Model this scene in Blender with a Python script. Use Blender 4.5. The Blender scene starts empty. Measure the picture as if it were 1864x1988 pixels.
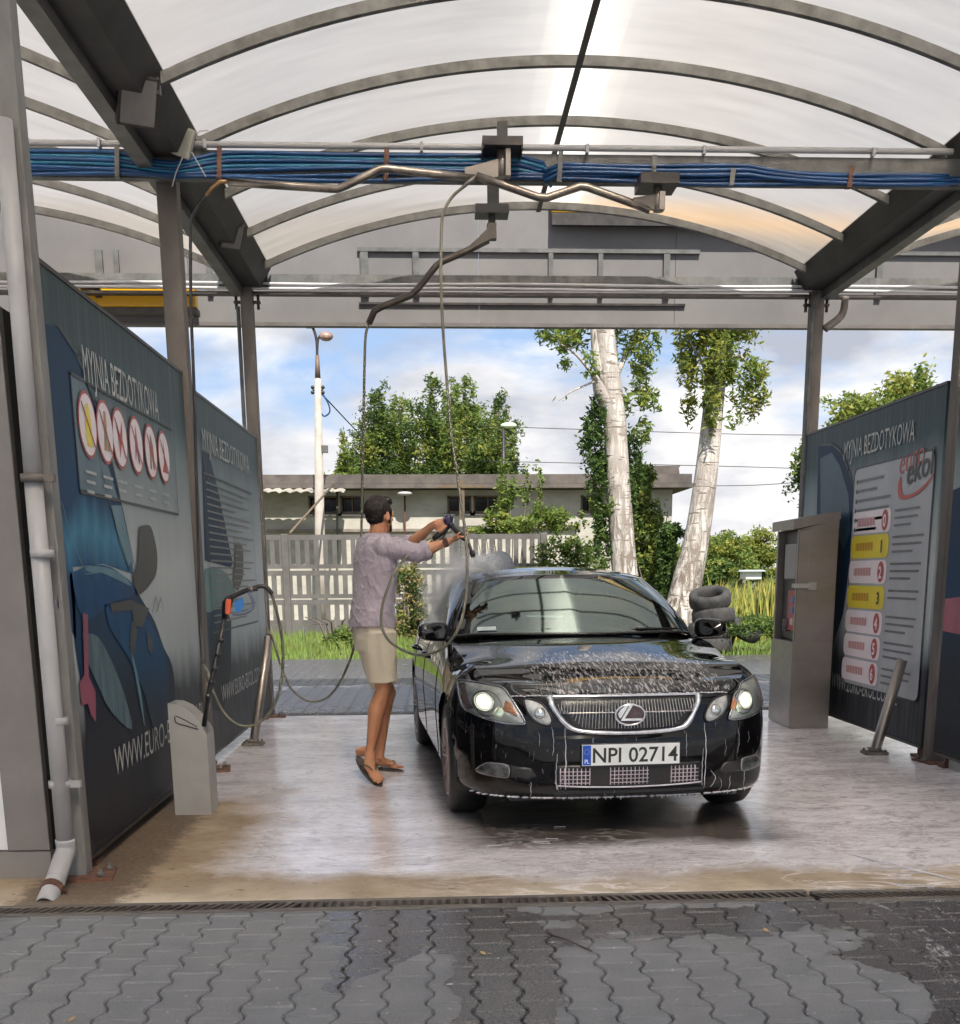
import bpy, bmesh, math, random
from mathutils import Vector, Matrix, noise
from mathutils.bvhtree import BVHTree
random.seed(7)
S = bpy.context.scene
COL = S.collection
R = math.radians

# ---------------------------------------------------------------- camera
YAW, PIT, ROL = R(3.068), R(13.106), R(-0.377)
FPX, CXP, CYP, EYE = 2300.0, 979.4, 1649.7, Vector((0, 0, 1.36))
f = Vector((math.sin(YAW)*math.cos(PIT), math.cos(YAW)*math.cos(PIT), -math.sin(PIT)))
rt0 = Vector((math.cos(YAW), -math.sin(YAW), 0)); up0 = rt0.cross(f)
rt = rt0*math.cos(ROL) + up0*math.sin(ROL); up = rt.cross(f)
cd = bpy.data.cameras.new('camera'); cam = bpy.data.objects.new('camera', cd); COL.objects.link(cam)
cam.matrix_world = Matrix(((rt.x, up.x, -f.x, EYE.x), (rt.y, up.y, -f.y, EYE.y), (rt.z, up.z, -f.z, EYE.z), (0, 0, 0, 1)))
cd.sensor_fit = 'HORIZONTAL'; cd.sensor_width = 36; cd.lens = 36*FPX/1864
cd.shift_x = -(CXP-932)/1864; cd.shift_y = (CYP-994)/1864
cd.clip_start = 0.05; cd.clip_end = 3000
S.camera = cam

def at(u, v, Y):
    """photo measurement (1864 px wide) at a known depth -> world point"""
    d = f*FPX + rt*(u-CXP) - up*(v-CYP)
    return EYE + d*(Y/d.y)
def gnd(u, v, z=0.0):
    d = f*FPX + rt*(u-CXP) - up*(v-CYP)
    return EYE + d*((z-EYE.z)/d.z)
def atx(u, v, X):
    d = f*FPX + rt*(u-CXP) - up*(v-CYP)
    return EYE + d*(X/d.x)

# ---------------------------------------------------------------- light
SUN = Vector((0.11, -0.60, 0.79)).normalized()
sl = bpy.data.lights.new('sun', 'SUN'); sl.energy = 4.4; sl.angle = R(0.6); sl.color = (1.0, 0.95, 0.87)
so = bpy.data.objects.new('sun', sl); COL.objects.link(so); so.rotation_euler = SUN.to_track_quat('Z', 'Y').to_euler()
S.cycles.volume_bounces = 2; S.cycles.transparent_max_bounces = 24
S.view_settings.view_transform = 'Standard'; S.view_settings.look = 'None'
S.view_settings.exposure = 0.98; S.view_settings.gamma = 1
W = bpy.data.worlds.new('World'); S.world = W; W.use_nodes = True
nt = W.node_tree; nt.nodes.clear()
def wn(t, **k):
    n = nt.nodes.new(t)
    for a, b in k.items(): setattr(n, a, b)
    return n
wo = wn('ShaderNodeOutputWorld'); bg = wn('ShaderNodeBackground'); sky = wn('ShaderNodeTexSky', sky_type='NISHITA')
sky.sun_disc = False; sky.sun_elevation = math.asin(SUN.z); sky.sun_rotation = math.atan2(SUN.x, SUN.y)
sky.air_density = 1.0; sky.dust_density = 0.6; sky.ozone_density = 1.5
tc = wn('ShaderNodeTexCoord')
mp = wn('ShaderNodeMapping'); mp.inputs['Scale'].default_value = (1.0, 1.0, 2.6); mp.inputs['Location'].default_value = (0.35, 0.1, 0.02)
n1 = wn('ShaderNodeTexNoise'); n1.inputs['Scale'].default_value = 5.2; n1.inputs['Detail'].default_value = 12; n1.inputs['Roughness'].default_value = 0.56; n1.inputs['Distortion'].default_value = 0.25
r1 = wn('ShaderNodeValToRGB'); r1.color_ramp.elements[0].position = 0.40; r1.color_ramp.elements[1].position = 0.56
n2 = wn('ShaderNodeTexNoise'); n2.inputs['Scale'].default_value = 7.5; n2.inputs['Detail'].default_value = 6; n2.inputs['Roughness'].default_value = 0.5
r2 = wn('ShaderNodeValToRGB'); r2.color_ramp.elements[0].position = 0.36; r2.color_ramp.elements[1].position = 0.62
r2.color_ramp.elements[0].color = (4.0, 4.25, 4.95, 1); r2.color_ramp.elements[1].color = (9.0, 8.8, 8.6, 1)
sep = wn('ShaderNodeSeparateXYZ'); mr = wn('ShaderNodeMapRange')
mr.inputs['From Min'].default_value = 0.0; mr.inputs['From Max'].default_value = 0.22; mr.inputs['To Min'].default_value = 0.22; mr.inputs['To Max'].default_value = -0.02
ad = wn('ShaderNodeMath', operation='ADD')
blue = wn('ShaderNodeMixRGB', blend_type='MIX'); blue.inputs[0].default_value = 0.65; blue.inputs[2].default_value = (3.5, 4.9, 7.7, 1)
mx = wn('ShaderNodeMixRGB')
L = nt.links.new
L(tc.outputs['Generated'], mp.inputs[0]); L(mp.outputs[0], n1.inputs['Vector']); L(mp.outputs[0], n2.inputs['Vector'])
L(tc.outputs['Generated'], sep.inputs[0]); L(sep.outputs[2], mr.inputs[0]); L(n1.outputs[0], ad.inputs[0]); L(mr.outputs[0], ad.inputs[1])
L(ad.outputs[0], r1.inputs[0]); L(n2.outputs[0], r2.inputs[0]); L(sky.outputs[0], blue.inputs[1]); L(blue.outputs[0], mx.inputs[1]); L(r2.outputs[0], mx.inputs[2]); L(r1.outputs[0], mx.inputs[0])
L(mx.outputs[0], bg.inputs[0]); bg.inputs[1].default_value = 0.068; L(bg.outputs[0], wo.inputs[0])

# ---------------------------------------------------------------- materials
MATS = {}
def mat(name, col=(0.5, 0.5, 0.5), rough=0.5, metal=0.0, col2=None, scale=6.0, bump=0.0, bscale=40.0, stretch=(1, 1, 1),
        spec=0.5, coat=0.0, emit=None, estr=0.0, rough2=None, detail=6, lo=0.35, hi=0.65, alpha=1.0, trans=0.0, ior=1.45, sheen=0.0, sss=0.0):
    if name in MATS: return MATS[name]
    m = bpy.data.materials.new(name); m.use_nodes = True; t = m.node_tree; b = t.nodes['Principled BSDF']
    b.inputs['Base Color'].default_value = (*col, 1); b.inputs['Roughness'].default_value = rough; b.inputs['Metallic'].default_value = metal
    b.inputs['Specular IOR Level'].default_value = spec; b.inputs['Coat Weight'].default_value = coat; b.inputs['IOR'].default_value = ior
    b.inputs['Coat Roughness'].default_value = 0.03; b.inputs['Alpha'].default_value = alpha; b.inputs['Transmission Weight'].default_value = trans
    if sss: b.inputs['Subsurface Weight'].default_value = sss; b.inputs['Subsurface Scale'].default_value = 0.02
    if sheen: b.inputs['Sheen Weight'].default_value = sheen
    if emit: b.inputs['Emission Color'].default_value = (*emit, 1); b.inputs['Emission Strength'].default_value = estr
    if col2 or bump or rough2 is not None:
        c = t.nodes.new('ShaderNodeTexCoord'); mpn = t.nodes.new('ShaderNodeMapping'); mpn.inputs['Scale'].default_value = stretch
        t.links.new(c.outputs['Object'], mpn.inputs[0])
    if col2 or rough2 is not None:
        n = t.nodes.new('ShaderNodeTexNoise'); n.inputs['Scale'].default_value = scale; n.inputs['Detail'].default_value = detail; n.inputs['Roughness'].default_value = 0.62
        t.links.new(mpn.outputs[0], n.inputs['Vector'])
        mrr = t.nodes.new('ShaderNodeMapRange'); mrr.inputs['From Min'].default_value = lo; mrr.inputs['From Max'].default_value = hi
        t.links.new(n.outputs[0], mrr.inputs[0])
        if col2:
            x = t.nodes.new('ShaderNodeMixRGB'); x.inputs[1].default_value = (*col, 1); x.inputs[2].default_value = (*col2, 1)
            t.links.new(mrr.outputs[0], x.inputs[0]); t.links.new(x.outputs[0], b.inputs['Base Color'])
        if rough2 is not None:
            x = t.nodes.new('ShaderNodeMapRange'); x.inputs['To Min'].default_value = rough; x.inputs['To Max'].default_value = rough2
            t.links.new(mrr.outputs[0], x.inputs[0]); t.links.new(x.outputs[0], b.inputs['Roughness'])
    if bump:
        n = t.nodes.new('ShaderNodeTexNoise'); n.inputs['Scale'].default_value = bscale; n.inputs['Detail'].default_value = 8
        t.links.new(mpn.outputs[0], n.inputs['Vector'])
        bp = t.nodes.new('ShaderNodeBump'); bp.inputs['Strength'].default_value = bump; bp.inputs['Distance'].default_value = 0.01
        t.links.new(n.outputs[0], bp.inputs['Height']); t.links.new(bp.outputs[0], b.inputs['Normal'])
    MATS[name] = m
    return m

galv = mat('galvanised_steel', (0.15, 0.15, 0.145), 0.45, 0.45, (0.085, 0.085, 0.08), 9, 0.06, 60, rough2=0.6)
galvd = mat('weathered_post_steel', (0.082, 0.070, 0.062), 0.6, 0.1, (0.15, 0.135, 0.122), 4, 0.08, 50, (1, 1, 0.4), rough2=0.7)
gutterm = mat('grey_gutter_sheet', (0.020, 0.019, 0.019), 0.6, 0.1, (0.040, 0.037, 0.035), 3, 0.05, 20)
palepost = mat('pale_galvanised_post', (0.24, 0.235, 0.225), 0.5, 0.25, (0.15, 0.145, 0.138), 5, 0.06, 50, (1, 1, 0.5))
stain = mat('stainless_steel', (0.33, 0.295, 0.265), 0.32, 0.8, (0.25, 0.225, 0.20), 1.5, 0.015, 30, (1, 1, 2), rough2=0.42)
staind = mat('grey_coated_sheet', (0.42, 0.415, 0.395), 0.45, 0.2, (0.34, 0.33, 0.315), 2.5, 0.04, 30, rough2=0.6)
boomm = mat('dull_stainless_boom', (0.30, 0.265, 0.23), 0.3, 0.9, (0.17, 0.145, 0.125), 7, 0.03, 30)
blackm = mat('black_plastic', (0.015, 0.015, 0.016), 0.4, 0, (0.03, 0.03, 0.03), 10)
darkst = mat('dark_steel', (0.035, 0.034, 0.034), 0.45, 0.5, (0.07, 0.06, 0.055), 10)
blueh = mat('blue_hose_jacket', (0.005, 0.055, 0.17), 0.32, 0, (0.003, 0.03, 0.10), 8, rough2=0.45, stretch=(0.3, 3, 3))
blueh2 = mat('light_blue_hose_jacket', (0.02, 0.16, 0.26), 0.35, 0, (0.01, 0.10, 0.2), 8)
pvc = mat('white_pvc', (0.43, 0.425, 0.425), 0.35, 0, (0.35, 0.345, 0.345), 3, 0.02, 30)
rust = mat('rusty_steel', (0.15, 0.07, 0.045), 0.8, 0.1, (0.08, 0.04, 0.03), 25, 0.3, 80)
hosem = mat('black_rubber_hose', (0.02, 0.02, 0.022), 0.35, 0, (0.035, 0.035, 0.04), 10)
hoseg = mat('grey_green_hose', (0.20, 0.19, 0.14), 0.4, 0, (0.13, 0.125, 0.10), 10)
fascm = mat('grey_fascia_sheet', (0.165, 0.157, 0.153), 0.5, 0.1, (0.13, 0.123, 0.12), 1.2, 0.05, 4)
yellowm = mat('yellow_panel', (0.62, 0.34, 0.008), 0.35, 0, (0.54, 0.28, 0.008), 3)
conc = mat('precast_concrete', (0.13, 0.123, 0.113), 0.85, 0, (0.09, 0.085, 0.078), 2.5, 0.2, 30)
plaster = mat('cream_plaster', (0.46, 0.435, 0.375), 0.9, 0, (0.33, 0.31, 0.265), 1.3, 0.1, 20, (1, 1, 2.2))
roofm = mat('roof_felt', (0.07, 0.06, 0.055), 0.8, 0, (0.13, 0.11, 0.095), 2, 0.2, 15)
glassd = mat('dark_window_glass', (0.01, 0.01, 0.012), 0.1, 0, spec=0.6)
wood = mat('old_timber', (0.16, 0.115, 0.07), 0.8, 0, (0.09, 0.065, 0.045), 8, 0.2, 30, (1, 1, 8))
glass_lamp = mat('floodlight_glass', (0.20, 0.195, 0.185), 0.25, 0, (0.16, 0.155, 0.15), 5)

# roof sheet: fluted multiwall polycarbonate, light comes through and is spread round the flute axis
rm = bpy.data.materials.new('fluted_polycarbonate'); rm.use_nodes = True; t = rm.node_tree; t.nodes.clear()
o_ = t.nodes.new('ShaderNodeOutputMaterial'); tr = t.nodes.new('ShaderNodeBsdfTranslucent'); df = t.nodes.new('ShaderNodeBsdfDiffuse'); gl = t.nodes.new('ShaderNodeBsdfGlossy')
gl.inputs['Roughness'].default_value = 0.3; gl.inputs['Color'].default_value = (0.9, 0.9, 0.9, 1)
c = t.nodes.new('ShaderNodeTexCoord'); mpn = t.nodes.new('ShaderNodeMapping'); mpn.inputs['Scale'].default_value = (0.35, 2.2, 0.35)
n = t.nodes.new('ShaderNodeTexNoise'); n.inputs['Scale'].default_value = 4; n.inputs['Detail'].default_value = 9; n.inputs['Roughness'].default_value = 0.65
rr = t.nodes.new('ShaderNodeValToRGB'); rr.color_ramp.elements[0].position = 0.3; rr.color_ramp.elements[1].position = 0.7
rr.color_ramp.elements[0].color = (0.31, 0.285, 0.255, 1); rr.color_ramp.elements[1].color = (0.46, 0.43, 0.385, 1)
t.links.new(c.outputs['Object'], mpn.inputs[0]); t.links.new(mpn.outputs[0], n.inputs['Vector']); t.links.new(n.outputs[0], rr.inputs[0])
t.links.new(rr.outputs[0], tr.inputs[0]); df.inputs[0].default_value = (0.5, 0.49, 0.47, 1)
m1 = t.nodes.new('ShaderNodeMixShader'); m1.inputs[0].default_value = 0.25; m2 = t.nodes.new('ShaderNodeMixShader'); m2.inputs[0].default_value = 0.05
hb = t.nodes.new('ShaderNodeBsdfHair'); hb.component = 'Transmission'; hb.inputs['Color'].default_value = (1, 0.97, 0.9, 1)
hb.inputs['RoughnessU'].default_value = 0.01; hb.inputs['RoughnessV'].default_value = 1.0
geo = t.nodes.new('ShaderNodeNewGeometry'); cr = t.nodes.new('ShaderNodeVectorMath'); cr.operation = 'CROSS_PRODUCT'; cr.inputs[1].default_value = (0, 1, 0)
t.links.new(geo.outputs['True Normal'], cr.inputs[0]); t.links.new(cr.outputs[0], hb.inputs['Tangent'])
m3 = t.nodes.new('ShaderNodeMixShader'); m3.inputs[0].default_value = 0.10
t.links.new(tr.outputs[0], m1.inputs[1]); t.links.new(df.outputs[0], m1.inputs[2]); t.links.new(m1.outputs[0], m2.inputs[1]); t.links.new(gl.outputs[0], m2.inputs[2])
rf = t.nodes.new('ShaderNodeBsdfRefraction'); rf.inputs['Roughness'].default_value = 0.62; rf.inputs['IOR'].default_value = 1.10; rf.inputs['Color'].default_value = (0.97, 0.86, 0.75, 1)
m4 = t.nodes.new('ShaderNodeMixShader'); m4.inputs[0].default_value = 0.42; t.links.new(m2.outputs[0], m4.inputs[1]); t.links.new(rf.outputs[0], m4.inputs[2])
t.links.new(m4.outputs[0], m3.inputs[1]); t.links.new(hb.outputs[0], m3.inputs[2]); t.links.new(m3.outputs[0], o_.inputs[0])
polym = rm

# ---------------------------------------------------------------- mesh helpers
class MB:
    def __init__(s): s.v = []; s.f = []; s.m = []; s.sm = []
    def add(s, vs, fs, mi=0, smooth=False):
        o = len(s.v); s.v += [tuple(x) for x in vs]
        for q in fs: s.f.append(tuple(i+o for i in q)); s.m.append(mi); s.sm.append(smooth)
    def box(s, c, d, mi=0, rot=None, bev=0.0):
        hx, hy, hz = d[0]/2, d[1]/2, d[2]/2
        c = Vector(c)
        if bev:
            b = min(bev, hx*.9, hy*.9, hz*.9); vs = []; bm = bmesh.new()
            bmesh.ops.create_cube(bm, size=1); bmesh.ops.scale(bm, vec=(2*hx, 2*hy, 2*hz), verts=bm.verts)
            bmesh.ops.bevel(bm, geom=list(bm.edges), offset=b, segments=2, profile=0.5, affect='EDGES')
            bm.verts.index_update(); vs = [v.co.copy() for v in bm.verts]; fs = [[v.index for v in q.verts] for q in bm.faces]; bm.free()
        else:
            vs = [Vector((x*hx, y*hy, z*hz)) for x in (-1, 1) for y in (-1, 1) for z in (-1, 1)]
            fs = [(0, 1, 3, 2), (4, 6, 7, 5), (0, 4, 5, 1), (2, 3, 7, 6), (0, 2, 6, 4), (1, 5, 7, 3)]
        if rot is not None: vs = [rot @ v for v in vs]
        s.add([v+c for v in vs], fs, mi); return s
    def b2(s, a, b, mi=0, bev=0.0):
        return s.box([(a[i]+b[i])/2 for i in range(3)], [abs(b[i]-a[i]) for i in range(3)], mi, None, bev)
    def beam(s, a, b, w, h, mi=0, upv=(0, 0, 1), bev=0.0):
        a = Vector(a); b = Vector(b); d = (b-a); l = d.length; d.normalize(); upv = Vector(upv)
        if abs(d.dot(upv)) > 0.98: upv = Vector((0, 1, 0))
        x = d.cross(upv).normalized(); z = x.cross(d)
        m = Matrix((x, d, z)).transposed()
        return s.box((a+b)/2, (w, l, h), mi, m, bev)
    def tube(s, pts, r, mi=0, n=10, caps=True, smooth=True, rs=None, sc=None):
        pts = [Vector(p) for p in pts]; N = len(pts); rings = []
        t0 = (pts[1]-pts[0]).normalized(); u = t0.orthogonal().normalized() if sc is None else Vector(sc)
        o = len(s.v)
        for i, p in enumerate(pts):
            t = (pts[min(i+1, N-1)]-pts[max(i-1, 0)]).normalized()
            u = (u - t*u.dot(t)).normalized(); w = t.cross(u); rad = rs[i] if rs else r
            rx, ry = rad if isinstance(rad, (tuple, list)) else (rad, rad)
            for k in range(n):
                a = 2*math.pi*k/n; s.v.append(tuple(p+u*(math.cos(a)*rx)+w*(math.sin(a)*ry)))
        for i in range(N-1):
            for k in range(n):
                k2 = (k+1) % n; s.f.append((o+i*n+k, o+i*n+k2, o+(i+1)*n+k2, o+(i+1)*n+k)); s.m.append(mi); s.sm.append(smooth)
        if caps:
            s.f.append(tuple(o+k for k in range(n))[::-1]); s.m.append(mi); s.sm.append(False)
            s.f.append(tuple(o+(N-1)*n+k for k in range(n))); s.m.append(mi); s.sm.append(False)
        return s
    def cyl(s, a, b, r, mi=0, n=16, r2=None): return s.tube([a, b], r, mi, n, True, True, [r, r if r2 is None else r2])
    def prism(s, poly, e, mi=0, smooth=False):
        """poly: list of 3D points in a plane, extruded by vector e"""
        e = Vector(e); n = len(poly); P0 = [Vector(p) for p in poly]; P1 = [p+e for p in P0]
        fs = [tuple(range(n))[::-1], tuple(range(n, 2*n))] + [(i, (i+1) % n, n+(i+1) % n, n+i) for i in range(n)]
        s.add(P0+P1, fs, mi, smooth); return s
    def grid(s, rows, mi=0, smooth=True, closed=False):
        o = len(s.v); n = len(rows[0])
        for r_ in rows: s.v += [tuple(p) for p in r_]
        for i in range(len(rows)-1):
            for k in range(n if closed else n-1):
                k2 = (k+1) % n
                s.f.append((o+i*n+k, o+i*n+k2, o+(i+1)*n+k2, o+(i+1)*n+k)); s.m.append(mi); s.sm.append(smooth)
        return s
    def ball(s, c, r, mi=0, nu=12, nv=8):
        rx, ry, rz = r if isinstance(r, (tuple, list)) else (r, r, r); c = Vector(c)
        rows = [[c+Vector((rx*math.sin(math.pi*i/nv)*math.cos(2*math.pi*k/nu), ry*math.sin(math.pi*i/nv)*math.sin(2*math.pi*k/nu), rz*math.cos(math.pi*i/nv))) for k in range(nu)] for i in range(nv+1)]
        return s.grid(rows, mi, True, True)
    def build(s, name, mats, parent=None, loc=None):
        me = bpy.data.meshes.new(name); me.from_pydata(s.v, [], s.f)
        if not isinstance(mats, (list, tuple)): mats = [mats]
        for m in mats: me.materials.append(m)
        me.polygons.foreach_set('material_index', s.m); me.polygons.foreach_set('use_smooth', s.sm); me.update()
        o = bpy.data.objects.new(name, me); COL.objects.link(o)
        if parent is not None: o.parent = parent
        if loc is not None: o.location = loc
        return o
def tag(o, label=None, cat=None, group=None, kind=None):
    if label: o['label'] = label
    if cat: o['category'] = cat
    if group: o['group'] = group
    if kind: o['kind'] = kind
    return o
def thing(name, label, cat, loc=(0, 0, 0), rz=0.0, group=None):
    o = bpy.data.objects.new(name, None); o.empty_display_size = 0.1; COL.objects.link(o); o.location = loc; o.rotation_euler = (0, 0, rz)
    return tag(o, label, cat, group)
def bez(pts, n=8):
    """Catmull-Rom through pts"""
    pts = [Vector(p) for p in pts]; P = [pts[0]*2-pts[1]]+pts+[pts[-1]*2-pts[-2]]; out = []
    for i in range(1, len(P)-2):
        for k in range(n):
            q = k/n; a, b, c_, d = P[i-1], P[i], P[i+1], P[i+2]
            out.append(0.5*((2*b)+(c_-a)*q+(2*a-5*b+4*c_-d)*q*q+(3*b-a-3*c_+d)*q**3))
    out.append(P[-2]); return out
def text_mesh(body, size, font_w=1.0, ext=0.0, bold=0.0, align='LEFT'):
    cu = bpy.data.curves.new('t', 'FONT'); cu.body = body; cu.size = size; cu.extrude = ext; cu.offset = bold; cu.align_x = align; cu.resolution_u = 3
    ob = bpy.data.objects.new('t', cu); COL.objects.link(ob); dg = bpy.context.evaluated_depsgraph_get()
    me = bpy.data.meshes.new_from_object(ob.evaluated_get(dg)); bpy.data.objects.remove(ob); bpy.data.curves.remove(cu)
    vs = [Vector((v.co.x*font_w, v.co.y, v.co.z)) for v in me.vertices]; fs = [tuple(p.vertices) for p in me.polygons]
    bpy.data.meshes.remove(me); return vs, fs
def put_text(mb, body, size, M4, font_w=1.0, mi=0, bold=0.0, fit=None, shear=0.0):
    vs, fs = text_mesh(body, size, font_w, 0.0, bold)
    x0 = min(v.x for v in vs); x1 = max(v.x for v in vs)
    k = (fit/(x1-x0)) if fit else 1.0
    mb.add([M4 @ Vector(((v.x-x0)*k+shear*v.y, v.y, v.z)) for v in vs], fs, mi)
# ---------------------------------------------------------------- ground
def nodes_mat(name):
    m = bpy.data.materials.new(name); m.use_nodes = True; return m, m.node_tree, m.node_tree.nodes['Principled BSDF']
# wet concrete slab with thin pinkish foam film: foam by distance from the wash area, broken by noise
slabm, t, b = nodes_mat('wet_foamy_concrete')
def N(t, k, **kw):
    n = t.nodes.new(k)
    for a, v in kw.items():
        if a.startswith('i_'): n.inputs[int(a[2:]) if a[2:].isdigit() else a[2:].replace('_', ' ')].default_value = v
        else: setattr(n, a, v)
    return n
c = N(t, 'ShaderNodeTexCoord'); K = t.links.new
def ramp(t, src, p0, p1, c0=(0, 0, 0, 1), c1=(1, 1, 1, 1)):
    r = N(t, 'ShaderNodeValToRGB'); r.color_ramp.elements[0].position = p0; r.color_ramp.elements[1].position = p1
    r.color_ramp.elements[0].color = c0; r.color_ramp.elements[1].color = c1; t.links.new(src, r.inputs[0]); return r.outputs[0]
def noi(t, vec, sc, det=8, ro=0.6, dist=0.0):
    n = N(t, 'ShaderNodeTexNoise'); n.inputs['Scale'].default_value = sc; n.inputs['Detail'].default_value = det; n.inputs['Roughness'].default_value = ro; n.inputs['Distortion'].default_value = dist
    t.links.new(vec, n.inputs['Vector']); return n.outputs[0]
def mathn(t, op, a, b_=None, clamp=False):
    n = N(t, 'ShaderNodeMath', operation=op); n.use_clamp = clamp
    for i, x in enumerate((a, b_)):
        if x is None: continue
        if isinstance(x, (int, float)): n.inputs[i].default_value = x
        else: t.links.new(x, n.inputs[i])
    return n.outputs[0]
def mixc(t, fac, a, b_):
    n = N(t, 'ShaderNodeMixRGB')
    for i, x in enumerate((fac, a, b_)):
        if isinstance(x, (int, float)): n.inputs[i].default_value = x
        elif isinstance(x, tuple): n.inputs[i].default_value = (*x, 1)
        else: t.links.new(x, n.inputs[i])
    return n.outputs[0]
def mapn(t, vec, sc, loc=(0, 0, 0)):
    n = N(t, 'ShaderNodeMapping'); n.inputs['Scale'].default_value = sc; n.inputs['Location'].default_value = loc; t.links.new(vec, n.inputs[0]); return n.outputs[0]
vec = c.outputs['Object']; sp = N(t, 'ShaderNodeSeparateXYZ'); K(vec, sp.inputs[0])
ndet = noi(t, vec, 1.1, 8, 0.65)
# foam mask grows with depth from the front edge and away from the left wall, edge wobbled by noise
my = N(t, 'ShaderNodeMapRange', i_1=4.9, i_2=5.6); K(sp.outputs[1], my.inputs[0])
mxl = N(t, 'ShaderNodeMapRange', i_1=-1.7, i_2=-0.6); K(sp.outputs[0], mxl.inputs[0])
diag = N(t, 'ShaderNodeMapRange', i_1=6.6, i_2=8.4); K(sp.outputs[1], diag.inputs[0])
mm = mathn(t, 'MULTIPLY', my.outputs[0], mathn(t, 'MAXIMUM', mxl.outputs[0], diag.outputs[0]))
foam = ramp(t, mathn(t, 'ADD', mm, mathn(t, 'MULTIPLY', mathn(t, 'SUBTRACT', ndet, 0.5), 1.3)), 0.42, 0.75)
streak = noi(t, mapn(t, vec, (1.7, 2.0, 1)), 2.2, 10, 0.68, 2.4)
sfoam = ramp(t, streak, 0.32, 0.50)
blot = ramp(t, noi(t, mapn(t, vec, (1.4, 3.2, 1)), 1.0, 5, .6, .8), .40, .62)
fcol = mixc(t, sfoam, (0.47, 0.41, 0.415), (0.93, 0.89, 0.915)); fcol = mixc(t, blot, mixc(t, 0.55, fcol, (0.42, 0.35, 0.355)), fcol)
dirt = ramp(t, noi(t, vec, 3.2, 12, 0.7), 0.3, 0.72)
base = mixc(t, dirt, (0.15, 0.098, 0.052), (0.40, 0.315, 0.215))
# drier pale strip along the front edge
edge = N(t, 'ShaderNodeMapRange', i_1=5.35, i_2=4.95); K(sp.outputs[1], edge.inputs[0])
base = mixc(t, mathn(t, 'MULTIPLY', edge.outputs[0], ramp(t, noi(t, vec, 2.3, 6), 0.3, 0.6)), base, (0.58, 0.50, 0.39))
# dark silt along the left sign foot
silt = N(t, 'ShaderNodeMapRange', i_1=-1.15, i_2=-1.62); K(sp.outputs[0], silt.inputs[0])
silt2 = N(t, 'ShaderNodeMapRange', i_1=-1.98, i_2=-1.72); K(sp.outputs[0], silt2.inputs[0])
siltm = ramp(t, mathn(t, 'ADD', mathn(t, 'MULTIPLY', mathn(t, 'MULTIPLY', silt.outputs[0], silt2.outputs[0]), 0.62), mathn(t, 'MULTIPLY', noi(t, vec, 7, 12, 0.78), 0.75)), 0.61, 0.74)
base = mixc(t, mathn(t, 'MULTIPLY', siltm, .85), base, mixc(t, ramp(t, noi(t, vec, 40, 4), .4, .6), (0.03, 0.021, 0.014), (0.10, .07, .045)))
speck = ramp(t, noi(t, mapn(t, vec, (16, 24, 16)), 1.0, 3, 0.5), 0.665, 0.70)
base = mixc(t, mathn(t, 'MULTIPLY', speck, 0.7), base, (0.07, 0.05, 0.03))
ve1 = mathn(t, 'ABSOLUTE', mathn(t, 'SUBTRACT', noi(t, mapn(t, vec, (1.1, 2.6, 1), (3.3, 1, 0)), 1.7, 6, .6, 1.5), .5)); veins = ramp(t, ve1, .0, .05, (1, 1, 1, 1), (0, 0, 0, 1))
vm = N(t, 'ShaderNodeMapRange', i_1=6.6, i_2=5.7); K(sp.outputs[1], vm.inputs[0]); vx = N(t, 'ShaderNodeMapRange', i_1=-.2, i_2=.5); K(sp.outputs[0], vx.inputs[0])
vd = mathn(t, 'MULTIPLY', mathn(t, 'MULTIPLY', veins, vm.outputs[0]), mathn(t, 'MULTIPLY', vx.outputs[0], ramp(t, noi(t, vec, 1.2, 3), .42, .55)))
dv = ramp(t, mathn(t, 'ABSOLUTE', mathn(t, 'SUBTRACT', noi(t, mapn(t, vec, (1.2, 3.0, 1), (7, 4, 0)), 1.6, 7, .62, 2.0), .5)), .0, .03, (1, 1, 1, 1), (0, 0, 0, 1))
fcol = mixc(t, mathn(t, 'MULTIPLY', dv, .42), fcol, (0.30, 0.25, 0.245))
# suds-free wet concrete under the car, colour darkened to paint in its shade
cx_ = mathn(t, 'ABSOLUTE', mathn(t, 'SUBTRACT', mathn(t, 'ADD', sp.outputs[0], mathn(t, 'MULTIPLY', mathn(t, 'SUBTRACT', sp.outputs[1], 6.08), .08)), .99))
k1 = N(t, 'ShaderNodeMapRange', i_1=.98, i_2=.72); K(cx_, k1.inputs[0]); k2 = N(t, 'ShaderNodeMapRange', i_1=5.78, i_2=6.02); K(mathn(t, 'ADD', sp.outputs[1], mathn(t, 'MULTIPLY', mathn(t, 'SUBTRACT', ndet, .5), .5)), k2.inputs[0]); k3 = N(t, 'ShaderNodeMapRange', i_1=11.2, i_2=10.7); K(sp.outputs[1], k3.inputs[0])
car_shade = mathn(t, 'MULTIPLY', mathn(t, 'MULTIPLY', k1.outputs[0], k2.outputs[0]), k3.outputs[0])
wl = ramp(t, mathn(t, 'ABSOLUTE', mathn(t, 'SUBTRACT', noi(t, mapn(t, vec, (1.3, 2.4, 1), (1, 8, 0)), 2.6, 7, .6, 1.8), .5)), .0, .028, (1, 1, 1, 1), (0, 0, 0, 1))
fcol = mixc(t, mathn(t, 'MULTIPLY', wl, .8), fcol, (.97, .95, .96))
allc = mixc(t, car_shade, mixc(t, foam, base, fcol), (.12, .10, .09))
K(mixc(t, mathn(t, 'MULTIPLY', vd, .9), allc, (.85, .80, .80)), b.inputs['Base Color'])
wet = ramp(t, noi(t, mapn(t, vec, (1.2, 3, 1)), 1.5, 6), 0.3, 0.7, (0.26, 0.26, 0.26, 1), (0.05, 0.05, 0.05, 1))
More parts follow.
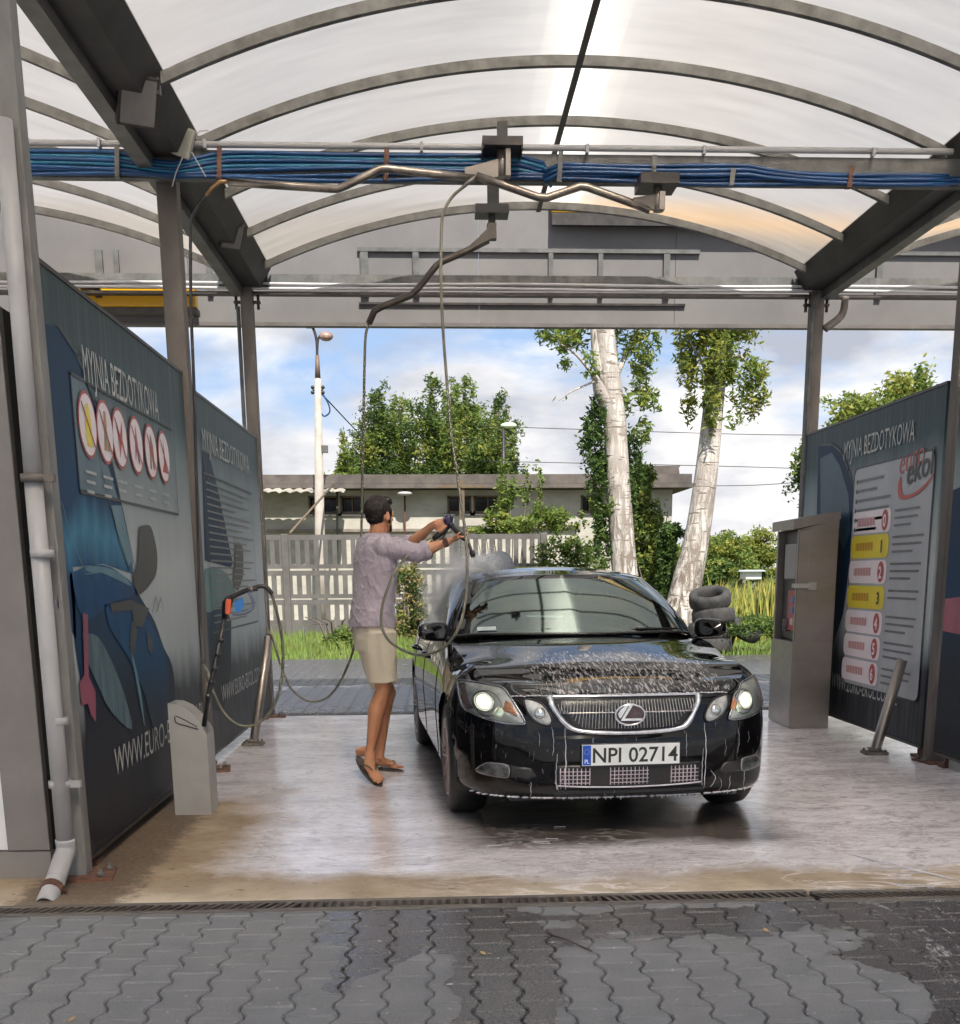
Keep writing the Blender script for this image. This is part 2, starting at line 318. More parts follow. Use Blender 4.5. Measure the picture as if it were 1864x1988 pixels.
K(mixc(t, foam, (0.62, 0.62, 0.62), wet), b.inputs['Roughness'])
b.inputs['Specular IOR Level'].default_value = 0.5
bp = N(t, 'ShaderNodeBump'); bp.inputs['Strength'].default_value = 0.3; bp.inputs['Distance'].default_value = 0.006
K(mathn(t, 'ADD', streak, mathn(t, 'MULTIPLY', noi(t, vec, 55, 6), 0.25)), bp.inputs['Height']); K(bp.outputs[0], b.inputs['Normal'])

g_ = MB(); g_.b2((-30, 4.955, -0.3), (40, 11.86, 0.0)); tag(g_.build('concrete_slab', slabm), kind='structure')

earth = mat('grass_soil', (0.07, 0.085, 0.03), 0.95, 0, (0.10, 0.10, 0.045), 0.6, 0.3, 10)
g_ = MB(); g_.grid([[(-900, y, -0.06 if y < 21 else -0.03), (900, y, -0.06 if y < 21 else -0.03)] for y in (-40, 20.2, 1600)]); 
tag(g_.build('ground', earth), kind='structure')

# pavers
pavm, t, b = nodes_mat('grey_concrete_paver')
c = N(t, 'ShaderNodeTexCoord'); vec = c.outputs['Object']; K = t.links.new
at_ = N(t, 'ShaderNodeVertexColor'); at_.layer_name = 'tone'; sc_ = N(t, 'ShaderNodeSeparateColor'); K(at_.outputs[0], sc_.inputs[0])
nn = ramp(t, noi(t, vec, 5, 10, 0.7), 0.3, 0.7)
basec = mixc(t, nn, (0.100, 0.108, 0.120), (0.160, 0.168, 0.182)); basec = mixc(t, mathn(t, 'MULTIPLY', sc_.outputs[0], 0.35), basec, (0.12, 0.118, 0.12))
wet_shade_n = mathn(t, 'ADD', sc_.outputs[1], mathn(t, 'MULTIPLY', mathn(t, 'SUBTRACT', noi(t, vec, 4.5, 5, 0.5), 0.5), 0.9))
wm = ramp(t, wet_shade_n, 0.47, 0.53)
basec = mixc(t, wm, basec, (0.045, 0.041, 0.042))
fine = ramp(t, noi(t, vec, 120, 3), 0.35, 0.65); basec = mixc(t, mathn(t, 'MULTIPLY', fine, 0.25), basec, (0.30, 0.30, 0.31))
basec = mixc(t, mathn(t, 'MULTIPLY', ramp(t, noi(t, vec, 34, 2, .4), .70, .74), .5), basec, (.42, .41, .38))
spx = N(t, 'ShaderNodeSeparateXYZ'); K(vec, spx.inputs[0]); rx_ = N(t, 'ShaderNodeMapRange', i_1=1.66, i_2=1.80); K(spx.outputs[0], rx_.inputs[0]); ry_ = N(t, 'ShaderNodeMapRange', i_1=6, i_2=5); K(spx.outputs[1], ry_.inputs[0])
fv = ramp(t, mathn(t, 'ABSOLUTE', mathn(t, 'SUBTRACT', noi(t, mapn(t, vec, (9, 2.4, 1), (1.7, 0, 0)), 1.0, 6, .62, .6), .5)), .0, .022, (1, 1, 1, 1), (0, 0, 0, 1))
fm = mathn(t, 'MULTIPLY', mathn(t, 'MULTIPLY', fv, ramp(t, noi(t, mapn(t, vec, (5, 5, 1)), 1.6, 3), .48, .60)), mathn(t, 'MULTIPLY', rx_.outputs[0], ry_.outputs[0]))
basec = mixc(t, mathn(t, 'MULTIPLY', fm, .75), basec, (.55, .54, .55))
K(basec, b.inputs['Base Color']); K(mixc(t, wm, (0.62, 0.62, 0.62), (0.24, 0.24, 0.24)), b.inputs['Roughness'])
bp = N(t, 'ShaderNodeBump'); bp.inputs['Strength'].default_value = 0.25; bp.inputs['Distance'].default_value = 0.004
K(noi(t, vec, 90, 8), bp.inputs['Height']); K(bp.outputs[0], b.inputs['Normal'])
joint = mat('sandy_joint', (0.045, 0.042, 0.038), 0.95, 0, (0.13, 0.12, 0.10), 3)
def pavers(x0, x1, y0, y1, name, wet_shade):
    cw, cl, zz = 0.150, 0.178, 0.012; bmv = []; bmf = []; tones = []
    nx = int((x1-x0)/cw); ny = int((y1-y0)/cl)+1
    for i in range(nx):
        for j in range(-1, ny+1):
            cx = x0+(i+.5)*cw; cy = y0+(j+(.5 if i % 2 else 0))*cl
            # outline: zig-zag sides, wide ends (alternating columns interlock)
            s = 1 if i % 2 else -1
            def side(sg):
                e = zz*s
                return [(cx+sg*(cw/2)+e*0.5*sg*0+(-e), -0.5), (cx+sg*(cw/2)-e, -0.22), (cx+sg*(cw/2)+e, -0.06), (cx+sg*(cw/2)+e, 0.0)]
            # x offset of the shared side line as a function of y (period cl), same for both neighbours
            def off(y):
                ph = ((y-y0)/cl) % 1.0; ph = ph*2
                if ph > 1: ph = 2-ph
                q = (ph-0.5)*6.5
                return zz*max(-1, min(1, q))
            ys = [cy-cl/2+cl*k/8 for k in range(9)]
            ring = [(cx-cw/2+off(y)*(1 if i % 2 else -1), y) for y in ys][::-1]
            ring += [(cx+cw/2+off(y)*(-1 if i % 2 else 1), y) for y in ys]
            if max(p[1] for p in ring) > y1+0.02 or min(p[1] for p in ring) < y0-cl: 
                ring = [(p[0], min(max(p[1], y0-cl), y1)) for p in ring]
                if max(p[1] for p in ring)-min(p[1] for p in ring) < 0.02: continue
            jx = [(p[0]-cx, p[1]-cy) for p in ring]
            g = 0.0028; ch = 0.006; dz = random.uniform(-.0012, .0012)
            o = len(bmv); n = len(ring); 
            for (dx, dy) in jx: bmv.append((cx+dx*(1-2*g/cw), cy+dy*(1-2*g/cl), -0.03))
            for (dx, dy) in jx: bmv.append((cx+dx*(1-2*g/cw), cy+dy*(1-2*g/cl), -ch+dz))
            for (dx, dy) in jx: bmv.append((cx+dx*(1-2*(g+ch)/cw), cy+dy*(1-2*(g+ch)/cl), dz))
            tone = random.random(); w = 0
            fs = [tuple(o+2*n+k for k in range(n))]
            for a in (0, 1):
                fs += [(o+a*n+k, o+a*n+(k+1) % n, o+(a+1)*n+(k+1) % n, o+(a+1)*n+k) for k in range(n)]
            for q in fs: bmf.append(q); tones.append((tone, w))
    # joint bed
    o = len(bmv); bmv += [(x0-1, y0-.5, -0.012), (x1+1, y0-.5, -0.012), (x1+1, y1, -0.012), (x0-1, y1, -0.012)]; bmf.append((o, o+1, o+2, o+3)); tones.append((0, 0))
    me = bpy.data.meshes.new(name); me.from_pydata(bmv, [], bmf); me.materials.append(pavm); me.materials.append(joint)
    ca = me.color_attributes.new('tone', 'FLOAT_COLOR', 'CORNER'); li = 0; data = []
    for p, tn in zip(me.polygons, tones):
        for vi in p.vertices: data += [tn[0], wet_shade(bmv[vi][0], bmv[vi][1]), 0, 1]
    ca.data.foreach_set('color', data); me.polygons[len(bmf)-1].material_index = 1
    # make ngon orientation up
    bm = bmesh.new(); bm.from_mesh(me); bmesh.ops.recalc_face_normals(bm, faces=bm.faces); bm.to_mesh(me); bm.free()
    o = bpy.data.objects.new(name, me); COL.objects.link(o); return tag(o, kind='structure')
def wet_near(x, y):
    def blob(cx, cy, rx, ry): return max(0, 1-math.hypot((x-cx)/rx, (y-cy)/ry))
    v = 0.22
    v = max(v, 0.2+0.7*min(1, 1.8*blob(-.05, 4.55, 0.6, 0.45)), 0.2+0.75*min(1, 1.7*blob(0.22, 3.8, 0.24, 1.0)), 0.15+0.55*min(1, 1.5*blob(1.1, 4.5, 1.1, 0.40)), .15+.6*min(1, 1.5*blob(.30, 4.3, .25, .5)))
    a = (x+0.75)-(y-3.3)*0.55   # oblique trickle to the lower left
    if 3.3 < y < 4.6: v = max(v, 0.80-1.9*abs(a))
    v = max(v, min(.95, .25+(x-1.45-.10*math.sin(y*9))*2.6))
    if x < -0.45 and y < 4.3: v = min(v, 0.1)
    return v
pavers(-3.2, 3.2, 3.3, 4.77, 'paved_forecourt', wet_near)
pavers(-5.0, 8.0, 12.16, 20.0, 'paved_lane', lambda x, y: 0.05 + (0.5 if y < 12.7 else 0) + .62*min(1, max(0, (y-14.3)/1.0)))  # far part painted dark through the wet value, in place of shade
g_ = MB(); g_.b2((-60, -30, -0.2), (60, 3.2, -0.014)); g_.b2((-60, 3.2, -0.2), (-3.0, 4.78, -0.0135)); g_.b2((3.0, 3.2, -0.2), (60, 4.78, -0.0135)); g_.b2((-60, 12.1, -0.2), (-4.9, 20.05, -0.0135)); g_.b2((7.9, 12.1, -0.2), (60, 20.05, -0.0135))
tag(g_.build('pavement', mat('plain_paving', (0.16, 0.162, 0.168), 0.7, 0, (0.20, 0.2, 0.205), 3)), kind='structure')

# drains: cast grating over a dark channel
def drain(x0, x1, y0, y1, slant, label, z=0.0):
    root = thing('drain_grating', label, 'drain', (x0, (y0+y1)/2, z))
    w = y1-y0; L_ = x1-x0
    ch = MB(); ch.b2((0, -w/2, -0.16), (L_, w/2, -0.12)); ch.b2((0, -w/2, -0.16), (L_, -w/2+.006, -0.004)); ch.b2((0, w/2-.006, -0.16), (L_, w/2, -0.004)); ch.build('channel', mat('wet_channel', (0.012, 0.011, 0.010), 0.4), root)
    fr = MB(); fr.b2((0, -w/2, -0.02), (L_, -w/2+.02, 0.004)); fr.b2((0, w/2-.02, -0.02), (L_, w/2, 0.004)); fr.build('frame', galvd, root)
    g = MB(); n = int(L_/0.037)
    for i in range(n):
        x = (i+.5)*0.037; a = slant(x0+x)
        g.beam((x-a, -w/2+.018, -0.003), (x+a, w/2-.018, -0.003), 0.017, 0.014)
    g.build('bars', mat('cast_iron', (0.05, 0.045, 0.042), 0.55, 0.4, (0.11, 0.085, 0.07), 12, 0.1, 60), root)
    e = MB(); e.b2((0, w/2, -0.05), (L_, w/2+.03, 0.001)); e.b2((0, -w/2-.03, -0.05), (L_, -w/2, 0.001)); e.build('kerb_edge', conc, root)
drain(-3.2, 1.58, 4.80, 4.925, lambda x: 0.022 if x < -0.6 else (0.0 if x < 0.7 else -0.014), 'long slotted drain grating along the front of the slab')
drain(1.60, 3.4, 4.77, 4.895, lambda x: -0.026, 'short drain grating at the right foreground end of the slab')
drain(-3.2, 8.0, 11.95, 12.07, lambda x: 0.0, 'distant drain grating across the back edge of the slab')

# ---------------------------------------------------------------- canopy
XL, XR, PER = -1.695, 3.605, 5.30
can = thing('wash_canopy', 'steel wash bay canopy with arched translucent roof on square posts', 'canopy', (XL, 5.46, 0))
def cbuild(mb, name, m, parent=None):
    o = mb.build(name, m); o.parent = parent or can
    if parent is None: o.matrix_parent_inverse = Matrix.Translation(-Vector(can.location))
    return o
def arc(x0, x1, y, z0=4.03, rise=0.50, n=40, dz=0.0):
    cx = (x0+x1)/2; ch = x1-x0; Rr = (ch*ch/4+rise*rise)/(2*rise)
    return [Vector((x0+ch*k/n, y, z0+dz+math.sqrt(Rr*Rr-(x0+ch*k/n-cx)**2)-(Rr-rise))) for k in range(n+1)]
YS = [11.47, 10.46, 9.45, 8.43, 7.42, 6.41, 5.40, 4.39, 3.38, 2.37, 1.36, 0.35, -0.66]  # last rows, out of view, extended to keep sun off the forecourt
bays = [(XL-PER+.225, XL-.225), (XL+.225, XR-.225), (XR+.225, XR+PER-.225)]
for bi, (x0, x1) in enumerate(bays):
    rows = [arc(x0-.03, x1+.03, y, dz=0.034) for y in [11.52]+YS[1:]]
    s_ = MB(); s_.grid(rows, 0, True); cbuild(s_, 'roof_sheet', polym)
    for y in YS:
        if bi != 1 and y < 4: continue
        a = arc(x0, x1, y); r_ = MB(); rows = []
        for p in a: rows.append([p+Vector((0, dy, dz)) for dy, dz in ((-.022, -.03), (.022, -.03), (.022, .03), (-.022, .03))])
        r_.grid(rows, 0, False, True); cbuild(r_, 'arch_rib', galv)
    xc = (x0+x1)/2; rb = MB(); rb.b2((xc-.02, -.6, 4.488), (xc+.02, 11.5, 4.502)); cbuild(rb, 'ridge_bar', darkst)
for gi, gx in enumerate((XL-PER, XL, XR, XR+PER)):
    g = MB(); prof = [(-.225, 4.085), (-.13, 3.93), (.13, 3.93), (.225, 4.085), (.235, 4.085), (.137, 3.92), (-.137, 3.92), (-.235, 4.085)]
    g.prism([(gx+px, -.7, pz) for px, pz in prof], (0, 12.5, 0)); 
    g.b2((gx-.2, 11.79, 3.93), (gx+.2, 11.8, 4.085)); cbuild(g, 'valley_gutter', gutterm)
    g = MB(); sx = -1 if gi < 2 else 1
    g.b2((gx+sx*.03, -.7, 3.845), (gx+sx*.125, 11.82, 3.918)); cbuild(g, 'gutter_beam', mat('shaded_beam_steel', (0.16, 0.155, 0.15), 0.5, 0.5, (0.10, 0.095, 0.09), 5))  # beam colour picked as steel in shade under the gutter
def post(x, y, w, h=3.93):
    p = MB(); p.b2((x-w/2, y-w/2, 0.012), (x+w/2, y+w/2, h), 0, 0.006); o = cbuild(p, 'post', palepost if w < .105 else galvd)
    q = MB(); q.box((x, y, h+.01), (w+.05, w+.05, 0.012)); q.build('head_plate', galvd, o)
    q = MB(); q.box((x+.03, y-.02, 0.008), (w+.17, w+.13, 0.014), 0, Matrix.Rotation(0.15, 3, 'Z'))
    for dx, dy in ((.12, -.07), (.13, .05), (-.1, -.07), (-.1, .05)):
        q.cyl((x+dx, y+dy, 0.01), (x+dx, y+dy, 0.05), 0.009, 1, 8); q.cyl((x+dx, y+dy, 0.015), (x+dx, y+dy, 0.032), 0.019, 1, 6)
    q.build('base_plate', [rust, galv], o); return o
for x, y, w in ((XL, 5.46, .10), (XL, 8.55, .13), (XL, 11.83, .11), (XR, 5.46, .10), (XR, 8.42, .12), (XR, 11.83, .12), (XR+PER, 11.83, .11)):
    post(x, y, w)
# head plates with bolts on posts
for x, y in ((XL, 11.83), (XR, 11.83)):
    q = MB(); q.box((x, y, 3.80), (.24, .05, .02)); 
    for s in (-1, 1): q.cyl((x+s*.10, y, 3.74), (x+s*.10, y, 3.86), .014, 0, 6)
    cbuild(q, 'head_clamp', darkst)
# conduit down far right post
q = MB(); q.tube(bez([(XR-.02, 11.73, 3.88), (XR-.05, 11.72, 3.78), (XR-.06, 11.74, 3.6), (XR-.06, 11.745, 2.0), (XR-.06, 11.745, 0.3)]), .02, 0, 8); cbuild(q, 'conduit', galv)
q = MB(); q.tube(bez([(XR+.25, 11.75, 3.86), (XR+.22, 11.75, 3.70), (XR+.07, 11.76, 3.58)]), .035, 0, 8); cbuild(q, 'conduit', galvd)
q = MB(); q.tube([(XL-.075, 11.76, 3.75), (XL-.075, 11.76, 0.4)], .018, 0, 8); cbuild(q, 'conduit', galv)
# rear cross beam
rb = MB(); rb.b2((-7.2, 11.84, 3.925), (9.2, 11.90, 4.045)); cbuild(rb, 'rear_beam', galv)
rb = MB(); rb.b2((-7.2, 11.80, 3.865), (9.2, 11.90, 3.89)); cbuild(rb, 'cable_channel', darkst)
for k, z in enumerate((3.955, 3.915)):
    q = MB(); pts = [Vector((x, 11.80-.01*k, z+0.006*math.sin(x*1.9+k))) for x in [-7+i*.5 for i in range(33)]]
    q.tube(pts, .014, 0, 8); cbuild(q, 'conduit', pvc)
# cross tray
tr_ = MB(); tr_.b2((-3.4, 8.33, 3.80), (9.2, 8.40, 3.965)); cbuild(tr_, 'cross_beam', galv)
q = MB(); q.tube([(-3.4, 8.31, 3.985), (3.38, 8.31, 4.0)], .019, 0, 10)
for x in (-2.05, -1.4, -0.05, 1.0, 1.75, 2.85): q.box((x, 8.30, 3.985), (.018, .05, .05))
cbuild(q, 'conduit', pvc)

hb_ = thing('hose_bundle', 'bundle of blue hoses clipped along the overhead cross beam', 'hoses', (-3.4, 8.3, 3.88))
def hose(mb_pts, r, m, name='hose', parent=None, n=8):
    q = MB(); pts = [Vector(p) for p in mb_pts]; q.tube(pts, r, 0, n); o = q.build(name, m)
    if parent is not None: o.parent = parent; o.matrix_parent_inverse = Matrix.Translation(-Vector(parent.location))
    return o
for k in range(7):
    xs = [-3.4+i*.25 for i in range(17)]; z = 3.805+k*.023
    xe = 0.62 if k > 2 else 3.5
    pts = []
    x = -3.4
    while x < xe+.01:
        dip = -0.06*math.exp(-((x+1.62)/.22)**2)*(k/6.0+.3); dy = -.035*math.exp(-((x+1.62)/.25)**2)
        jo = -0.05*(1/(1+math.exp(-(x-.75)/.08)))*0 if k > 2 else 0.012*math.sin(x*2.3+k*1.3)
        pts.append((x, 8.305+(k % 2)*.009+dy, z+dip+jo+0.004*math.sin(x*3.1+k))); x += .12
    if k > 2: pts += [(xe+.1, 8.33, z-.03), (xe+.16, 8.36, z-.09)]
    hose(pts, .0125, blueh if k not in (3, 5) else blueh2, 'blue_hose', hb_)
for k in range(3):
    pts = [(0.72+i*.12, 8.29+.006*k, 3.80+.026*k+(.045 if i < 11 else .045*math.exp(-(i-11)/2.0))+.005*math.sin(i*.6+k)+(0.0 if i else -.05)) for i in range(23)]
    hose(pts, .0135, blueh, 'blue_hose', hb_)
for x, z0, z1, m in ((-1.95, 3.79, 3.97, galv), (-1.32, 3.79, 3.97, rust), (-.28, 3.79, 3.97, rust), (.47, 3.79, 3.97, rust), (.82, 3.79, 3.97, galv), (1.42, 3.78, 3.95, galv), (1.93, 3.78, 3.88, galv), (2.7, 3.78, 3.9, rust)):
    q = MB(); q.beam((x, 8.275, z0), (x+.012, 8.275, z1), .03, .006, 0, (0, 1, 0)); q.box((x, 8.30, z0), (.03, .06, .006)); o = q.build('clip', m); o.parent = hb_; o.matrix_parent_inverse = Matrix.Translation(-Vector(hb_.location))

# fascia behind
fa = thing('fascia_wall', 'grey sheet metal fascia band behind the canopy above the opening', 'fascia', (0, 12.3, 3.7))
def fb(mb, n, m):
    o = mb.build(n, m); o.parent = fa; o.matrix_parent_inverse = Matrix.Translation(-Vector(fa.location)); return o
edges = [-9, -5.6, -2.3, .45, 2.35, 5.4, 8.5, 11]
for i in range(len(edges)-1):
    q = MB(); q.b2((edges[i]+.002, 12.30, 3.72), (edges[i+1]-.002, 12.35, 4.98)); fb(q, 'sheet_panel', fascm)
q = MB(); q.b2((-9, 12.27, 3.685), (11, 12.37, 3.718)); fb(q, 'bottom_trim', mat('dark_trim', (0.10, 0.09, 0.085), 0.5, 0.3, (0.15, 0.14, 0.13), 3))
q = MB(); q.b2((-.70, 12.262, 4.345), (2.58, 12.298, 4.38)); q.b2((3.95, 12.262, 4.345), (9, 12.298, 4.38)); fb(q, 'rail', galv)
q = MB(); q.b2((-.7, 12.27, 3.88), (2.45, 12.298, 3.90)); fb(q, 'cable_channel', darkst)
for x, w in ((-.64, .075), (-.15, .06), (1.14, .045), (1.62, .045), (2.26, .06), (4.35, .06), (-3.12, .07), (-2.96, .05), (-2.1, .05)):
    q = MB(); q.b2((x-w/2, 12.265, 3.95), (x+w/2, 12.298, 4.343)); fb(q, 'stud', galv)
yp = thing('yellow_sign_box', 'short yellow box mounted under the beam at upper left', 'sign box', (-2.8, 12.1, 3.9))
q = MB(); q.b2((-.72, -.1, -.105), (.6, .06, .105), 0, .01); q.build('panel', yellowm, yp)
q = MB(); q.b2((-.72, -.08, -.16), (.61, .08, -.108)); q.build('bottom_edge', darkst, yp)
q = MB(); q.box((-.35, -.13, .06), (.16, .05, .05)); q.box((-.27, -.13, .0), (.05, .05, .07)); q.build('bracket', darkst, yp)
yp = thing('yellow_roof_sign', 'long yellow sign board rising behind the translucent roof', 'sign board', (2.4, 12.22, 4.7))
q = MB(); q.b2((-1.26, -.06, -.03), (3.2, .0, .24), 0, .01); q.build('panel', yellowm, yp)
q = MB(); q.b2((-1.26, -.065, -.14), (3.2, .0, -.035)); q.build('bottom_edge', darkst, yp)

# floodlights on the gutters
def flood(x, y, z, label, s=1.0, rz=0.0, face=(0, 0, -1)):
    o = thing('floodlight', label, 'floodlight', (x, y, z), rz, 'floodlights under the gutters'); fv = Vector(face).normalized()
    rot = fv.to_track_quat('Z', 'Y').to_matrix()
    q = MB(); q.box((0, 0, 0), (.22*s, .26*s, .05*s), 0, rot, .008)
    for k in range(5): q.box(rot @ Vector(((-.08+.04*k)*s, 0, -.035*s)), (.008, .22*s, .03*s), 0, rot)
    q.build('housing', darkst, o)
    q = MB(); q.box(fv*(.027*s), (.185*s, .225*s, .008), 0, rot); q.build('lens', glass_lamp, o)
    q = MB(); q.box((0, .0, .05*s), (.26*s, .03, .05), 0); q.build('bracket', darkst, o)
p_ = at(262, 128, 7.35); flood(p_.x+.0, 7.35, 3.90, 'large floodlight on the upper left gutter near the front', 1.0, 0, (.35, -.75, -.6))
p_ = at(450, 452, 10.3); flood(p_.x, 10.3, p_.z-.02, 'small floodlight farther back on the left gutter', .8, 0, (.3, -.6, -.7))
p_ = at(1697, 452, 10.3); flood(p_.x, 10.3, p_.z, 'floodlight on the right gutter', .8, 0, (-.5, -.5, -.7))
# junction box with wires
j = thing('junction_box', 'pale cable junction box with loose white wires beside the left gutter', 'junction box', tuple(at(356, 276, 8.25)))
q = MB(); q.box((0, 0, 0), (.12, .06, .17), 0, Matrix.Rotation(.35, 3, 'Y') @ Matrix.Rotation(.2, 3, 'X'), .01); q.build('box', mat('aged_plastic', (.38, .38, .33), .5, 0, (.3, .3, .26), 8), j)
for pts in ([(0.0, -.02, -.08), (-.05, -.03, -.18), (-.08, -.03, -.26)], [(.05, -.02, -.06), (.09, -.02, -.13), (.13, -.02, -.2)], [(.08, 0, .02), (.1, 0, .06), (.14, .1, .1)]):
    q = MB(); q.tube(bez(pts), .004, 0, 6); q.build('wire', pvc, j)

# ---------------------------------------------------------------- ceiling booms
def boom(label, pivot, pts, hose_pts, Y, ray, hm=hosem, hr=.0095, cat='boom'):
    o = thing('hose_boom', label, cat, tuple(pivot), 0, 'ceiling booms for the lance hoses')
    def add(q, n, m):
        ob = q.build(n, m); ob.parent = o; ob.matrix_parent_inverse = Matrix.Translation(-Vector(pivot)); return ob
    return o, add
P = at
# boom one: pivot column on the tray, arm to the left
Y1 = 8.16
pv = P(975, 318, Y1)
o, add = boom('bent steel ceiling boom reaching left with a hose to the left wall lance', pv, None, None, Y1, 0)
q = MB(); a_ = P(975, 238, Y1); q.b2((a_.x-.032, Y1-.03, P(975, 276, Y1).z), (a_.x+.032, Y1+.03, a_.z), 0); add(q, 'post_stub', blackm)
q = MB(); z0 = P(975, 282, Y1).z; q.b2((pv.x-.125, Y1-.09, z0-.025), (pv.x+.125, Y1+.13, z0+.025)); q.b2((pv.x-.125, Y1-.09, z0-.045), (pv.x-.115, Y1+.13, z0-.02)); q.b2((pv.x+.115, Y1-.09, z0-.045), (pv.x+.125, Y1+.13, z0-.02)); add(q, 'mount_plate', darkst)
q = MB(); q.cyl((pv.x-.0, Y1, z0-.03), (pv.x-.0, Y1, P(975, 345, Y1).z), .033); q.b2((pv.x+.02, Y1-.05, P(975, 345, Y1).z), (pv.x+.05, Y1+.03, z0-.03)); add(q, 'swivel', stain)
g1 = P(918, 338, Y1); q = MB(); q.prism([(pv.x-.02, Y1-.02, z0-.08), (pv.x-.02, Y1-.02, P(975, 345, Y1).z), (g1.x-.05, Y1-.02, g1.z-.03), (g1.x-.05, Y1-.02, g1.z+.03)], (0, .03, 0)); add(q, 'gusset', stain)
armp = [P(925, 345, Y1), P(835, 337, Y1), P(752, 327, Y1), P(738, 328, Y1-.01), P(672, 360, Y1-.02), P(655, 367, Y1-.02), P(560, 361, Y1-.03), P(442, 353, Y1-.04)]
q = MB(); q.tube(armp, .024, 0, 12); add(q, 'arm', boomm)
q = MB(); q.tube([P(445, 353, Y1-.04), P(428, 352, Y1-.04), P(412, 365, Y1-.04), P(400, 380, Y1-.04)], .013, 0, 8); add(q, 'fitting', mat('brass', (.33, .2, .1), .4, .8))
q = MB(); q.tube(bez([P(402, 378, Y1-.04), P(385, 400, Y1-.03), P(373, 425, Y1-.02), P(370, 455, Y1-.01), P(371, 600, Y1), P(377, 760, Y1+.02), P(382, 950, Y1+.03), P(386, 1120, Y1+.03), P(390, 1230, Y1), P(394, 1290, 7.9)]), .011, 0, 8); add(q, 'hose', hosem)
# boom two: pivot at right
Y2 = 8.10
pv = P(1277, 388, Y2)
o, add = boom('bent steel ceiling boom pivoted at right whose hose hangs over the car', pv, None, None, Y2, 0)
q = MB(); z0 = P(1277, 352, Y2).z; q.b2((pv.x-.12, Y2-.08, z0-.03), (pv.x+.12, Y2+.18, z0+.03)); add(q, 'mount_plate', darkst)
q = MB(); q.cyl((pv.x, Y2, z0-.03), (pv.x, Y2, P(1277, 412, Y2).z), .028); q.b2((pv.x+.005, Y2-.045, P(1277, 410, Y2).z), (pv.x+.04, Y2+.03, P(1277, 375, Y2).z)); add(q, 'swivel', stain)
g1 = P(1235, 392, Y2); q = MB(); q.prism([(pv.x, Y2-.02, P(1277, 378, Y2).z), (pv.x, Y2-.02, P(1277, 410, Y2).z), (g1.x-.02, Y2-.02, g1.z-.03), (g1.x-.02, Y2-.02, g1.z+.02)], (0, .03, 0)); add(q, 'gusset', galvd)
armp = [P(1262, 408, Y2), P(1215, 390, Y2), P(1140, 363, Y2), P(1126, 362, Y2), P(1062, 384, Y2-.01), P(1045, 383, Y2-.01), P(985, 362, Y2-.02), P(925, 341, Y2-.02)]
q = MB(); q.tube(armp, .024, 0, 12); add(q, 'arm', boomm)
q = MB(); q.tube([P(927, 342, Y2-.02), P(912, 352, Y2-.02), P(900, 362, Y2-.02)], .012, 0, 8); add(q, 'fitting', stain)
q = MB(); q.tube(bez([P(903, 360, Y2-.02), P(880, 380, Y2-.02), P(864, 405, Y2-.03), P(858, 432, Y2-.04), P(856, 520, 8.0), P(859, 620, 7.95), P(866, 720, 7.9), P(876, 840, 7.8), P(889, 930, 7.7), P(899, 1000, 7.6), P(905, 1050, 7.5), P(907, 1110, 7.3), P(903, 1170, 7.2), P(890, 1220, 7.15), P(862, 1257, 7.2), P(820, 1272, 7.35), P(782, 1262, 7.6), P(755, 1243, 7.75), P(741, 1215, 7.82), P(742, 1180, 7.84), P(752, 1145, 7.86), P(770, 1105, 7.9), P(795, 1075, 8.0), P(820, 1055, 8.1), P(835, 1044, 8.15), P(843, 1036, 8.16)], 8), .0095, 0, 8); add(q, 'hose', hoseg)
# boom three: behind the tray
Y3 = 8.95
pv = P(955, 440, Y3)
o, add = boom('dark bent ceiling boom hanging behind the blue hoses with its hose down to the pavement', pv, None, None, Y3, 0)
q = MB(); z0 = P(955, 411, Y3).z; q.b2((pv.x-.115, Y3-.08, z0-.025), (pv.x+.115, Y3+.1, z0+.03)); q.b2((pv.x-.03, Y3-.03, z0+.03), (pv.x+.05, Y3+.03, z0+.35)); add(q, 'mount_plate', blackm)
q = MB(); q.cyl((pv.x, Y3, z0-.02), (pv.x, Y3, P(955, 462, Y3).z), .025); q.b2((pv.x-.035, Y3-.045, P(955, 466, Y3).z), (pv.x+.03, Y3+.03, P(955, 436, Y3).z)); add(q, 'swivel', galvd)
q = MB(); q.tube([P(948, 466, Y3), P(900, 490, Y3), P(860, 507, Y3), P(847, 516, Y3), P(812, 560, Y3), P(798, 573, Y3), P(740, 596, Y3), P(727, 604, Y3), P(716, 628, Y3)], .023, 0, 12); add(q, 'arm', mat('dark_boom_steel', (.12, .10, .085), .4, .7, (.07, .06, .05), 6))
q = MB(); q.prism([P(955, 436, Y3-.05), P(955, 462, Y3-.05), P(905, 488, Y3-.05), P(908, 480, Y3-.05)], (0, .04, 0)); add(q, 'gusset', galvd)
q = MB(); q.tube(bez([P(716, 628, Y3), P(710, 652, Y3), P(708, 700, Y3), P(706, 800, Y3+.05), P(703, 950, Y3+.1), P(700, 1100, Y3+.2), P(692, 1230, Y3+.3), P(672, 1300, 9.5), P(640, 1350, 9.6), P(603, 1362, 9.65), P(570, 1342, 9.65), P(552, 1310, 9.68), P(540, 1275, 9.7), P(530, 1240, 9.73), P(523, 1228, 9.75)], 8), .0095, 0, 8); add(q, 'hose', hoseg)
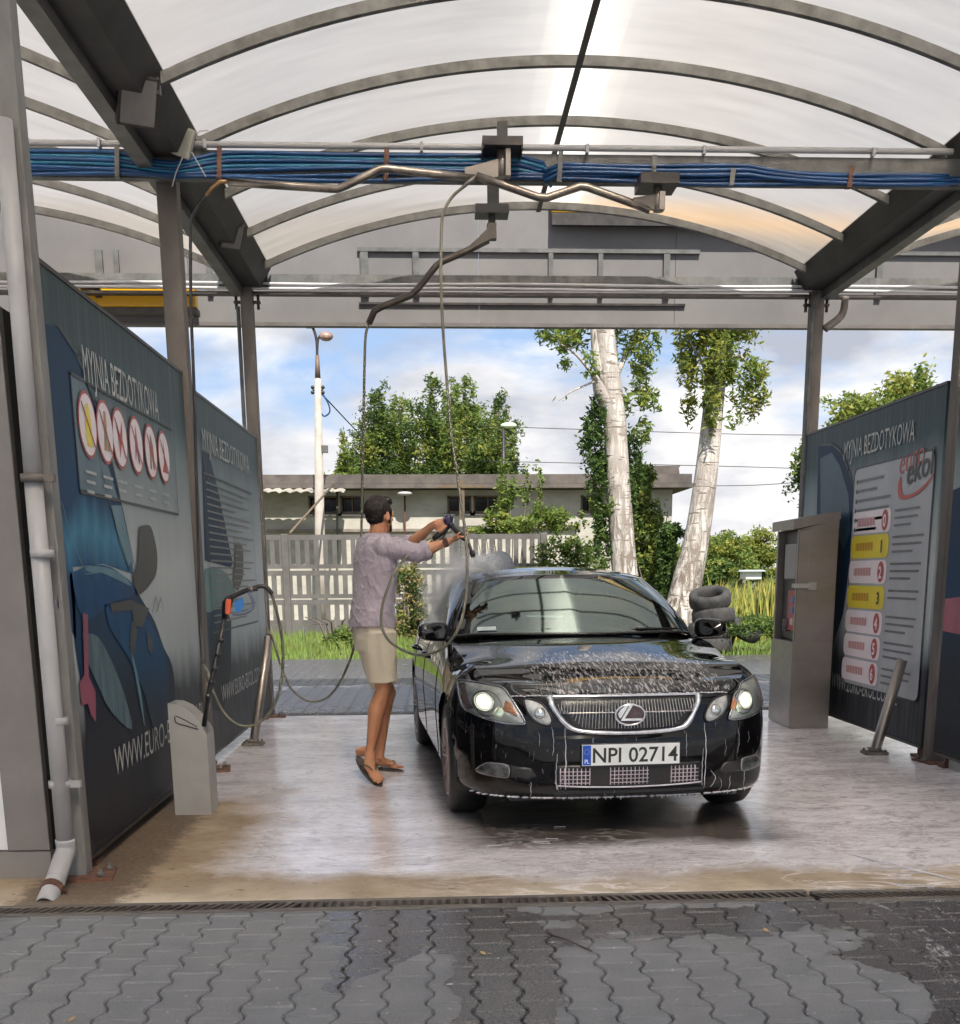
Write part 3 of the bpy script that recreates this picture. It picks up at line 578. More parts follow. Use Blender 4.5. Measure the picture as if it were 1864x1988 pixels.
# ---------------------------------------------------------------- wash bay signs
def nz(n, c0, c1, sc=3, st=(1, 1, 1), rough=.45): return mat(n, c0, rough, 0, c1, sc, stretch=st)
pm, t, b = nodes_mat('sign_backdrop_print')
c = N(t, 'ShaderNodeTexCoord'); sp = N(t, 'ShaderNodeSeparateXYZ'); t.links.new(c.outputs['Object'], sp.inputs[0])
r = N(t, 'ShaderNodeValToRGB'); e = r.color_ramp; zz = mathn(t, 'ADD', mathn(t, 'DIVIDE', sp.outputs[2], 2.7), mathn(t, 'MULTIPLY', mathn(t, 'SUBTRACT', noi(t, mapn(t, c.outputs['Object'], (1, 2.2, 0.5)), 2.2, 5), 0.5), 0.10))
t.links.new(zz, r.inputs[0]); e.elements[0].position = 0.10; e.elements[0].color = (0.012, 0.012, 0.016, 1); e.elements[1].position = 0.97; e.elements[1].color = (0.022, 0.042, 0.050, 1)
for p_, c_ in ((0.24, (0.03, 0.035, 0.045)), (0.34, (0.36, 0.405, 0.415)), (0.52, (0.44, 0.475, 0.48)), (0.78, (0.15, 0.20, 0.215)), (0.86, (0.028, 0.058, 0.070))):
    q = e.elements.new(p_); q.color = (*c_, 1)
drip = ramp(t, noi(t, mapn(t, c.outputs['Object'], (1, 14, 0.6)), 1.5, 7, .6), .45, .8)
t.links.new(mixc(t, mathn(t, 'MULTIPLY', drip, .28), r.outputs[0], (0.22, 0.26, 0.265)), b.inputs['Base Color']); b.inputs['Roughness'].default_value = 0.5; b.inputs['Specular IOR Level'].default_value = .2
backdrop = pm
bluecar = nz('printed_blue_paint', (0.010, 0.05, 0.12), (0.03, 0.11, 0.20), 1.6, (1, 1.5, .5)); bluedk = nz('printed_dark_blue', (0.008, 0.018, 0.04), (0.015, 0.05, 0.10), 1.5, (1, 3, .6))
bluelt = nz('printed_pale_blue', (0.05, 0.15, 0.21), (0.11, 0.21, 0.25), 2.5, (1, 3, .8)); printblk = nz('printed_charcoal', (0.02, 0.022, 0.025), (0.035, 0.035, 0.04), 2)
pinkp = nz('printed_pink', (0.30, 0.075, 0.12), (0.20, 0.05, 0.085), 3); letter = nz('pale_lettering', (0.55, 0.54, 0.50), (0.22, 0.24, 0.24), 14)
panelw = nz('printed_pale_panel', (0.42, 0.435, 0.46), (0.33, 0.345, 0.37), 1.8, (1, 1, .5)); redp = nz('printed_red', (0.45, 0.055, 0.045), (0.38, 0.07, 0.055), 5)
whitep = nz('printed_white', (0.85, 0.76, 0.78), (0.76, 0.68, 0.70), 3); yelp = nz('printed_yellow', (0.78, 0.64, 0.03), (0.68, 0.56, 0.04), 3)
greyt = nz('grey_print_lines', (0.10, 0.10, 0.11), (0.16, 0.16, 0.17), 9); salmon = nz('washed_out_red_print', (0.55, 0.24, 0.23), (0.5, 0.3, 0.29), 12); amberp = nz('amber_print', (0.5, 0.24, 0.02), (0.45, 0.28, 0.03), 12)
class Sign:
    """flat printed board standing on the plane x = X, facing +x (sg=1) or -x (sg=-1)"""
    def __init__(s, X, y0, y1, z0, z1, sg, label):
        s.X = X; s.sg = sg; s.lv = 0
        s.o = thing('wash_sign', label, 'sign board', (X, (y0+y1)/2, 0)); s.y = (y0+y1)/2
        q = MB(); q.box((-sg*.02, 0, (z0+z1)/2), (.04, y1-y0, z1-z0), 0, None, .004); q.build('board', backdrop, s.o)
        for yy in (y0-s.y+.14, y1-s.y-.14):
            q = MB(); q.b2((-sg*.075, yy-.03, 0), (-sg*.045, yy+.03, z0+.3)); q.box((-sg*.06, yy, .010), (.12, .10, .02)); q.build('foot', rust, s.o)
        for nm, za, zb in (('top_rail', z1, z1+.02), ('bottom_rail', z0-.02, z0)):
            q = MB(); q.b2((-sg*.045, y0-s.y, za), (sg*.004, y1-s.y, zb)); q.build(nm, darkst, s.o)
    def pt(s, y, z, lift): return (s.sg*(.0015+.0016*lift), y-s.y, z)
    def poly(s, yz, m, name, lift=1, smooth=0):
        if smooth:
            P3 = [Vector((0, a, b)) for a, b in yz]; P3 = bez(P3+[P3[0]], smooth)[:-1]; yz = [(p.y, p.z) for p in P3]
        q = MB(); pts = [Vector(s.pt(y, z, lift)) for y, z in yz]
        a = sum((yz[i][0]*yz[(i+1) % len(yz)][1]-yz[(i+1) % len(yz)][0]*yz[i][1]) for i in range(len(yz)))
        if (a < 0) == (s.sg > 0): pts = pts[::-1]
        q.add(pts, [tuple(range(len(pts)))]); return q.build(name, m, s.o)
    def px(s, uv, m, name, lift=1, smooth=0):
        yz = []
        for u, v in uv: p = atx(u, v, s.X); yz.append((p.y, p.z))
        return s.poly(yz, m, name, lift, smooth)
    def line(s, yz, w, m, name, lift=2, closed=True):
        q = MB(); n = len(yz); 
        for i in range(n if closed else n-1):
            a = Vector(s.pt(*yz[i], lift)); b_ = Vector(s.pt(*yz[(i+1) % n], lift)); d = (b_-a).normalized(); nn = Vector((1, 0, 0)).cross(d)*w/2
            vs = [a-nn-d*w/2, b_-nn+d*w/2, b_+nn+d*w/2, a+nn-d*w/2]; 
            if s.sg < 0: vs = vs[::-1]
            q.add(vs, [(0, 1, 2, 3)])
        return q.build(name, m, s.o)
    def text(s, body, y, z, size, m, fit=None, lift=3, bold=0.0, fw=1.0, shear=0.0, slope=0.0, name='lettering'):
        dr = Vector((0, s.sg*math.cos(slope), math.sin(slope))); upn = Vector((0, -s.sg*math.sin(slope), math.cos(slope))); nn = dr.cross(upn)
        o = Vector(s.pt(y, z, lift)); M4 = Matrix(((dr.x, upn.x, nn.x, o.x), (dr.y, upn.y, nn.y, o.y), (dr.z, upn.z, nn.z, o.z), (0, 0, 0, 1)))
        q = MB(); put_text(q, body, size, M4, fw, 0, bold, fit, shear); return q.build(name, m, s.o)
    def disc(s, y, z, ry, rz, m, name, lift=1, n=28): return s.poly([(y+ry*math.cos(2*math.pi*k/n), z+rz*math.sin(2*math.pi*k/n)) for k in range(n)], m, name, lift)
    def rrect(s, y0, y1, z0, z1, r, m, name, lift=1):
        yz = []
        for cy, cz, a0 in ((y1-r, z1-r, 0), (y0+r, z1-r, 90), (y0+r, z0+r, 180), (y1-r, z0+r, 270)):
            for k in range(6): a = R(a0+18*k); yz.append((cy+r*math.cos(a), cz+r*math.sin(a)))
        return s.poly(yz, m, name, lift), yz
def c4(x, y): return (x*.3333, 621.3+y*.3333)     # measurement crops
def c3(x, y): return (x*.3333, 1242.7+y*.3333)
def c6(x, y): return (1579.3+x*.1823, 776.7+y*.1823)
def c7(x, y): return (1579.3+x*.2083, 1087.4+y*.2083)
def yz_of(s, uv):
    p = atx(uv[0], uv[1], s.X); return p.y, p.z

def zprint(name, stops, sc=(1, 3, .5), amt=.5, dark=(.01, .02, .035)):
    m, t, b = nodes_mat(name); c = N(t, 'ShaderNodeTexCoord'); sp = N(t, 'ShaderNodeSeparateXYZ'); t.links.new(c.outputs['Object'], sp.inputs[0]); r = N(t, 'ShaderNodeValToRGB'); e = r.color_ramp
    n_ = noi(t, mapn(t, c.outputs['Object'], sc), 1.6, 6, .55); t.links.new(mathn(t, 'ADD', mathn(t, 'DIVIDE', sp.outputs[2], 2.7), mathn(t, 'MULTIPLY', mathn(t, 'SUBTRACT', n_, .5), .16)), r.inputs[0])
    e.elements[0].position = stops[0][0]; e.elements[0].color = (*stops[0][1], 1); e.elements[1].position = stops[-1][0]; e.elements[1].color = (*stops[-1][1], 1)
    for p_, c_ in stops[1:-1]: q = e.elements.new(p_); q.color = (*c_, 1)
    t.links.new(mixc(t, mathn(t, 'MULTIPLY', ramp(t, noi(t, mapn(t, c.outputs['Object'], sc), 3.1, 4), .45, .7), amt), r.outputs[0], dark), b.inputs['Base Color']); b.inputs['Roughness'].default_value = .5; b.inputs['Specular IOR Level'].default_value = .15; return m
bluecar = zprint('blue_car_print', [(.12, (.012, .014, .02)), (.26, (.012, .03, .06)), (.36, (.006, .055, .14)), (.50, (.006, .05, .14)), (.57, (.05, .20, .32)), (.63, (.004, .038, .10)), (.85, (.003, .030, .075)), (1, (.006, .035, .075))])
bluedk = zprint('dark_car_print', [(.10, (.012, .012, .016)), (.27, (.014, .018, .028)), (.40, (.008, .035, .08)), (.52, (.006, .03, .08)), (.8, (.004, .025, .065)), (1, (.008, .03, .07))])
# --- left, near
s = Sign(-1.665, 5.56, 8.47, 0.07, 2.66, 1, 'tall printed sign board with six round prohibition symbols on the near left wall')
s.px([c4(255, 20), c4(330, 40), c4(430, 190), c4(560, 480), c4(650, 830), c4(720, 1150), c4(770, 1400), c4(770, 1480), c4(600, 1420), c4(420, 1440), c3(430, -330), c3(440, 0), c3(330, -200), c4(340, 1000), c4(280, 400)], bluecar, 'car_window_print', 1)
s.px([c4(640, 1080), c4(700, 1080), c4(765, 1400), c4(740, 1440), c4(690, 1300)], bluelt, 'window_reflection', 3)
s.px([c4(400, 300), c4(480, 350), c4(520, 450), c4(620, 830), c4(680, 1040), c4(460, 985)], nz('printed_teal_glass', (0.05, .10, .14), (0.10, 0.16, .19), 2, (1, 2, .5)), 'window_reflection', 2)
s.line([yz_of(s, c4(*q)) for q in ((330, 30), (440, 200), (540, 470), (640, 800), (710, 1120), (775, 1430))], .012, printblk, 'window_seal', 4, False)
s.line([yz_of(s, c4(*q)) for q in ((480, 380), (520, 560), (590, 900), (680, 1250), (760, 1480))], .007, printblk, 'window_seal', 4, False)
s.line([yz_of(s, c4(*q)) for q in ((350, 1060), (400, 1250), (490, 1480), (560, 1470))], .006, bluelt, 'window_seal', 4, False)
# lower wing of the car
s.px([c4(400, 1480), c4(520, 1430), c4(640, 1440), c4(760, 1530), c4(830, 1640), c4(900, 1760), c3(950, 40), c3(1000, 150), c3(1020, 350), c3(1005, 700), c3(980, 850), c3(545, 1180), c3(500, 500), c3(430, 0), c4(420, 1700)], bluedk, 'car_wing_print', 1, 3)
s.px([c4(410, 1470), c4(540, 1425), c4(650, 1450), c4(760, 1530), c4(770, 1600), c4(640, 1650), c4(500, 1750), c4(440, 1650)], bluecar, 'car_wing_print', 3, 3)
s.px([c4(480, 1430), c4(600, 1440), c4(700, 1480), c4(760, 1550), c4(690, 1520), c4(590, 1475), c4(500, 1465)], bluelt, 'wing_highlight', 4, 3)
s.px([c4(600, 1660), c4(700, 1650), c4(820, 1700), c4(890, 1800), c3(950, 60), c3(985, 260), c3(960, 620), c3(900, 560), c3(830, 300), c3(740, 100), c3(640, -60)], bluecar, 'car_wing_print', 3, 3)
s.px([c3(470, -40), c3(560, -20), c3(640, 120), c3(720, 330), c3(760, 520), c3(640, 420), c3(560, 260), c3(500, 120)], nz('printed_grey_highlight', (.03, .07, .10), (.10, .16, .18), 6, (1, 3, .6)), 'wing_highlight', 4, 3)
s.px([c3(740, 0), c3(775, 120), c3(812, 300), c3(835, 500), c3(818, 420), c3(785, 240)], bluelt, 'wing_highlight', 4, 3)
# mirror
s.px([c4(803, 1205), c4(835, 1195), c4(870, 1205), c4(895, 1290), c4(908, 1380), c4(900, 1480), c4(862, 1545), c4(840, 1572), c4(800, 1600), c4(780, 1560), c4(762, 1500), c4(790, 1420), c4(797, 1300)], printblk, 'mirror_print', 5, 3)
s.px([c4(630, 1650), c4(750, 1630), c4(860, 1680), c4(820, 1790), c4(770, 1780), c4(760, 1690), c4(640, 1700)], printblk, 'mirror_print', 5)
s.px([c3(755, -120), c3(790, -60), c3(770, 110), c3(745, 40)], printblk, 'handle_print', 5); s.px([c3(845, -60), c3(880, 0), c3(875, 95), c3(850, 50)], printblk, 'handle_print', 5)
s.px([c3(470, -160), c3(500, -150), c3(505, 210), c3(545, 300), c3(548, 480), c3(520, 440), c3(500, 370), c3(465, 380), c3(452, 250), c3(480, 200)], pinkp, 'pink_shape_print', 5)
yz = [yz_of(s, c4(*q)) for q in ((400, 300), (1000, 642), (1035, 1140), (460, 990))]; z0 = (yz[2][1]+yz[3][1])/2; z1 = (yz[0][1]+yz[1][1])/2; y0 = yz[0][0]; y1 = yz[1][0]
s.rrect(y0, y1, z0, z1, .07, nz('faded_panel_print', (0.22, .235, .235), (.17, .185, .19), 2), 'symbol_panel', 2) if False else None
s.line([(y0, z0), (y1, z0), (y1, z1), (y0, z1)], .014, printblk, 'panel_outline', 4)
cols = [yelp, nz('printed_orange', (.55, .25, .05), (.15, .2, .25), 25), redp, nz('printed_plum', (.25, .05, .10), (.35, .1, .12), 20), nz('printed_brown', (.35, .12, .06), (.3, .15, .1), 20), redp]
zc = (z0+z1)/2+.06
for k, uv in enumerate(((500, 625), (603, 675), (690, 722), (786, 762), (872, 800), (948, 830))):
    y, z = yz_of(s, c4(*uv)); z = zc+.0
    s.disc(y, z, .155, .155, redp, 'symbol_ring', 5); s.disc(y, z, .140, .140, whitep, 'symbol_disc', 6)
    sh = [[(-.04, -.1), (.05, -.1), (.055, .02), (.02, .1), (-.03, .09), (-.055, 0)], [(-.02, .1), (.02, .1), (.03, 0), (.06, -.09), (-.05, -.09), (-.03, .0)], [(-.07, .07), (0, .02), (.06, .1), (.04, 0), (.08, -.07), (.02, -.02), (-.03, -.1), (-.04, -.01)],
          [(0, .11), (.02, .02), (.05, -.08), (.02, -.1), (-.01, -.03), (-.05, -.09), (-.03, .02)], [(-.05, -.1), (-.04, .03), (0, .1), (.05, .03), (.06, -.1), (.02, -.09), (.0, 0), (-.02, -.1)], [(-.07, -.09), (-.02, -.03), (-.01, .1), (.015, .0), (.07, -.09)]][k]
    s.poly([(y+a, z+b_) for a, b_ in sh], cols[k], 'symbol_figure', 7)
    s.line([(y-.09, z+.09), (y+.09, z-.09)], .014, redp, 'symbol_bar', 8, False)
    for j in range(3 if k < 2 else 2): s.line([(y-.09, z-.22-.045*j), (y+.08-.03*j, z-.22-.045*j)], .014, nz('faint_caption', (.42, .44, .45), (.3, .33, .34), 30), 'caption_line', 5, False)
ya, za = yz_of(s, c4(465, 170)); yb, zb = yz_of(s, c4(910, 470))
s.text('MYJNIA BEZDOTYKOWA', ya, 2.27, .23, letter, fit=yb-ya, lift=5)
ya, za = yz_of(s, c3(665, 850)); yb, zb = yz_of(s, c3(1060, 640))
s.text('WWW.EURO-EKOL.COM.PL', ya, .37, .20, letter, fit=8.42-ya, lift=6, shear=.1)
s.line([yz_of(s, c4(880, 1700)), yz_of(s, c4(900, 1610)), yz_of(s, c4(915, 1690))], .01, greyt, 'scratch_mark', 4, False); s.line([yz_of(s, c4(905, 1700)), yz_of(s, c4(930, 1620)), yz_of(s, c4(945, 1690))], .01, greyt, 'scratch_mark', 4, False)

# --- left, far
s = Sign(-1.665, 8.66, 11.76, 0.09, 2.60, 1, 'sign board with rows of small print on the far left wall behind the lance')
s.px([c4(1175, 760), c4(1215, 780), c4(1270, 1000), c4(1330, 1300), c4(1355, 1420), c4(1340, 1440), c4(1190, 1400)], bluedk, 'car_window_print', 1)
s.px([c4(1190, 1450), c4(1240, 1440), c4(1310, 1470), c4(1360, 1560), c4(1370, 1640), c4(1300, 1650), c4(1190, 1700)], nz('printed_teal', (.05, .13, .15), (.09, .19, .2), 3), 'car_wing_print', 2, 3)
s.px([c4(1190, 1700), c4(1300, 1660), c4(1345, 1750), c3(1345, 190), c3(1300, 420), c3(1215, 400), c3(1190, 0)], bluedk, 'car_wing_print', 1)
s.px([c4(1365, 1300), c4(1385, 1295), c4(1408, 1330), c4(1412, 1470), c4(1395, 1545), c4(1375, 1575), c4(1352, 1510), c4(1360, 1450)], printblk, 'mirror_print', 4, 3)
s.line([yz_of(s, c4(*q)) for q in ((1170, 770), (1230, 1000), (1300, 1250), (1360, 1500))], .014, printblk, 'window_seal', 3, False)
ya, _ = yz_of(s, c4(1172, 760)); yb, _ = yz_of(s, c4(1460, 1000)); s.line([(ya, .95), (yb, .95), (yb, 2.08), (ya, 2.08)], .014, printblk, 'panel_outline', 4)
for j in range(21):
    z = 2.02-j*.05; L_ = (1.0, .8, .93, .6, .97, .9, .72)[j % 7]; s.line([(ya+.06, z), (ya+.06+(yb-ya-.12)*L_, z)], .013, greyt, 'small_print_line', 5, False)
s.text('MYJNIA BEZDOTYKOWA', ya+.02, 2.24, .22, letter, fit=yb-ya-.1, lift=5)
s.text('WWW.EURO-EKOL.COM.PL', 9.15, .42, .18, letter, fit=2.3, lift=5)
# purple-brown grime along the foot of this board
# --- right, far
s = Sign(3.545, 8.52, 11.72, 0.10, 2.62, -1, 'programme sign board with numbered red and yellow buttons on the right wall')
s.px([c6(60, 480), c6(200, 480), c6(300, 560), c6(370, 720), c6(425, 930), c6(440, 1100), c6(390, 1700), c6(360, 1985), c7(280, 500), c7(150, 900), c7(120, 1380), c6(30, 1500)], bluedk, 'car_window_print', 1)
s.px([c6(80, 620), c6(200, 560), c6(290, 700), c6(380, 1000), c6(400, 1400), c6(330, 1600), c6(200, 1300), c6(80, 1200)], nz('printed_mid_blue', (.015, .045, .085), (.03, .08, .13), 2), 'car_window_print', 2)
s.line([yz_of(s, c6(*q)) for q in ((80, 480), (210, 470), (310, 560), (380, 740), (460, 980), (525, 1180))], .02, printblk, 'window_seal', 3, False)
A0, _ = yz_of(s, c6(460, 660)); A1, _ = yz_of(s, c6(1385, 410)); _, zt = yz_of(s, c6(1385, 400)); _, zb_ = yz_of(s, c7(1000, 1330))
A1 = 8.62; _r, yzp = s.rrect(A1, A0, zb_, 2.20, .07, panelw, 'pale_panel', 4); s.line(yzp, .012, printblk, 'panel_outline', 5)
W_ = yz_of(s, c6(455, 1300))[0]-yz_of(s, c6(862, 1270))[0]
tops = [c6(660, 1180), c6(645, 1445), c6(630, 1725), c7(530, 255), c7(515, 485), c7(500, 715), c7(480, 950)]
bots = [c6(660, 1400), c6(645, 1670), c6(630, 1935), c7(530, 440), c7(515, 675), c7(490, 905), c7(470, 1135)]
for k in range(7):
    y, z1_ = yz_of(s, tops[k]); y2, z0_ = yz_of(s, bots[k]); yc = A0-.03-W_/2-.0+(.06*0); zc_ = (z0_+z1_)/2; yc += .012*k
    yel = k in (1, 3); s.rrect(yc-W_/2, yc+W_/2, zc_-.092, zc_+.092, .06, yelp if yel else whitep, 'programme_button', 6)
    s.poly([(yc+W_*.36, zc_+.03), (yc-W_*.10, zc_+.035), (yc-W_*.10, zc_-.03), (yc+W_*.36, zc_-.03)], amberp if yel else salmon, 'worn_button_print', 7)
    for q_ in range(6): s.line([(yc+W_*(.33-.075*q_), zc_-.026), (yc+W_*(.33-.075*q_), zc_+.03)], .007, yelp if yel else whitep, 'print_gap', 8, False)
    dg = ['0', '1', '2', '3', '4', '5', '6'][k]
    if not yel: s.disc(yc-W_*.36, zc_, .07, .082, redp, 'number_disc', 7)
    s.text(dg, yc-W_*.36+.036, zc_-.048, .13, whitep if not yel else printblk, lift=9, bold=.004, name='number')
    for j in range(2 if k == 3 else 3): s.line([(yc-W_/2-.08, zc_+.06-.055*j), (yc-W_/2-(1.0, .95, .7)[j]*(.62 if k else .5)-.05, zc_+.06-.055*j)], .017, greyt, 'description_line', 6, False)
for j in range(6):
    z = 2.09-j*.078; s.line([(A0-.12, z), (A0-.12-(.55, .42, .72, .70, .60, .45)[j], z)], .022, greyt, 'description_line', 6, False)
    s.disc(A0-.08, z, .018, .02, printblk, 'bullet', 6, 10)
# logo
ye, ze = yz_of(s, c6(930, 770)); y2, z2 = yz_of(s, c6(1195, 650)); s.text('euro', ye, ze-.02, .26, redp, fit=abs(ye-y2), lift=7, slope=.10, bold=-.002, shear=.15)
ye, ze = yz_of(s, c6(1005, 920)); y2, z2 = yz_of(s, c6(1285, 780)); s.text('ekol', ye, ze+.01, .27, printblk, fit=abs(ye-y2), lift=8, slope=.10, bold=.003, shear=.15)
sw = [c6(950, 800), c6(925, 860), c6(915, 960), c6(930, 1040), c6(980, 1058), c6(1080, 1030), c6(1190, 950), c6(1280, 830), c6(1290, 790), c6(1210, 890), c6(1100, 980), c6(1000, 1015), c6(960, 990), c6(950, 920)]
s.px(sw, redp, 'logo_swoosh', 7, 3)
ya, _ = yz_of(s, c6(340, 500)); yb, _ = yz_of(s, c6(1095, 300)); s.text('MYJNIA BEZDOTYKOWA', ya, 2.30, .22, letter, fit=ya-yb, lift=5)
ya, _ = yz_of(s, c7(170, 1250)); yb, _ = yz_of(s, c7(780, 1440)); s.text('WWW.EURO-EKOL.COM.PL', ya, .345, .19, letter, fit=ya-yb, lift=5, shear=.1)
# --- right, near sliver
s = Sign(3.545, 5.6, 8.3, 0.10, 2.62, -1, 'dark sign board edge with a pink patch at the right border')
s.poly([(8.28, .95), (8.28, 1.17), (7.9, 1.2), (7.8, .93)], pinkp, 'pink_shape_print', 2); s.poly([(8.29, .12), (8.29, 1.9), (6.4, 2.1), (5.7, .12)], bluedk, 'car_wing_print', 1)

# ---------------------------------------------------------------- left cabin, downpipe
cab = thing('equipment_cabin', 'pale cabin with grey corner trim at the left edge', 'cabin', (-1.872, 5.44, 0))
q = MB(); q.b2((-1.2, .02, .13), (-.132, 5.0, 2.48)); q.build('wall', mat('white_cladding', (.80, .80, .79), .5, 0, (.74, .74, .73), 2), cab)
q = MB(); q.b2((-.131, .06, .03), (.055, 3.2, 2.47)); q.build('side_wall', mat('shaded_side_cladding', (.015, .014, .014), .8, 0, (.03, .028, .027), 5), cab)  # near-black colour stands in for the shaded gap beside the sign
q = MB(); q.b2((-.131, 0, .13), (.06, .055, 2.47), 0, .004); q.build('corner_trim', mat('grey_trim', (.19, .18, .175), .5, .1, (.155, .147, .142), 3), cab)
q = MB(); q.b2((-1.2, -.01, .0), (.065, .05, .125)); q.build('base_rail', mat('grey_trim2', (.22, .21, .2), .5, .2, (.18, .17, .165), 3), cab)
q = MB()
for k in range(7): q.box((-.12, -.012, 2.36-.022*k), (.10, .02, .012))
q.build('vent', galv, cab)
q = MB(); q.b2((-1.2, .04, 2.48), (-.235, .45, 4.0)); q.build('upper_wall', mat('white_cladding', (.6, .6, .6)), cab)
q = MB(); q.b2((-1.2, .02, 2.47), (-.03, .5, 2.50)); q.build('joint_trim', galvd, cab)
dp = thing('downpipe', 'white plastic rainwater downpipe beside the front left post', 'downpipe', (-1.82, 5.3, 0))
def dpb(mb, n, m): o = mb.build(n, m); o.parent = dp; o.matrix_parent_inverse = Matrix.Translation(-Vector(dp.location))
Yp = 5.34; A = at(6, 232, Yp); B = at(64, 925, Yp); Cc = at(127, 1640, Yp-.03)
q = MB(); q.tube([A, (A+B)/2, B], .036, 0, 16); dpb(q, 'upper_pipe', pvc)
q = MB(); q.tube([B, (B+Cc)/2, Cc], .038, 0, 16); dpb(q, 'lower_pipe', pvc)
for uv in ((64, 928), (82, 1075), (112, 1400), (117, 1522)):
    p_ = at(uv[0], uv[1], Yp-.01); q = MB(); q.cyl(p_-Vector((0, 0, .016)), p_+Vector((0, 0, .016)), .050 if uv[1] != 1400 else .045, 0, 16)
    if uv[1] in (928, 1522): q.box(p_+Vector((.06, .0, 0)), (.06, .03, .03))
    dpb(q, 'pipe_clamp', pvc if uv[1] != 928 else galvd)
E1 = at(128, 1650, Yp-.03); E2 = gnd(110, 1700, .07); E2 = at(108, 1710, 5.18); E3 = at(88, 1757, 5.03)
q = MB(); q.tube(bez([E1+Vector((0, 0, .05)), E1, E1+(E2-E1)*.35, E2], 5), .043, 0, 16); dpb(q, 'elbow', pvc)
q = MB(); a = E2; b_ = E3; 
dr = (b_-a).normalized(); u = dr.orthogonal().normalized(); w = dr.cross(u); rows = []
for rr_, d_ in ((.043, a), (.043, b_), (.037, b_), (.037, a)): rows.append([d_+(u*math.cos(2*math.pi*k/16)+w*math.sin(2*math.pi*k/16))*rr_ for k in range(16)])
q.grid(rows, 0, True, True); dpb(q, 'outlet', pvc)
q = MB(); pc = a+(b_-a)*.35; q.tube([pc-dr*.018, pc+dr*.018], .048, 0, 16); q.tube(bez([pc+Vector((.05, 0, 0)), pc+Vector((.06, .03, -.06)), pc+Vector((.05, .05, -.09))], 4), .008, 0, 6); dpb(q, 'rusty_clamp', rust)

# ---------------------------------------------------------------- kiosk
ky = 10.43; kx0 = at(1532, 1413, ky).x; kx1 = at(1602, 1413, ky).x
kk = thing('pay_kiosk', 'tall stainless steel pay kiosk with coin panel beside the right sign', 'kiosk', ((kx0+kx1)/2+.0, ky+.28, 0), R(0))
kw = kx1-kx0+.02; kd = .66
q = MB(); q.b2((-kw/2, -kd/2, .0), (kw/2, kd/2, .76), 0, .004); q.b2((-kw/2+.10, -kd/2, .76), (kw/2, kd/2, 1.72), 0, .004); q.b2((-kw/2, -kd/2, .76), (-kw/2+.1, -kd/2+.04, 1.72)); q.b2((-kw/2, kd/2-.04, .76), (-kw/2+.1, kd/2, 1.72)); q.build('cabinet', stain, kk)
q = MB(); q.prism([(-kw/2-.05, -kd/2-.005, 1.715), (kw/2+.01, -kd/2-.005, 1.80), (kw/2+.01, -kd/2-.005, 1.87), (-kw/2-.05, -kd/2-.005, 1.80)], (0, kd+.01, 0)); q.prism([(-kw/2, -kd/2+.0, 1.715), (kw/2, -kd/2+.0, 1.715), (kw/2, -kd/2+.0, 1.805)], (0, kd-.0, 0)); q.build('canopy_top', stain, kk)
q = MB(); q.b2((-kw/2+.06, -kd/2+.05, .78), (-kw/2+.105, kd/2-.05, 1.70)); q.build('control_recess', blackm, kk)
q = MB(); q.b2((-kw/2+.02, -kd/2+.12, 1.30), (-kw/2+.06, kd/2-.2, 1.60), 0, .006); q.build('display', mat('display_housing', (.22, .22, .23), .3, .3), kk)
q = MB(); q.b2((-kw/2+.03, -kd/2+.10, .85), (-kw/2+.062, -kd/2+.34, 1.20), 0, .004); q.build('button_panel', mat('red_panel', (.35, .05, .05), .4, 0, (.25, .04, .05), 14), kk)
for zb in (.93, 1.03, 1.12): q = MB(); q.b2((-kw/2+.02, -kd/2+.14, zb-.03), (-kw/2+.035, -kd/2+.22, zb+.03), 0, .004); q.build('push_button', mat('blue_button', (.05, .12, .35), .3) if zb > 1 else mat('pale_button', (.5, .42, .4), .3), kk)
q = MB(); q.cyl((-kw/2+.03, .02, .84), (-kw/2+.03, .02, .95), .035, 0, 12); q.build('coin_cup', galvd, kk)
q = MB(); q.b2((-kw/2-.03, -kd/2-.02, 1.225), (-kw/2+.13, -kd/2+.04, 1.262)); q.b2((-kw/2+.10, -kd/2-.03, 1.205), (-kw/2+.17, -kd/2-.002, 1.275), 0, .004); q.build('lock_bar', staind, kk)
q = MB(); q.b2((-kw/2-.012, -kd/2-.004, .02), (-kw/2+.0, kd/2, .755)); q.build('door_edge', stain, kk)
q = MB(); q.b2((-kw/2-.0, -kd/2-.006, .77), (-kw/2+.003, -kd/2-.001, 1.7)); q.build('edge_seam', darkst, kk)

# ---------------------------------------------------------------- bollards / stands
def bollard(base, top, r, label):
    o = thing('steel_stand', label, 'steel stand', tuple(base), 0, 'tilted steel tube stands'); d = top-base; dn = d.normalized(); u = dn.orthogonal().normalized(); w = dn.cross(u); rows = []
    for rr_, k in ((r, 0.0), (r, 1.0), (r-.006, 1.0), (r-.006, .6)): rows.append([d*k+(u*math.cos(2*math.pi*i/20)+w*math.sin(2*math.pi*i/20))*rr_ for i in range(20)])
    q = MB(); q.grid(rows, 0, True, True); q.tube([d*.59, d*.6], r-.007, 1, 20); q.build('tube', [stain, darkst], o)
    q = MB(); q.box((0, 0, .012), (.17, .15, .024), 0, None, .003); q.cyl((0, 0, .02), (0, 0, .05), r+.012, 0, 16)
    for a in (-1, 1):
        for b_ in (-1, 1): q.cyl((a*.065, b_*.055, .02), (a*.065, b_*.055, .04), .01, 0, 6)
    q.build('foot_plate', galvd, o); return o
bollard(Vector((3.31, 8.82, 0)), at(1752, 1281, 8.80), .040, 'stainless tube stand leaning in front of the right sign')
bt = at(522, 1236, 9.76); bollard(Vector((-1.54, 9.80, 0)), bt, .036, 'stainless tube stand leaning beside the far left sign')
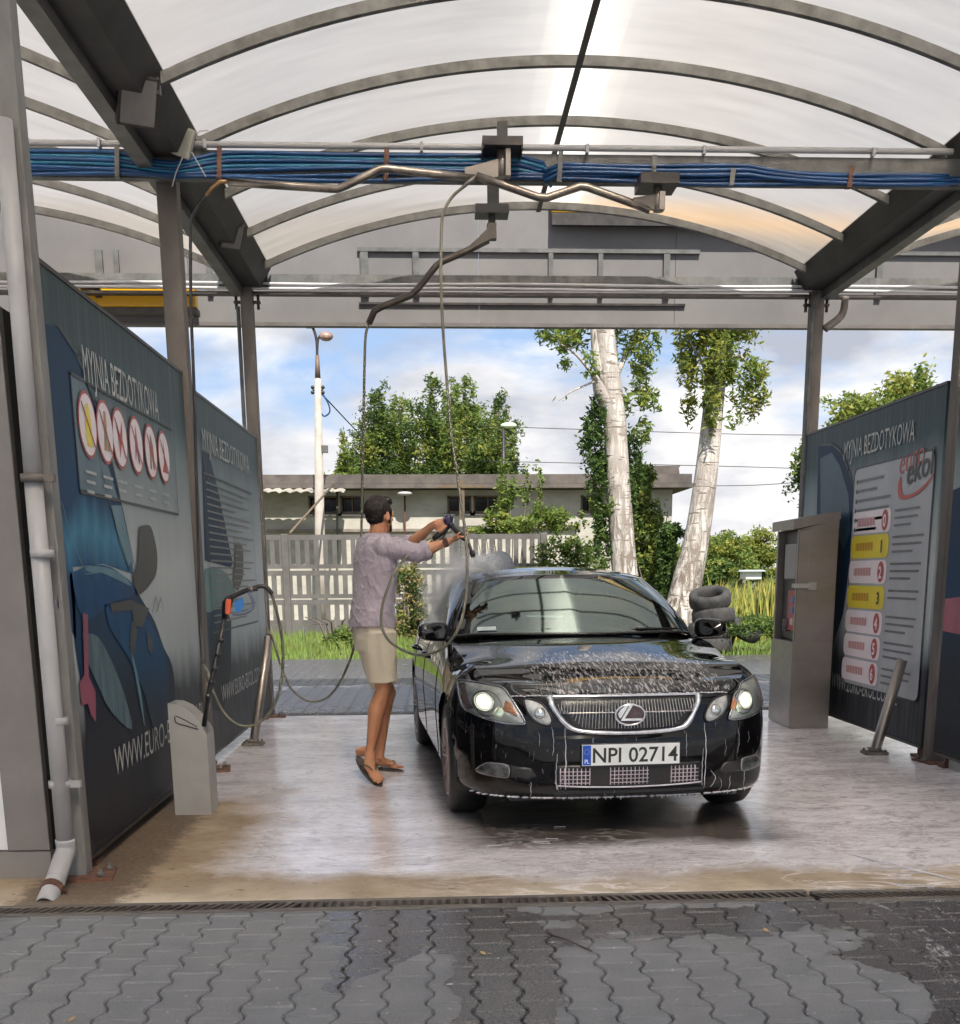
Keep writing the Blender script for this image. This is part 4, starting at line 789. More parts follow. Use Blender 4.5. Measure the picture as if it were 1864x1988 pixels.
# lance holders
def holder(loc, label):
    o = thing('lance_holder', label, 'lance holder', loc, 0, 'grey sheet metal lance holders')
    def side(x0, x1, y):
        pts = []
        for a, z in ((x0, 0), (x1, 0), (x1, .47), (x1-.02, .51), (x1-.06, .57), (x1-.11, .62), (x1-.16, .645), (x0, .65)): pts.append((a, y, z))
        return pts
    w = .21; d_ = .22; q = MB(); q.prism(side(-w/2, w/2, -d_/2), (0, .004, 0)); q.prism(side(-w/2, w/2, d_/2-.004), (0, .004, 0)); q.b2((-w/2, -d_/2+.004, 0), (-w/2+.004, d_/2-.004, .65)); q.b2((w/2-.004, -d_/2+.004, 0), (w/2, d_/2-.004, .47))
    q.build('box', staind, o)
    q = MB(); q.tube(bez([(-.07, -d_/2-.001, .575), (-.06, -d_/2-.002, .54), (.0, -d_/2-.002, .52), (.06, -d_/2-.001, .50)], 5), .004, 0, 6); q.tube(bez([(-.065, -d_/2-.001, .58), (-.03, -d_/2-.002, .565), (.03, -d_/2-.002, .53), (.055, -d_/2-.002, .515)], 5), .003, 0, 6); q.build('handle_slot', darkst, o); return o
hx = at(375, 1583, 6.87).x; holder((hx, 6.99, 0), 'grey sheet metal lance holder box at the left holding the black lance')
holder((at(1868, 1510, 8.0).x+.05, 8.0, .0), 'pale lance holder cut by the right border of the picture')
# resting lance with trigger gun
ln = thing('spray_lance', 'black spray lance with orange and blue trigger gun resting in the left holder', 'spray lance', (hx+.03, 6.99, .45))
def lb(mb, n, m): o = mb.build(n, m); o.parent = ln; o.matrix_parent_inverse = Matrix.Translation(-Vector(ln.location)); return o
LY = 7.0
q = MB(); q.tube([at(396, 1410, LY), at(405, 1350, LY), at(437, 1195, LY)], .014, 0, 10); lb(q, 'lance_tube', blackm)
q = MB(); 
for k in range(5): 
    u_ = 404+6.2*k; v_ = 1355-27*k; q.cyl(at(u_, v_, LY), at(u_+1.5, v_-7, LY), .019, 0, 10)
lb(q, 'grip_ridges', hosem)
q = MB(); q.tube([at(436, 1200, LY), at(441, 1172, LY), at(447, 1160, LY)], .022, 0, 10, rs=[.018, .03, .022]); q.tube(bez([at(444, 1162, LY), at(465, 1152, LY), at(485, 1144, LY), at(500, 1143, LY)], 5), .014, 0, 10); lb(q, 'gun_body', blackm)
q = MB(); q.box(at(443, 1178, LY-.03), (.030, .02, .085), 0, Matrix.Rotation(.12, 3, 'Y'), .006); lb(q, 'orange_cover', mat('orange_plastic', (.75, .13, .05), .35))
q = MB(); q.tube(bez([at(452, 1192, LY), at(468, 1192, LY), at(484, 1186, LY), at(492, 1174, LY), at(486, 1155, LY), at(482, 1146, LY)], 6), .009, 0, 8); lb(q, 'trigger_guard', mat('grey_blue_plastic', (.12, .14, .2), .35))
q = MB(); q.prism([at(455, 1168, LY-.01), at(470, 1160, LY-.01), at(474, 1175, LY-.01), at(466, 1188, LY-.01), at(456, 1188, LY-.01)], (0, .02, 0)); lb(q, 'trigger', mat('blue_plastic', (.03, .16, .45), .3))
q = MB(); q.tube(bez([at(490, 1143, LY), at(505, 1138, LY), at(518, 1141, LY), at(528, 1153, LY)], 6), .013, 0, 10); q.cyl(at(484, 1145, LY), at(491, 1142, LY), .016, 1, 10); lb(q, 'hose_tail', [blackm, stain])
q = MB(); q.tube(bez([at(527, 1152, LY), at(538, 1190, 7.05), at(548, 1245, 7.1), at(548, 1310, 7.15), at(532, 1370, 7.2), at(500, 1405, 7.25), at(465, 1408, 7.3), at(436, 1385, 7.3), at(415, 1345, 7.3), at(405, 1310, 7.4), at(395, 1290, 7.9)], 8), .0085, 0, 8); lb(q, 'hose', hoseg)
for uv0, uv1 in (((522, 1232), (552, 1300)),):
    pass

# ---------------------------------------------------------------- background: fence, building, poles
fn = thing('concrete_fence', 'precast concrete fence with rows of vertical slots', 'fence', (-1, 27, 0))
def fnb(mb, n, m): o = mb.build(n, m); o.parent = fn; o.matrix_parent_inverse = Matrix.Translation(-Vector(fn.location)); return o
px = [-5.28, -3.32, -1.36, .60, 2.36]
for i, x in enumerate(px):
    q = MB(); q.b2((x-.075, 26.93, -.1), (x+.075, 27.07, 2.24), 0, .015); fnb(q, 'post', conc)
for i in range(4):
    a, b_ = px[i]+.075, px[i+1]-.075
    for (z0, z1) in ((1.50, 2.22), (.86, 1.46), (.30, .83)):
        q = MB(); q.b2((a, 26.97, z0), (b_, 27.03, z0+.09)); q.b2((a, 26.97, z1-.11), (b_, 27.03, z1)); n = 9
        for k in range(n+1):
            xx = a+(b_-a)*k/n; h = .052; q.b2((max(a, xx-h), 26.972, z0+.09), (min(b_, xx+h), 27.028, z1-.11))
        fnb(q, 'slotted_panel', conc)
    q = MB(); q.b2((a, 26.97, -.1), (b_, 27.03, .29)); fnb(q, 'base_panel', conc)
BY = 36.0
bl = thing('garage_building', 'long low cream building with flat dark roof behind the fence', 'building', (1, BY, 0))
def blb(mb, n, m, par=None): o = mb.build(n, m); o.parent = bl; o.matrix_parent_inverse = Matrix.Translation(-Vector(bl.location)); return o
wz = 3.78
wins = [(at(598, 950, BY+.5).x, at(655, 950, BY+.5).x), (at(660, 950, BY+.5).x, at(706, 950, BY+.5).x), (at(868, 950, BY+.5).x, at(915, 950, BY+.5).x), (at(919, 950, BY+.5).x, at(975, 950, BY+.5).x), (at(1128, 950, BY+.5).x, at(1162, 950, BY+.5).x)]
zw0, zw1 = 3.13, 3.62; q = MB(); xs = [-13]+[v for w_ in wins for v in w_]+[7.05]
for i in range(0, len(xs), 2): q.b2((xs[i], BY+.5, -.1), (xs[i+1], BY+.8, wz))
for a, b_ in wins: q.b2((a, BY+.5, -.1), (b_, BY+.8, zw0)); q.b2((a, BY+.5, zw1), (b_, BY+.8, wz))
q.b2((-13, BY+.8, -.1), (7.05, BY+7, wz)); blb(q, 'wall', plaster)
for a, b_ in wins:
    q = MB(); q.b2((a, BY+.72, zw0), (b_, BY+.75, zw1)); o = blb(q, 'window', glassd)
    q = MB(); q.b2((a, BY+.48, zw0), (b_, BY+.6, zw0+.05)); q.b2((a, BY+.48, zw1-.05), (b_, BY+.6, zw1)); q.b2((a, BY+.48, zw0), (a+.05, BY+.6, zw1)); q.b2((b_-.05, BY+.48, zw0), (b_, BY+.6, zw1)); q.b2(((a+b_)/2-.02, BY+.55, zw0), ((a+b_)/2+.02, BY+.6, zw1))
    w2 = q.build('frame', wood, o); 
    q = MB(); q.b2((a-.1, BY+.44, zw0-.07), (b_+.1, BY+.52, zw0-.002)); q.build('sill', conc, o)
    for ch in o.children: ch.matrix_parent_inverse = Matrix.Identity(4)
q = MB(); q.b2((-13.3, BY-.1, 3.80), (7.55, BY+7.4, 3.92)); q.b2((-13.3, BY-.1, 3.925), (7.5, BY-.0, 4.18)); q.b2((-13.3, BY+.0, 3.925), (7.45, BY+7.3, 4.10)); blb(q, 'roof', roofm)
q = MB(); q.prism([(5.75, BY+.4, 4.10), (7.25, BY+.4, 4.10), (7.2, BY+.4, 4.38), (7.25, BY+.4, 4.45), (5.95, BY+.4, 4.45), (5.75, BY+.4, 4.36)], (0, 3, 0)); blb(q, 'roof_vent_block', roofm)
q = MB(); rows = []
for k in range(60):
    x = -8.5+k*.1; z = 3.74+.03*math.sin(k*2.1)+.02*noise.noise(Vector((k*.3, 0, 0))); rows.append([(x, BY-1.0, z-.10), (x, BY-.12, z+.02), (x, BY-.12, z+.05), (x, BY-1.0, z-.075)])
q.grid(rows, 0, False, True); blb(q, 'corrugated_awning', mat('bleached_corrugated_sheet', (.42, .40, .35), .8, 0, (.25, .22, .17), 5))
q = MB(); q.b2((-5.0, BY+.35, 2.60), (.4, BY+.5, 2.68)); q.b2((.9, BY+.35, 2.68), (4.2, BY+.5, 2.76)); blb(q, 'wall_ledge', mat('brown_ledge', (.15, .12, .1), .8, 0, (.25, .22, .19), 3))
for u, v in ((655, 1000), (786, 1000)): q = MB(); p0 = at(u, 945, BY+.3); p1 = at(u, 1100, BY+.3); q.tube([p0, p1], .03, 0, 8); blb(q, 'wall_pipe', rust if u > 700 else galvd)
pl = at(895, 965, BY-.3); q = MB(); q.b2((pl.x-.05, BY-.4, 2.9), (pl.x+.1, BY-.25, 4.0)); q.b2((pl.x-.7, BY-.45, 3.78), (pl.x+.75, BY-.35, 3.86)); blb(q, 'timber_brace', wood)
lp = at(786, 958, BY); q = MB(); q.ball(lp, (.22, .1, .06)); q.tube([lp+Vector((.2, .3, .1)), lp], .02); blb(q, 'wall_lamp', pvc)
p0 = at(648, 940, BY-1); p1 = at(563, 1035, 27.3); 
gw = thing('leaning_pole', 'thin leaning wooden pole running from fence to roof edge', 'pole', tuple(p1)); q = MB(); q.tube([Vector((0, 0, 0)), p0-p1], .03, 0, 8); q.build('shaft', wood, gw)
# lamp poles
lpY = 33.5; b0 = at(622, 1100, lpY); tp = at(617, 735, lpY)
lm = thing('street_lamp', 'tall concrete pole with two curved lamp arms in front of the building', 'street lamp', (b0.x, lpY, 0))
def lmb(mb, n, m): o = mb.build(n, m); o.parent = lm; o.matrix_parent_inverse = Matrix.Translation(-Vector(lm.location)); return o
q = MB(); q.tube([(b0.x, lpY, -.1), b0, tp], .09, 0, 12, rs=[.17, .15, .085]); lmb(q, 'pole', mat('pale_concrete_pole', (.42, .38, .33), .8, 0, (.3, .26, .22), 3))
q = MB(); q.tube([tp, at(616, 690, lpY)], .06, 0, 10, rs=[.075, .05]); lmb(q, 'pole_top', mat('brown_steel', (.16, .11, .085), .6, .2))
q = MB(); q.tube(bez([at(616, 695, lpY), at(615, 665, lpY), at(611, 645, lpY), at(605, 632, lpY)], 5), .035, 0, 8); lmb(q, 'arm', darkst)
q = MB(); q.tube(bez([at(616, 695, lpY), at(617, 665, lpY), at(621, 652, lpY), at(630, 648, lpY)], 5), .028, 0, 8); lmb(q, 'arm', darkst)
p_ = at(598, 627, lpY); q = MB(); q.box(p_, (.42, .3, .07), 0, None, .02); q.box(p_+Vector((.05, 0, -.07)), (.24, .2, .1), 0, None, .02); lmb(q, 'lamp_head', darkst)
p_ = at(633, 653, lpY); q = MB(); q.ball(p_, (.19, .15, .12)); lmb(q, 'lamp_head', mat('brown_lamp_shell', (.22, .12, .09), .4, 0, (.4, .3, .25), 8))
q = MB(); 
for sx in (-1, 1): q.tube([at(617, 758, lpY), at(617+sx*10, 757, lpY)], .02); q.ball(at(617+sx*10, 752, lpY), .05); q.ball(at(617+sx*10, 762, lpY), .05)
lmb(q, 'insulator', blackm)
q = MB(); q.tube(bez([at(627, 765, lpY), at(638, 785, lpY), at(640, 800, lpY), at(630, 808, lpY), at(622, 800, lpY)], 5), .02); lmb(q, 'cable_loop', blueh)
q = MB(); q.box(at(630, 872, lpY), (.18, .16, .18)); lmb(q, 'box', conc)
w_ = thing('overhead_cable', 'thin cable sloping down from the concrete lamp pole toward the poplars', 'cable', tuple(at(622, 762, lpY))); q = MB(); q.tube([Vector(), at(700, 845, 40)-at(622, 762, lpY)], .018, 0, 6); q.build('strand', darkst, w_)
lm2 = thing('street_lamp', 'small distant street lamp half hidden in the poplars', 'street lamp', tuple(at(978, 905, 60)))
q = MB(); q.tube([(0, 0, -6), (0, 0, at(978, 830, 60).z-lm2.location.z)], .08, 0, 8); q.build('pole', darkst, lm2); q = MB(); q.ball(Vector((.25, 0, at(980, 826, 60).z-lm2.location.z)), (.4, .2, .14)); q.build('lamp_head', mat('pale_lamp_glass', (.6, .7, .5), .3), lm2)
for i, (v0, v1, v2) in enumerate(((827, 842, 845), (895, 905, 912), (930, 943, 930))):
    a = at(930, v0, 70); m_ = at(1400, v1, 70); e_ = at(1620, v2, 70); w_ = thing('overhead_cable', ('upper', 'middle', 'lowest')[i]+' of three long overhead cables crossing the sky behind the birches', 'cable', tuple(a), 0, 'overhead cables')
    q = MB(); q.tube(bez([Vector(), m_-a, e_-a], 10), .022, 0, 5); q.build('strand', darkst, w_)

# tyres
ty = mat('old_tyre_rubber', (.022, .021, .021), .8, 0, (.055, .052, .05), 6, .2, 30)
def tyre(c, ax, r0, label):
    o = thing('old_tyre', label, 'tyre', c, 0, 'old tyres dumped by the leaning birch'); ax = Vector(ax).normalized(); u = ax.orthogonal().normalized(); w = ax.cross(u); rows = []
    prof = [(.60, -.28), (.68, -.34), (.85, -.36), (.96, -.30), (1, -.15), (1, .15), (.96, .30), (.85, .36), (.68, .34), (.60, .28), (.58, .1), (.58, -.1)]
    for k in range(28):
        a = 2*math.pi*k/28; d = u*math.cos(a)+w*math.sin(a); rows.append([d*(r0*p)+ax*(r0*h) for p, h in prof])
    rows.append(rows[0]); q = MB(); q.grid(rows, 0, True, True); q.build('carcass', ty, o)
p_ = at(1382, 1190, 20.6)
tyre((p_.x, 20.6, .11), (0, .1, 1), .37, 'lowest old tyre of the stack beside the leaning birch'); tyre((p_.x-.03, 20.62, .37), (.05, .0, 1), .37, 'second old tyre from the ground in the stack beside the leaning birch'); tyre((p_.x+.03, 20.6, .63), (-.03, .05, 1), .37, 'third old tyre from the ground in the stack beside the leaning birch'); tyre((p_.x-.04, 20.6, .92), (-.15, -.33, 1), .36, 'topmost tilted old tyre of the stack'); tyre((p_.x+.62, 20.65, .38), (.45, -.5, 1), .28, 'loose old tyre leaning on the right of the stack')
# ---------------------------------------------------------------- car
car = thing('parked_car', 'glossy black wet sedan with lit headlights being washed, front facing the viewer', 'car', (0.99, 6.08, 0), R(4.56))
paint, t, b = nodes_mat('wet_black_paint')
c = N(t, 'ShaderNodeTexCoord'); vec = c.outputs['Object']; sp = N(t, 'ShaderNodeSeparateXYZ'); t.links.new(vec, sp.inputs[0])
def window_(t, src, a0, a1, b1, b0):
    m1 = N(t, 'ShaderNodeMapRange', i_1=a0, i_2=a1); m2 = N(t, 'ShaderNodeMapRange', i_1=b0, i_2=b1); t.links.new(src, m1.inputs[0]); t.links.new(src, m2.inputs[0])
    return mathn(t, 'MULTIPLY', m1.outputs[0], m2.outputs[0])
# suds running down the bonnet front
hood_reg = mathn(t, 'MULTIPLY', window_(t, sp.outputs[1], .08, .13, .75, 1.05), window_(t, sp.outputs[0], -.72, -.35, .50, .74))
hood_reg = mathn(t, 'MULTIPLY', hood_reg, window_(t, sp.outputs[2], .738, .75, 2, 3))
n1_ = noi(t, mapn(t, vec, (95, 13, 40)), 1.0, 4, .55, .3); drops = ramp(t, mathn(t, 'ADD', n1_, mathn(t, 'MULTIPLY', mathn(t, 'SUBTRACT', hood_reg, 1.0), .30)), .50, .60)
film = ramp(t, mathn(t, 'ADD', noi(t, mapn(t, vec, (9, 2.2, 5)), 1.0, 5), mathn(t, 'MULTIPLY', mathn(t, 'SUBTRACT', hood_reg, 1.0), .4)), .48, .7)
# runs and droplets on the upright front
fr_reg = mathn(t, 'MULTIPLY', window_(t, sp.outputs[1], -1, -.5, .5, .8), window_(t, sp.outputs[2], .12, .2, .70, .76))
n2_ = noi(t, mapn(t, vec, (90, 90, 16)), 1.0, 4, .6, .5); runs = ramp(t, mathn(t, 'ADD', n2_, mathn(t, 'MULTIPLY', mathn(t, 'SUBTRACT', fr_reg, 1.0), .5)), .665, .70)
suds = mathn(t, 'MAXIMUM', drops, mathn(t, 'MULTIPLY', runs, .4))
cc = mixc(t, mathn(t, 'MULTIPLY', film, .22), (0.003, 0.003, 0.0035), (.35, .34, .34)); cc = mixc(t, mathn(t, 'MULTIPLY', suds, .5), cc, (.62, .59, .60))
t.links.new(cc, b.inputs['Base Color']); t.links.new(mixc(t, mathn(t, 'MAXIMUM', mathn(t, 'MULTIPLY', film, .22), suds), (.06, .06, .06), (.45, .45, .45)), b.inputs['Roughness'])
b.inputs['Coat Weight'].default_value = 1; b.inputs['Coat Roughness'].default_value = .02; b.inputs['Coat IOR'].default_value = 1.42; b.inputs['Specular IOR Level'].default_value = .0
bp = N(t, 'ShaderNodeBump'); bp.inputs['Strength'].default_value = .25; bp.inputs['Distance'].default_value = .003; t.links.new(suds, bp.inputs['Height']); t.links.new(bp.outputs[0], b.inputs['Normal'])
chrome = mat('chrome', (.88, .88, .90), .12, 1.0, (.6, .6, .62), 20); trimblk = mat('satin_black_trim', (.012, .012, .013), .35, 0, (.02, .02, .02), 12)
foamm = mat('white_suds', (.78, .74, .77), .35, 0, (.66, .62, .66), 60, .3, 120, sss=.1)
# glass: see-through with clear reflections
def clear(name, tint, refl, rough=.02, ior=1.5):
    m = bpy.data.materials.new(name); m.use_nodes = True; t = m.node_tree; t.nodes.clear(); o = t.nodes.new('ShaderNodeOutputMaterial'); tr = t.nodes.new('ShaderNodeBsdfTransparent'); g = t.nodes.new('ShaderNodeBsdfGlossy'); mx_ = t.nodes.new('ShaderNodeMixShader'); fr = t.nodes.new('ShaderNodeFresnel')
    tr.inputs[0].default_value = (*tint, 1); g.inputs['Roughness'].default_value = rough; g.inputs[0].default_value = (*refl, 1); fr.inputs[0].default_value = ior
    t.links.new(fr.outputs[0], mx_.inputs[0]); t.links.new(tr.outputs[0], mx_.inputs[1]); t.links.new(g.outputs[0], mx_.inputs[2]); t.links.new(mx_.outputs[0], o.inputs[0]); return m
screen_g = clear('green_tinted_windscreen', (.45, .58, .51), (.86, 1.0, .93), .05, 2.6); side_g = clear('tinted_side_glass', (.16, .18, .17), (.9, .95, .95), .02, 1.8); lens_g = clear('clear_lamp_lens', (.93, .95, .94), (1, 1, 1))

ST = [ # x, y, then ten (z, inset)
 (0, 0, 'F'), (.20, .004, 'F'), (.40, .024, 'F'), (.55, .062, 'F2'), (.68, .130, 'H'), (.78, .235, 'H'), (.85, .40, 'H2'), (.888, .60, 'W'), (.905, .88, 'W'), (.908, 1.3, 'W2'), (.910, 1.9, 'D'),
 (.910, 2.6, 'D'), (.910, 3.3, 'D'), (.905, 3.72, 'D2'), (.885, 4.2, 'D3'), (.84, 4.55, 'R'), (.72, 4.73, 'R'), (.40, 4.80, 'R'), (0, 4.825, 'R')]
LV = {
 'F': [(.205, .11), (.212, .03), (.245, .004), (.33, .0), (.43, .0), (.505, .006), (.555, .022), (.64, .042), (.715, .062), (.738, .10)],
 'F2': [(.205, .11), (.212, .03), (.245, .004), (.33, .0), (.43, .0), (.515, .002), (.58, .014), (.66, .034), (.728, .062), (.755, .11)],
 'H': [(.207, .11), (.215, .03), (.25, .004), (.33, .0), (.43, -.002), (.53, .0), (.61, .010), (.70, .034), (.765, .066), (.800, .12)],
 'H2': [(.210, .10), (.22, .03), (.255, .006), (.34, .0), (.44, -.004), (.55, -.002), (.64, .008), (.72, .028), (.785, .062), (.825, .125)],
 'W': [(.205, .09), (.22, .03), (.26, .008), (.36, .0), (.46, -.006), (.56, -.006), (.65, .002), (.74, .022), (.815, .060), (.865, .135)],
 'W2': [(.205, .08), (.22, .03), (.26, .015), (.36, .01), (.48, .002), (.58, .0), (.68, .006), (.79, .022), (.875, .055), (.935, .105)],
 'D': [(.205, .08), (.22, .04), (.26, .022), (.38, .014), (.50, .006), (.60, .0), (.70, .006), (.80, .022), (.89, .052), (.955, .088)],
 'D2': [(.205, .08), (.22, .03), (.26, .015), (.38, .004), (.50, -.006), (.60, -.008), (.70, .0), (.81, .02), (.91, .055), (.975, .10)],
 'D3': [(.22, .08), (.23, .03), (.27, .01), (.38, .002), (.50, .0), (.60, .0), (.71, .006), (.83, .03), (.93, .07), (1.0, .13)],
 'R': [(.24, .08), (.25, .03), (.29, .01), (.38, .0), (.50, .0), (.62, .004), (.74, .012), (.86, .035), (.96, .07), (1.01, .13)]}
def crm(P, sub):
    out = []; n = len(P)
    for i in range(n-1):
        p0 = P[max(i-1, 0)]; p1 = P[i]; p2 = P[i+1]; p3 = P[min(i+2, n-1)]
        for k in range(sub):
            q = k/sub; out.append([0.5*((2*b_)+(c_-a)*q+(2*a-5*b_+4*c_-d)*q*q+(3*b_-a-3*c_+d)*q**3) for a, b_, c_, d in zip(p0, p1, p2, p3)])
    out.append(list(P[-1])); return out
SUB, VS = 7, 4
rowsS = crm([[x, y]+[v for zi in LV[k] for v in zi] for x, y, k in ST], SUB)
cols_ = []
for i, r_ in enumerate(rowsS):
    a = rowsS[max(i-1, 0)]; b_ = rowsS[min(i+1, len(rowsS)-1)]; tx, ty = b_[0]-a[0], b_[1]-a[1]; l = math.hypot(tx, ty); nx, ny = ty/l, -tx/l
    if i == 0: nx, ny = 0, -1
    if i == len(rowsS)-1: nx, ny = 0, 1
    prof = crm([[r_[2+2*k], r_[3+2*k]] for k in range(10)], VS)
    cols_.append([Vector((r_[0]-nx*ins, r_[1]-ny*ins, z)) for z, ins in prof])
for p in cols_[0]+cols_[-1]: p.x = 0
L9 = [c_[-1] for c_ in cols_]
def hoodz(y): 
    T = [(.0, .738), (.10, .738), (.16, .765), (.25, .795), (.4, .835), (.6, .878), (.85, .925), (1.1, .965), (1.35, .993), (1.7, 1.0)]
    for (a, za), (b_, zb) in zip(T, T[1:]):
        if y <= b_: q = (y-a)/(b_-a); return za+(zb-za)*q
    return 1.0
body = MB()
full = [[Vector((-p.x, p.y, p.z)) for p in c_] for c_ in cols_[::-1]][:-1]+cols_   # from rear-left round the nose to rear-right
nC = len(full); nR = len(full[0])
FW, RW, WR = .87, 3.72, .372
def inarch(p):
    for wy in (FW, RW):
        if abs(p.x) > .72 and math.hypot(p.y-wy, p.z-.325) < WR: return wy
    return None
def snap(p):
    for wy in (FW, RW):
        d = math.hypot(p.y-wy, p.z-.325)
        if abs(p.x) > .72 and abs(d-WR) < .022 : return Vector((p.x, wy+(p.y-wy)*WR/d, .325+(p.z-.325)*WR/d))
    return p
o0 = 0; body.v = [tuple(snap(p)) for c_ in full for p in c_]
for i in range(nC-1):
    for j in range(nR-1):
        q = (i*nR+j, (i+1)*nR+j, (i+1)*nR+j+1, i*nR+j+1); cc_ = sum((Vector(body.v[k]) for k in q), Vector())/4
        if inarch(cc_) is not None and math.hypot(cc_.y-inarch(cc_), cc_.z-.325) < WR-.002: continue
        body.f.append(q); body.m.append(0); body.sm.append(True)
# bonnet
hr = []
kmax = max(i for i, p in enumerate(L9) if p.y < 1.62 and i < 100)
for i in range(1, kmax+1):
    e_ = L9[i]; row = []; n = 28
    for k in range(n+1):
        s_ = -1+2*k/n; x = s_*e_.x; zc = hoodz(e_.y); a = abs(s_); w = 1-a**2.6
        z = e_.z+(zc-e_.z)*w if zc > e_.z else e_.z*(1-w)+zc*w
        # creases running back from the grille corners
        cw = .36+.22*min(1, e_.y/1.4); z += .010*math.exp(-((abs(x)-cw)/.05)**2)*min(1, max(0, (e_.y-.15)/.25))-.006*math.exp(-((abs(x)-cw-.09)/.06)**2)*min(1, max(0, (e_.y-.15)/.25))
        row.append(Vector((x, e_.y, z)))
    hr.append(row)
for _ in range(14):
    old = [[p.z for p in r__] for r__ in hr]
    for i_ in range(2, len(hr)-1):
        for j_ in range(1, len(hr[0])-1): hr[i_][j_].z = .5*old[i_][j_]+.125*(old[i_-1][j_]+old[i_+1][j_]+old[i_][j_-1]+old[i_][j_+1])
body.grid(hr, 0, True)
# boot lid
br = []; k0 = min(i for i, p in enumerate(L9) if p.y > 3.95)
for i in range(k0, len(L9)-1):
    e_ = L9[i]; br.append([Vector((-e_.x+2*e_.x*k/10, e_.y, e_.z+.012*(1-(2*k/10-1)**2))) for k in range(11)])
body.grid(br, 0, True)
bo = body.build('body', [paint], car)
bvh = BVHTree.FromPolygons([Vector(v) for v in body.v], body.f)
def prj(x, z, off=0.0):
    h = bvh.ray_cast(Vector((x, -1, z)), Vector((0, 1, 0)))
    if h[0] is None: return Vector((x, .5, z))
    return h[0]+Vector((0, -1, 0))*off*.6+h[1].normalized()*(off*.4 if h[1].y < 0 else -off*.4)
def smooth_poly(P2, n=4, closed=True):
    P3 = [Vector((x, 0, z)) for x, z in P2]; m = len(P3); out = []
    for i in range(m):
        a, b_, c_, d = P3[(i-1) % m], P3[i], P3[(i+1) % m], P3[(i+2) % m]
        for k in range(n):
            q = k/n; p = 0.5*((2*b_)+(c_-a)*q+(2*a-5*b_+4*c_-d)*q*q+(3*b_-a-3*c_+d)*q**3); out.append((p.x, p.z))
    return out
def patch(P2, off, bulge=0.0, m=8, rim=.006, mi=0, q=None, cen=None):
    if sum(P2[i][0]*P2[(i+1) % len(P2)][1]-P2[(i+1) % len(P2)][0]*P2[i][1] for i in range(len(P2))) > 0: P2 = P2[::-1]
    q = q or MB(); cx, cz = cen or (sum(p[0] for p in P2)/len(P2), sum(p[1] for p in P2)/len(P2)); rows = []
    for k in range(m+1):
        r_ = k/m; rows.append([prj(cx+(x-cx)*r_, cz+(z-cz)*r_, off+bulge*(1-r_*r_)) for x, z in P2])
    rows.append([prj(x, z, off)+Vector((0, rim+.001, 0)) for x, z in P2]); q.grid(rows, mi, True, True); return q
def ring(P2, r_, off, closed=True, q=None, mi=0, rz=None):
    q = q or MB(); pts = [prj(x, z, off) for x, z in P2]; pts = pts+[pts[0], pts[1]] if closed else pts; q.tube(pts, r_, mi, 8, not closed); return q
mirr = lambda P2: [(-x, z) for x, z in P2][::-1]
CX0 = 0.0
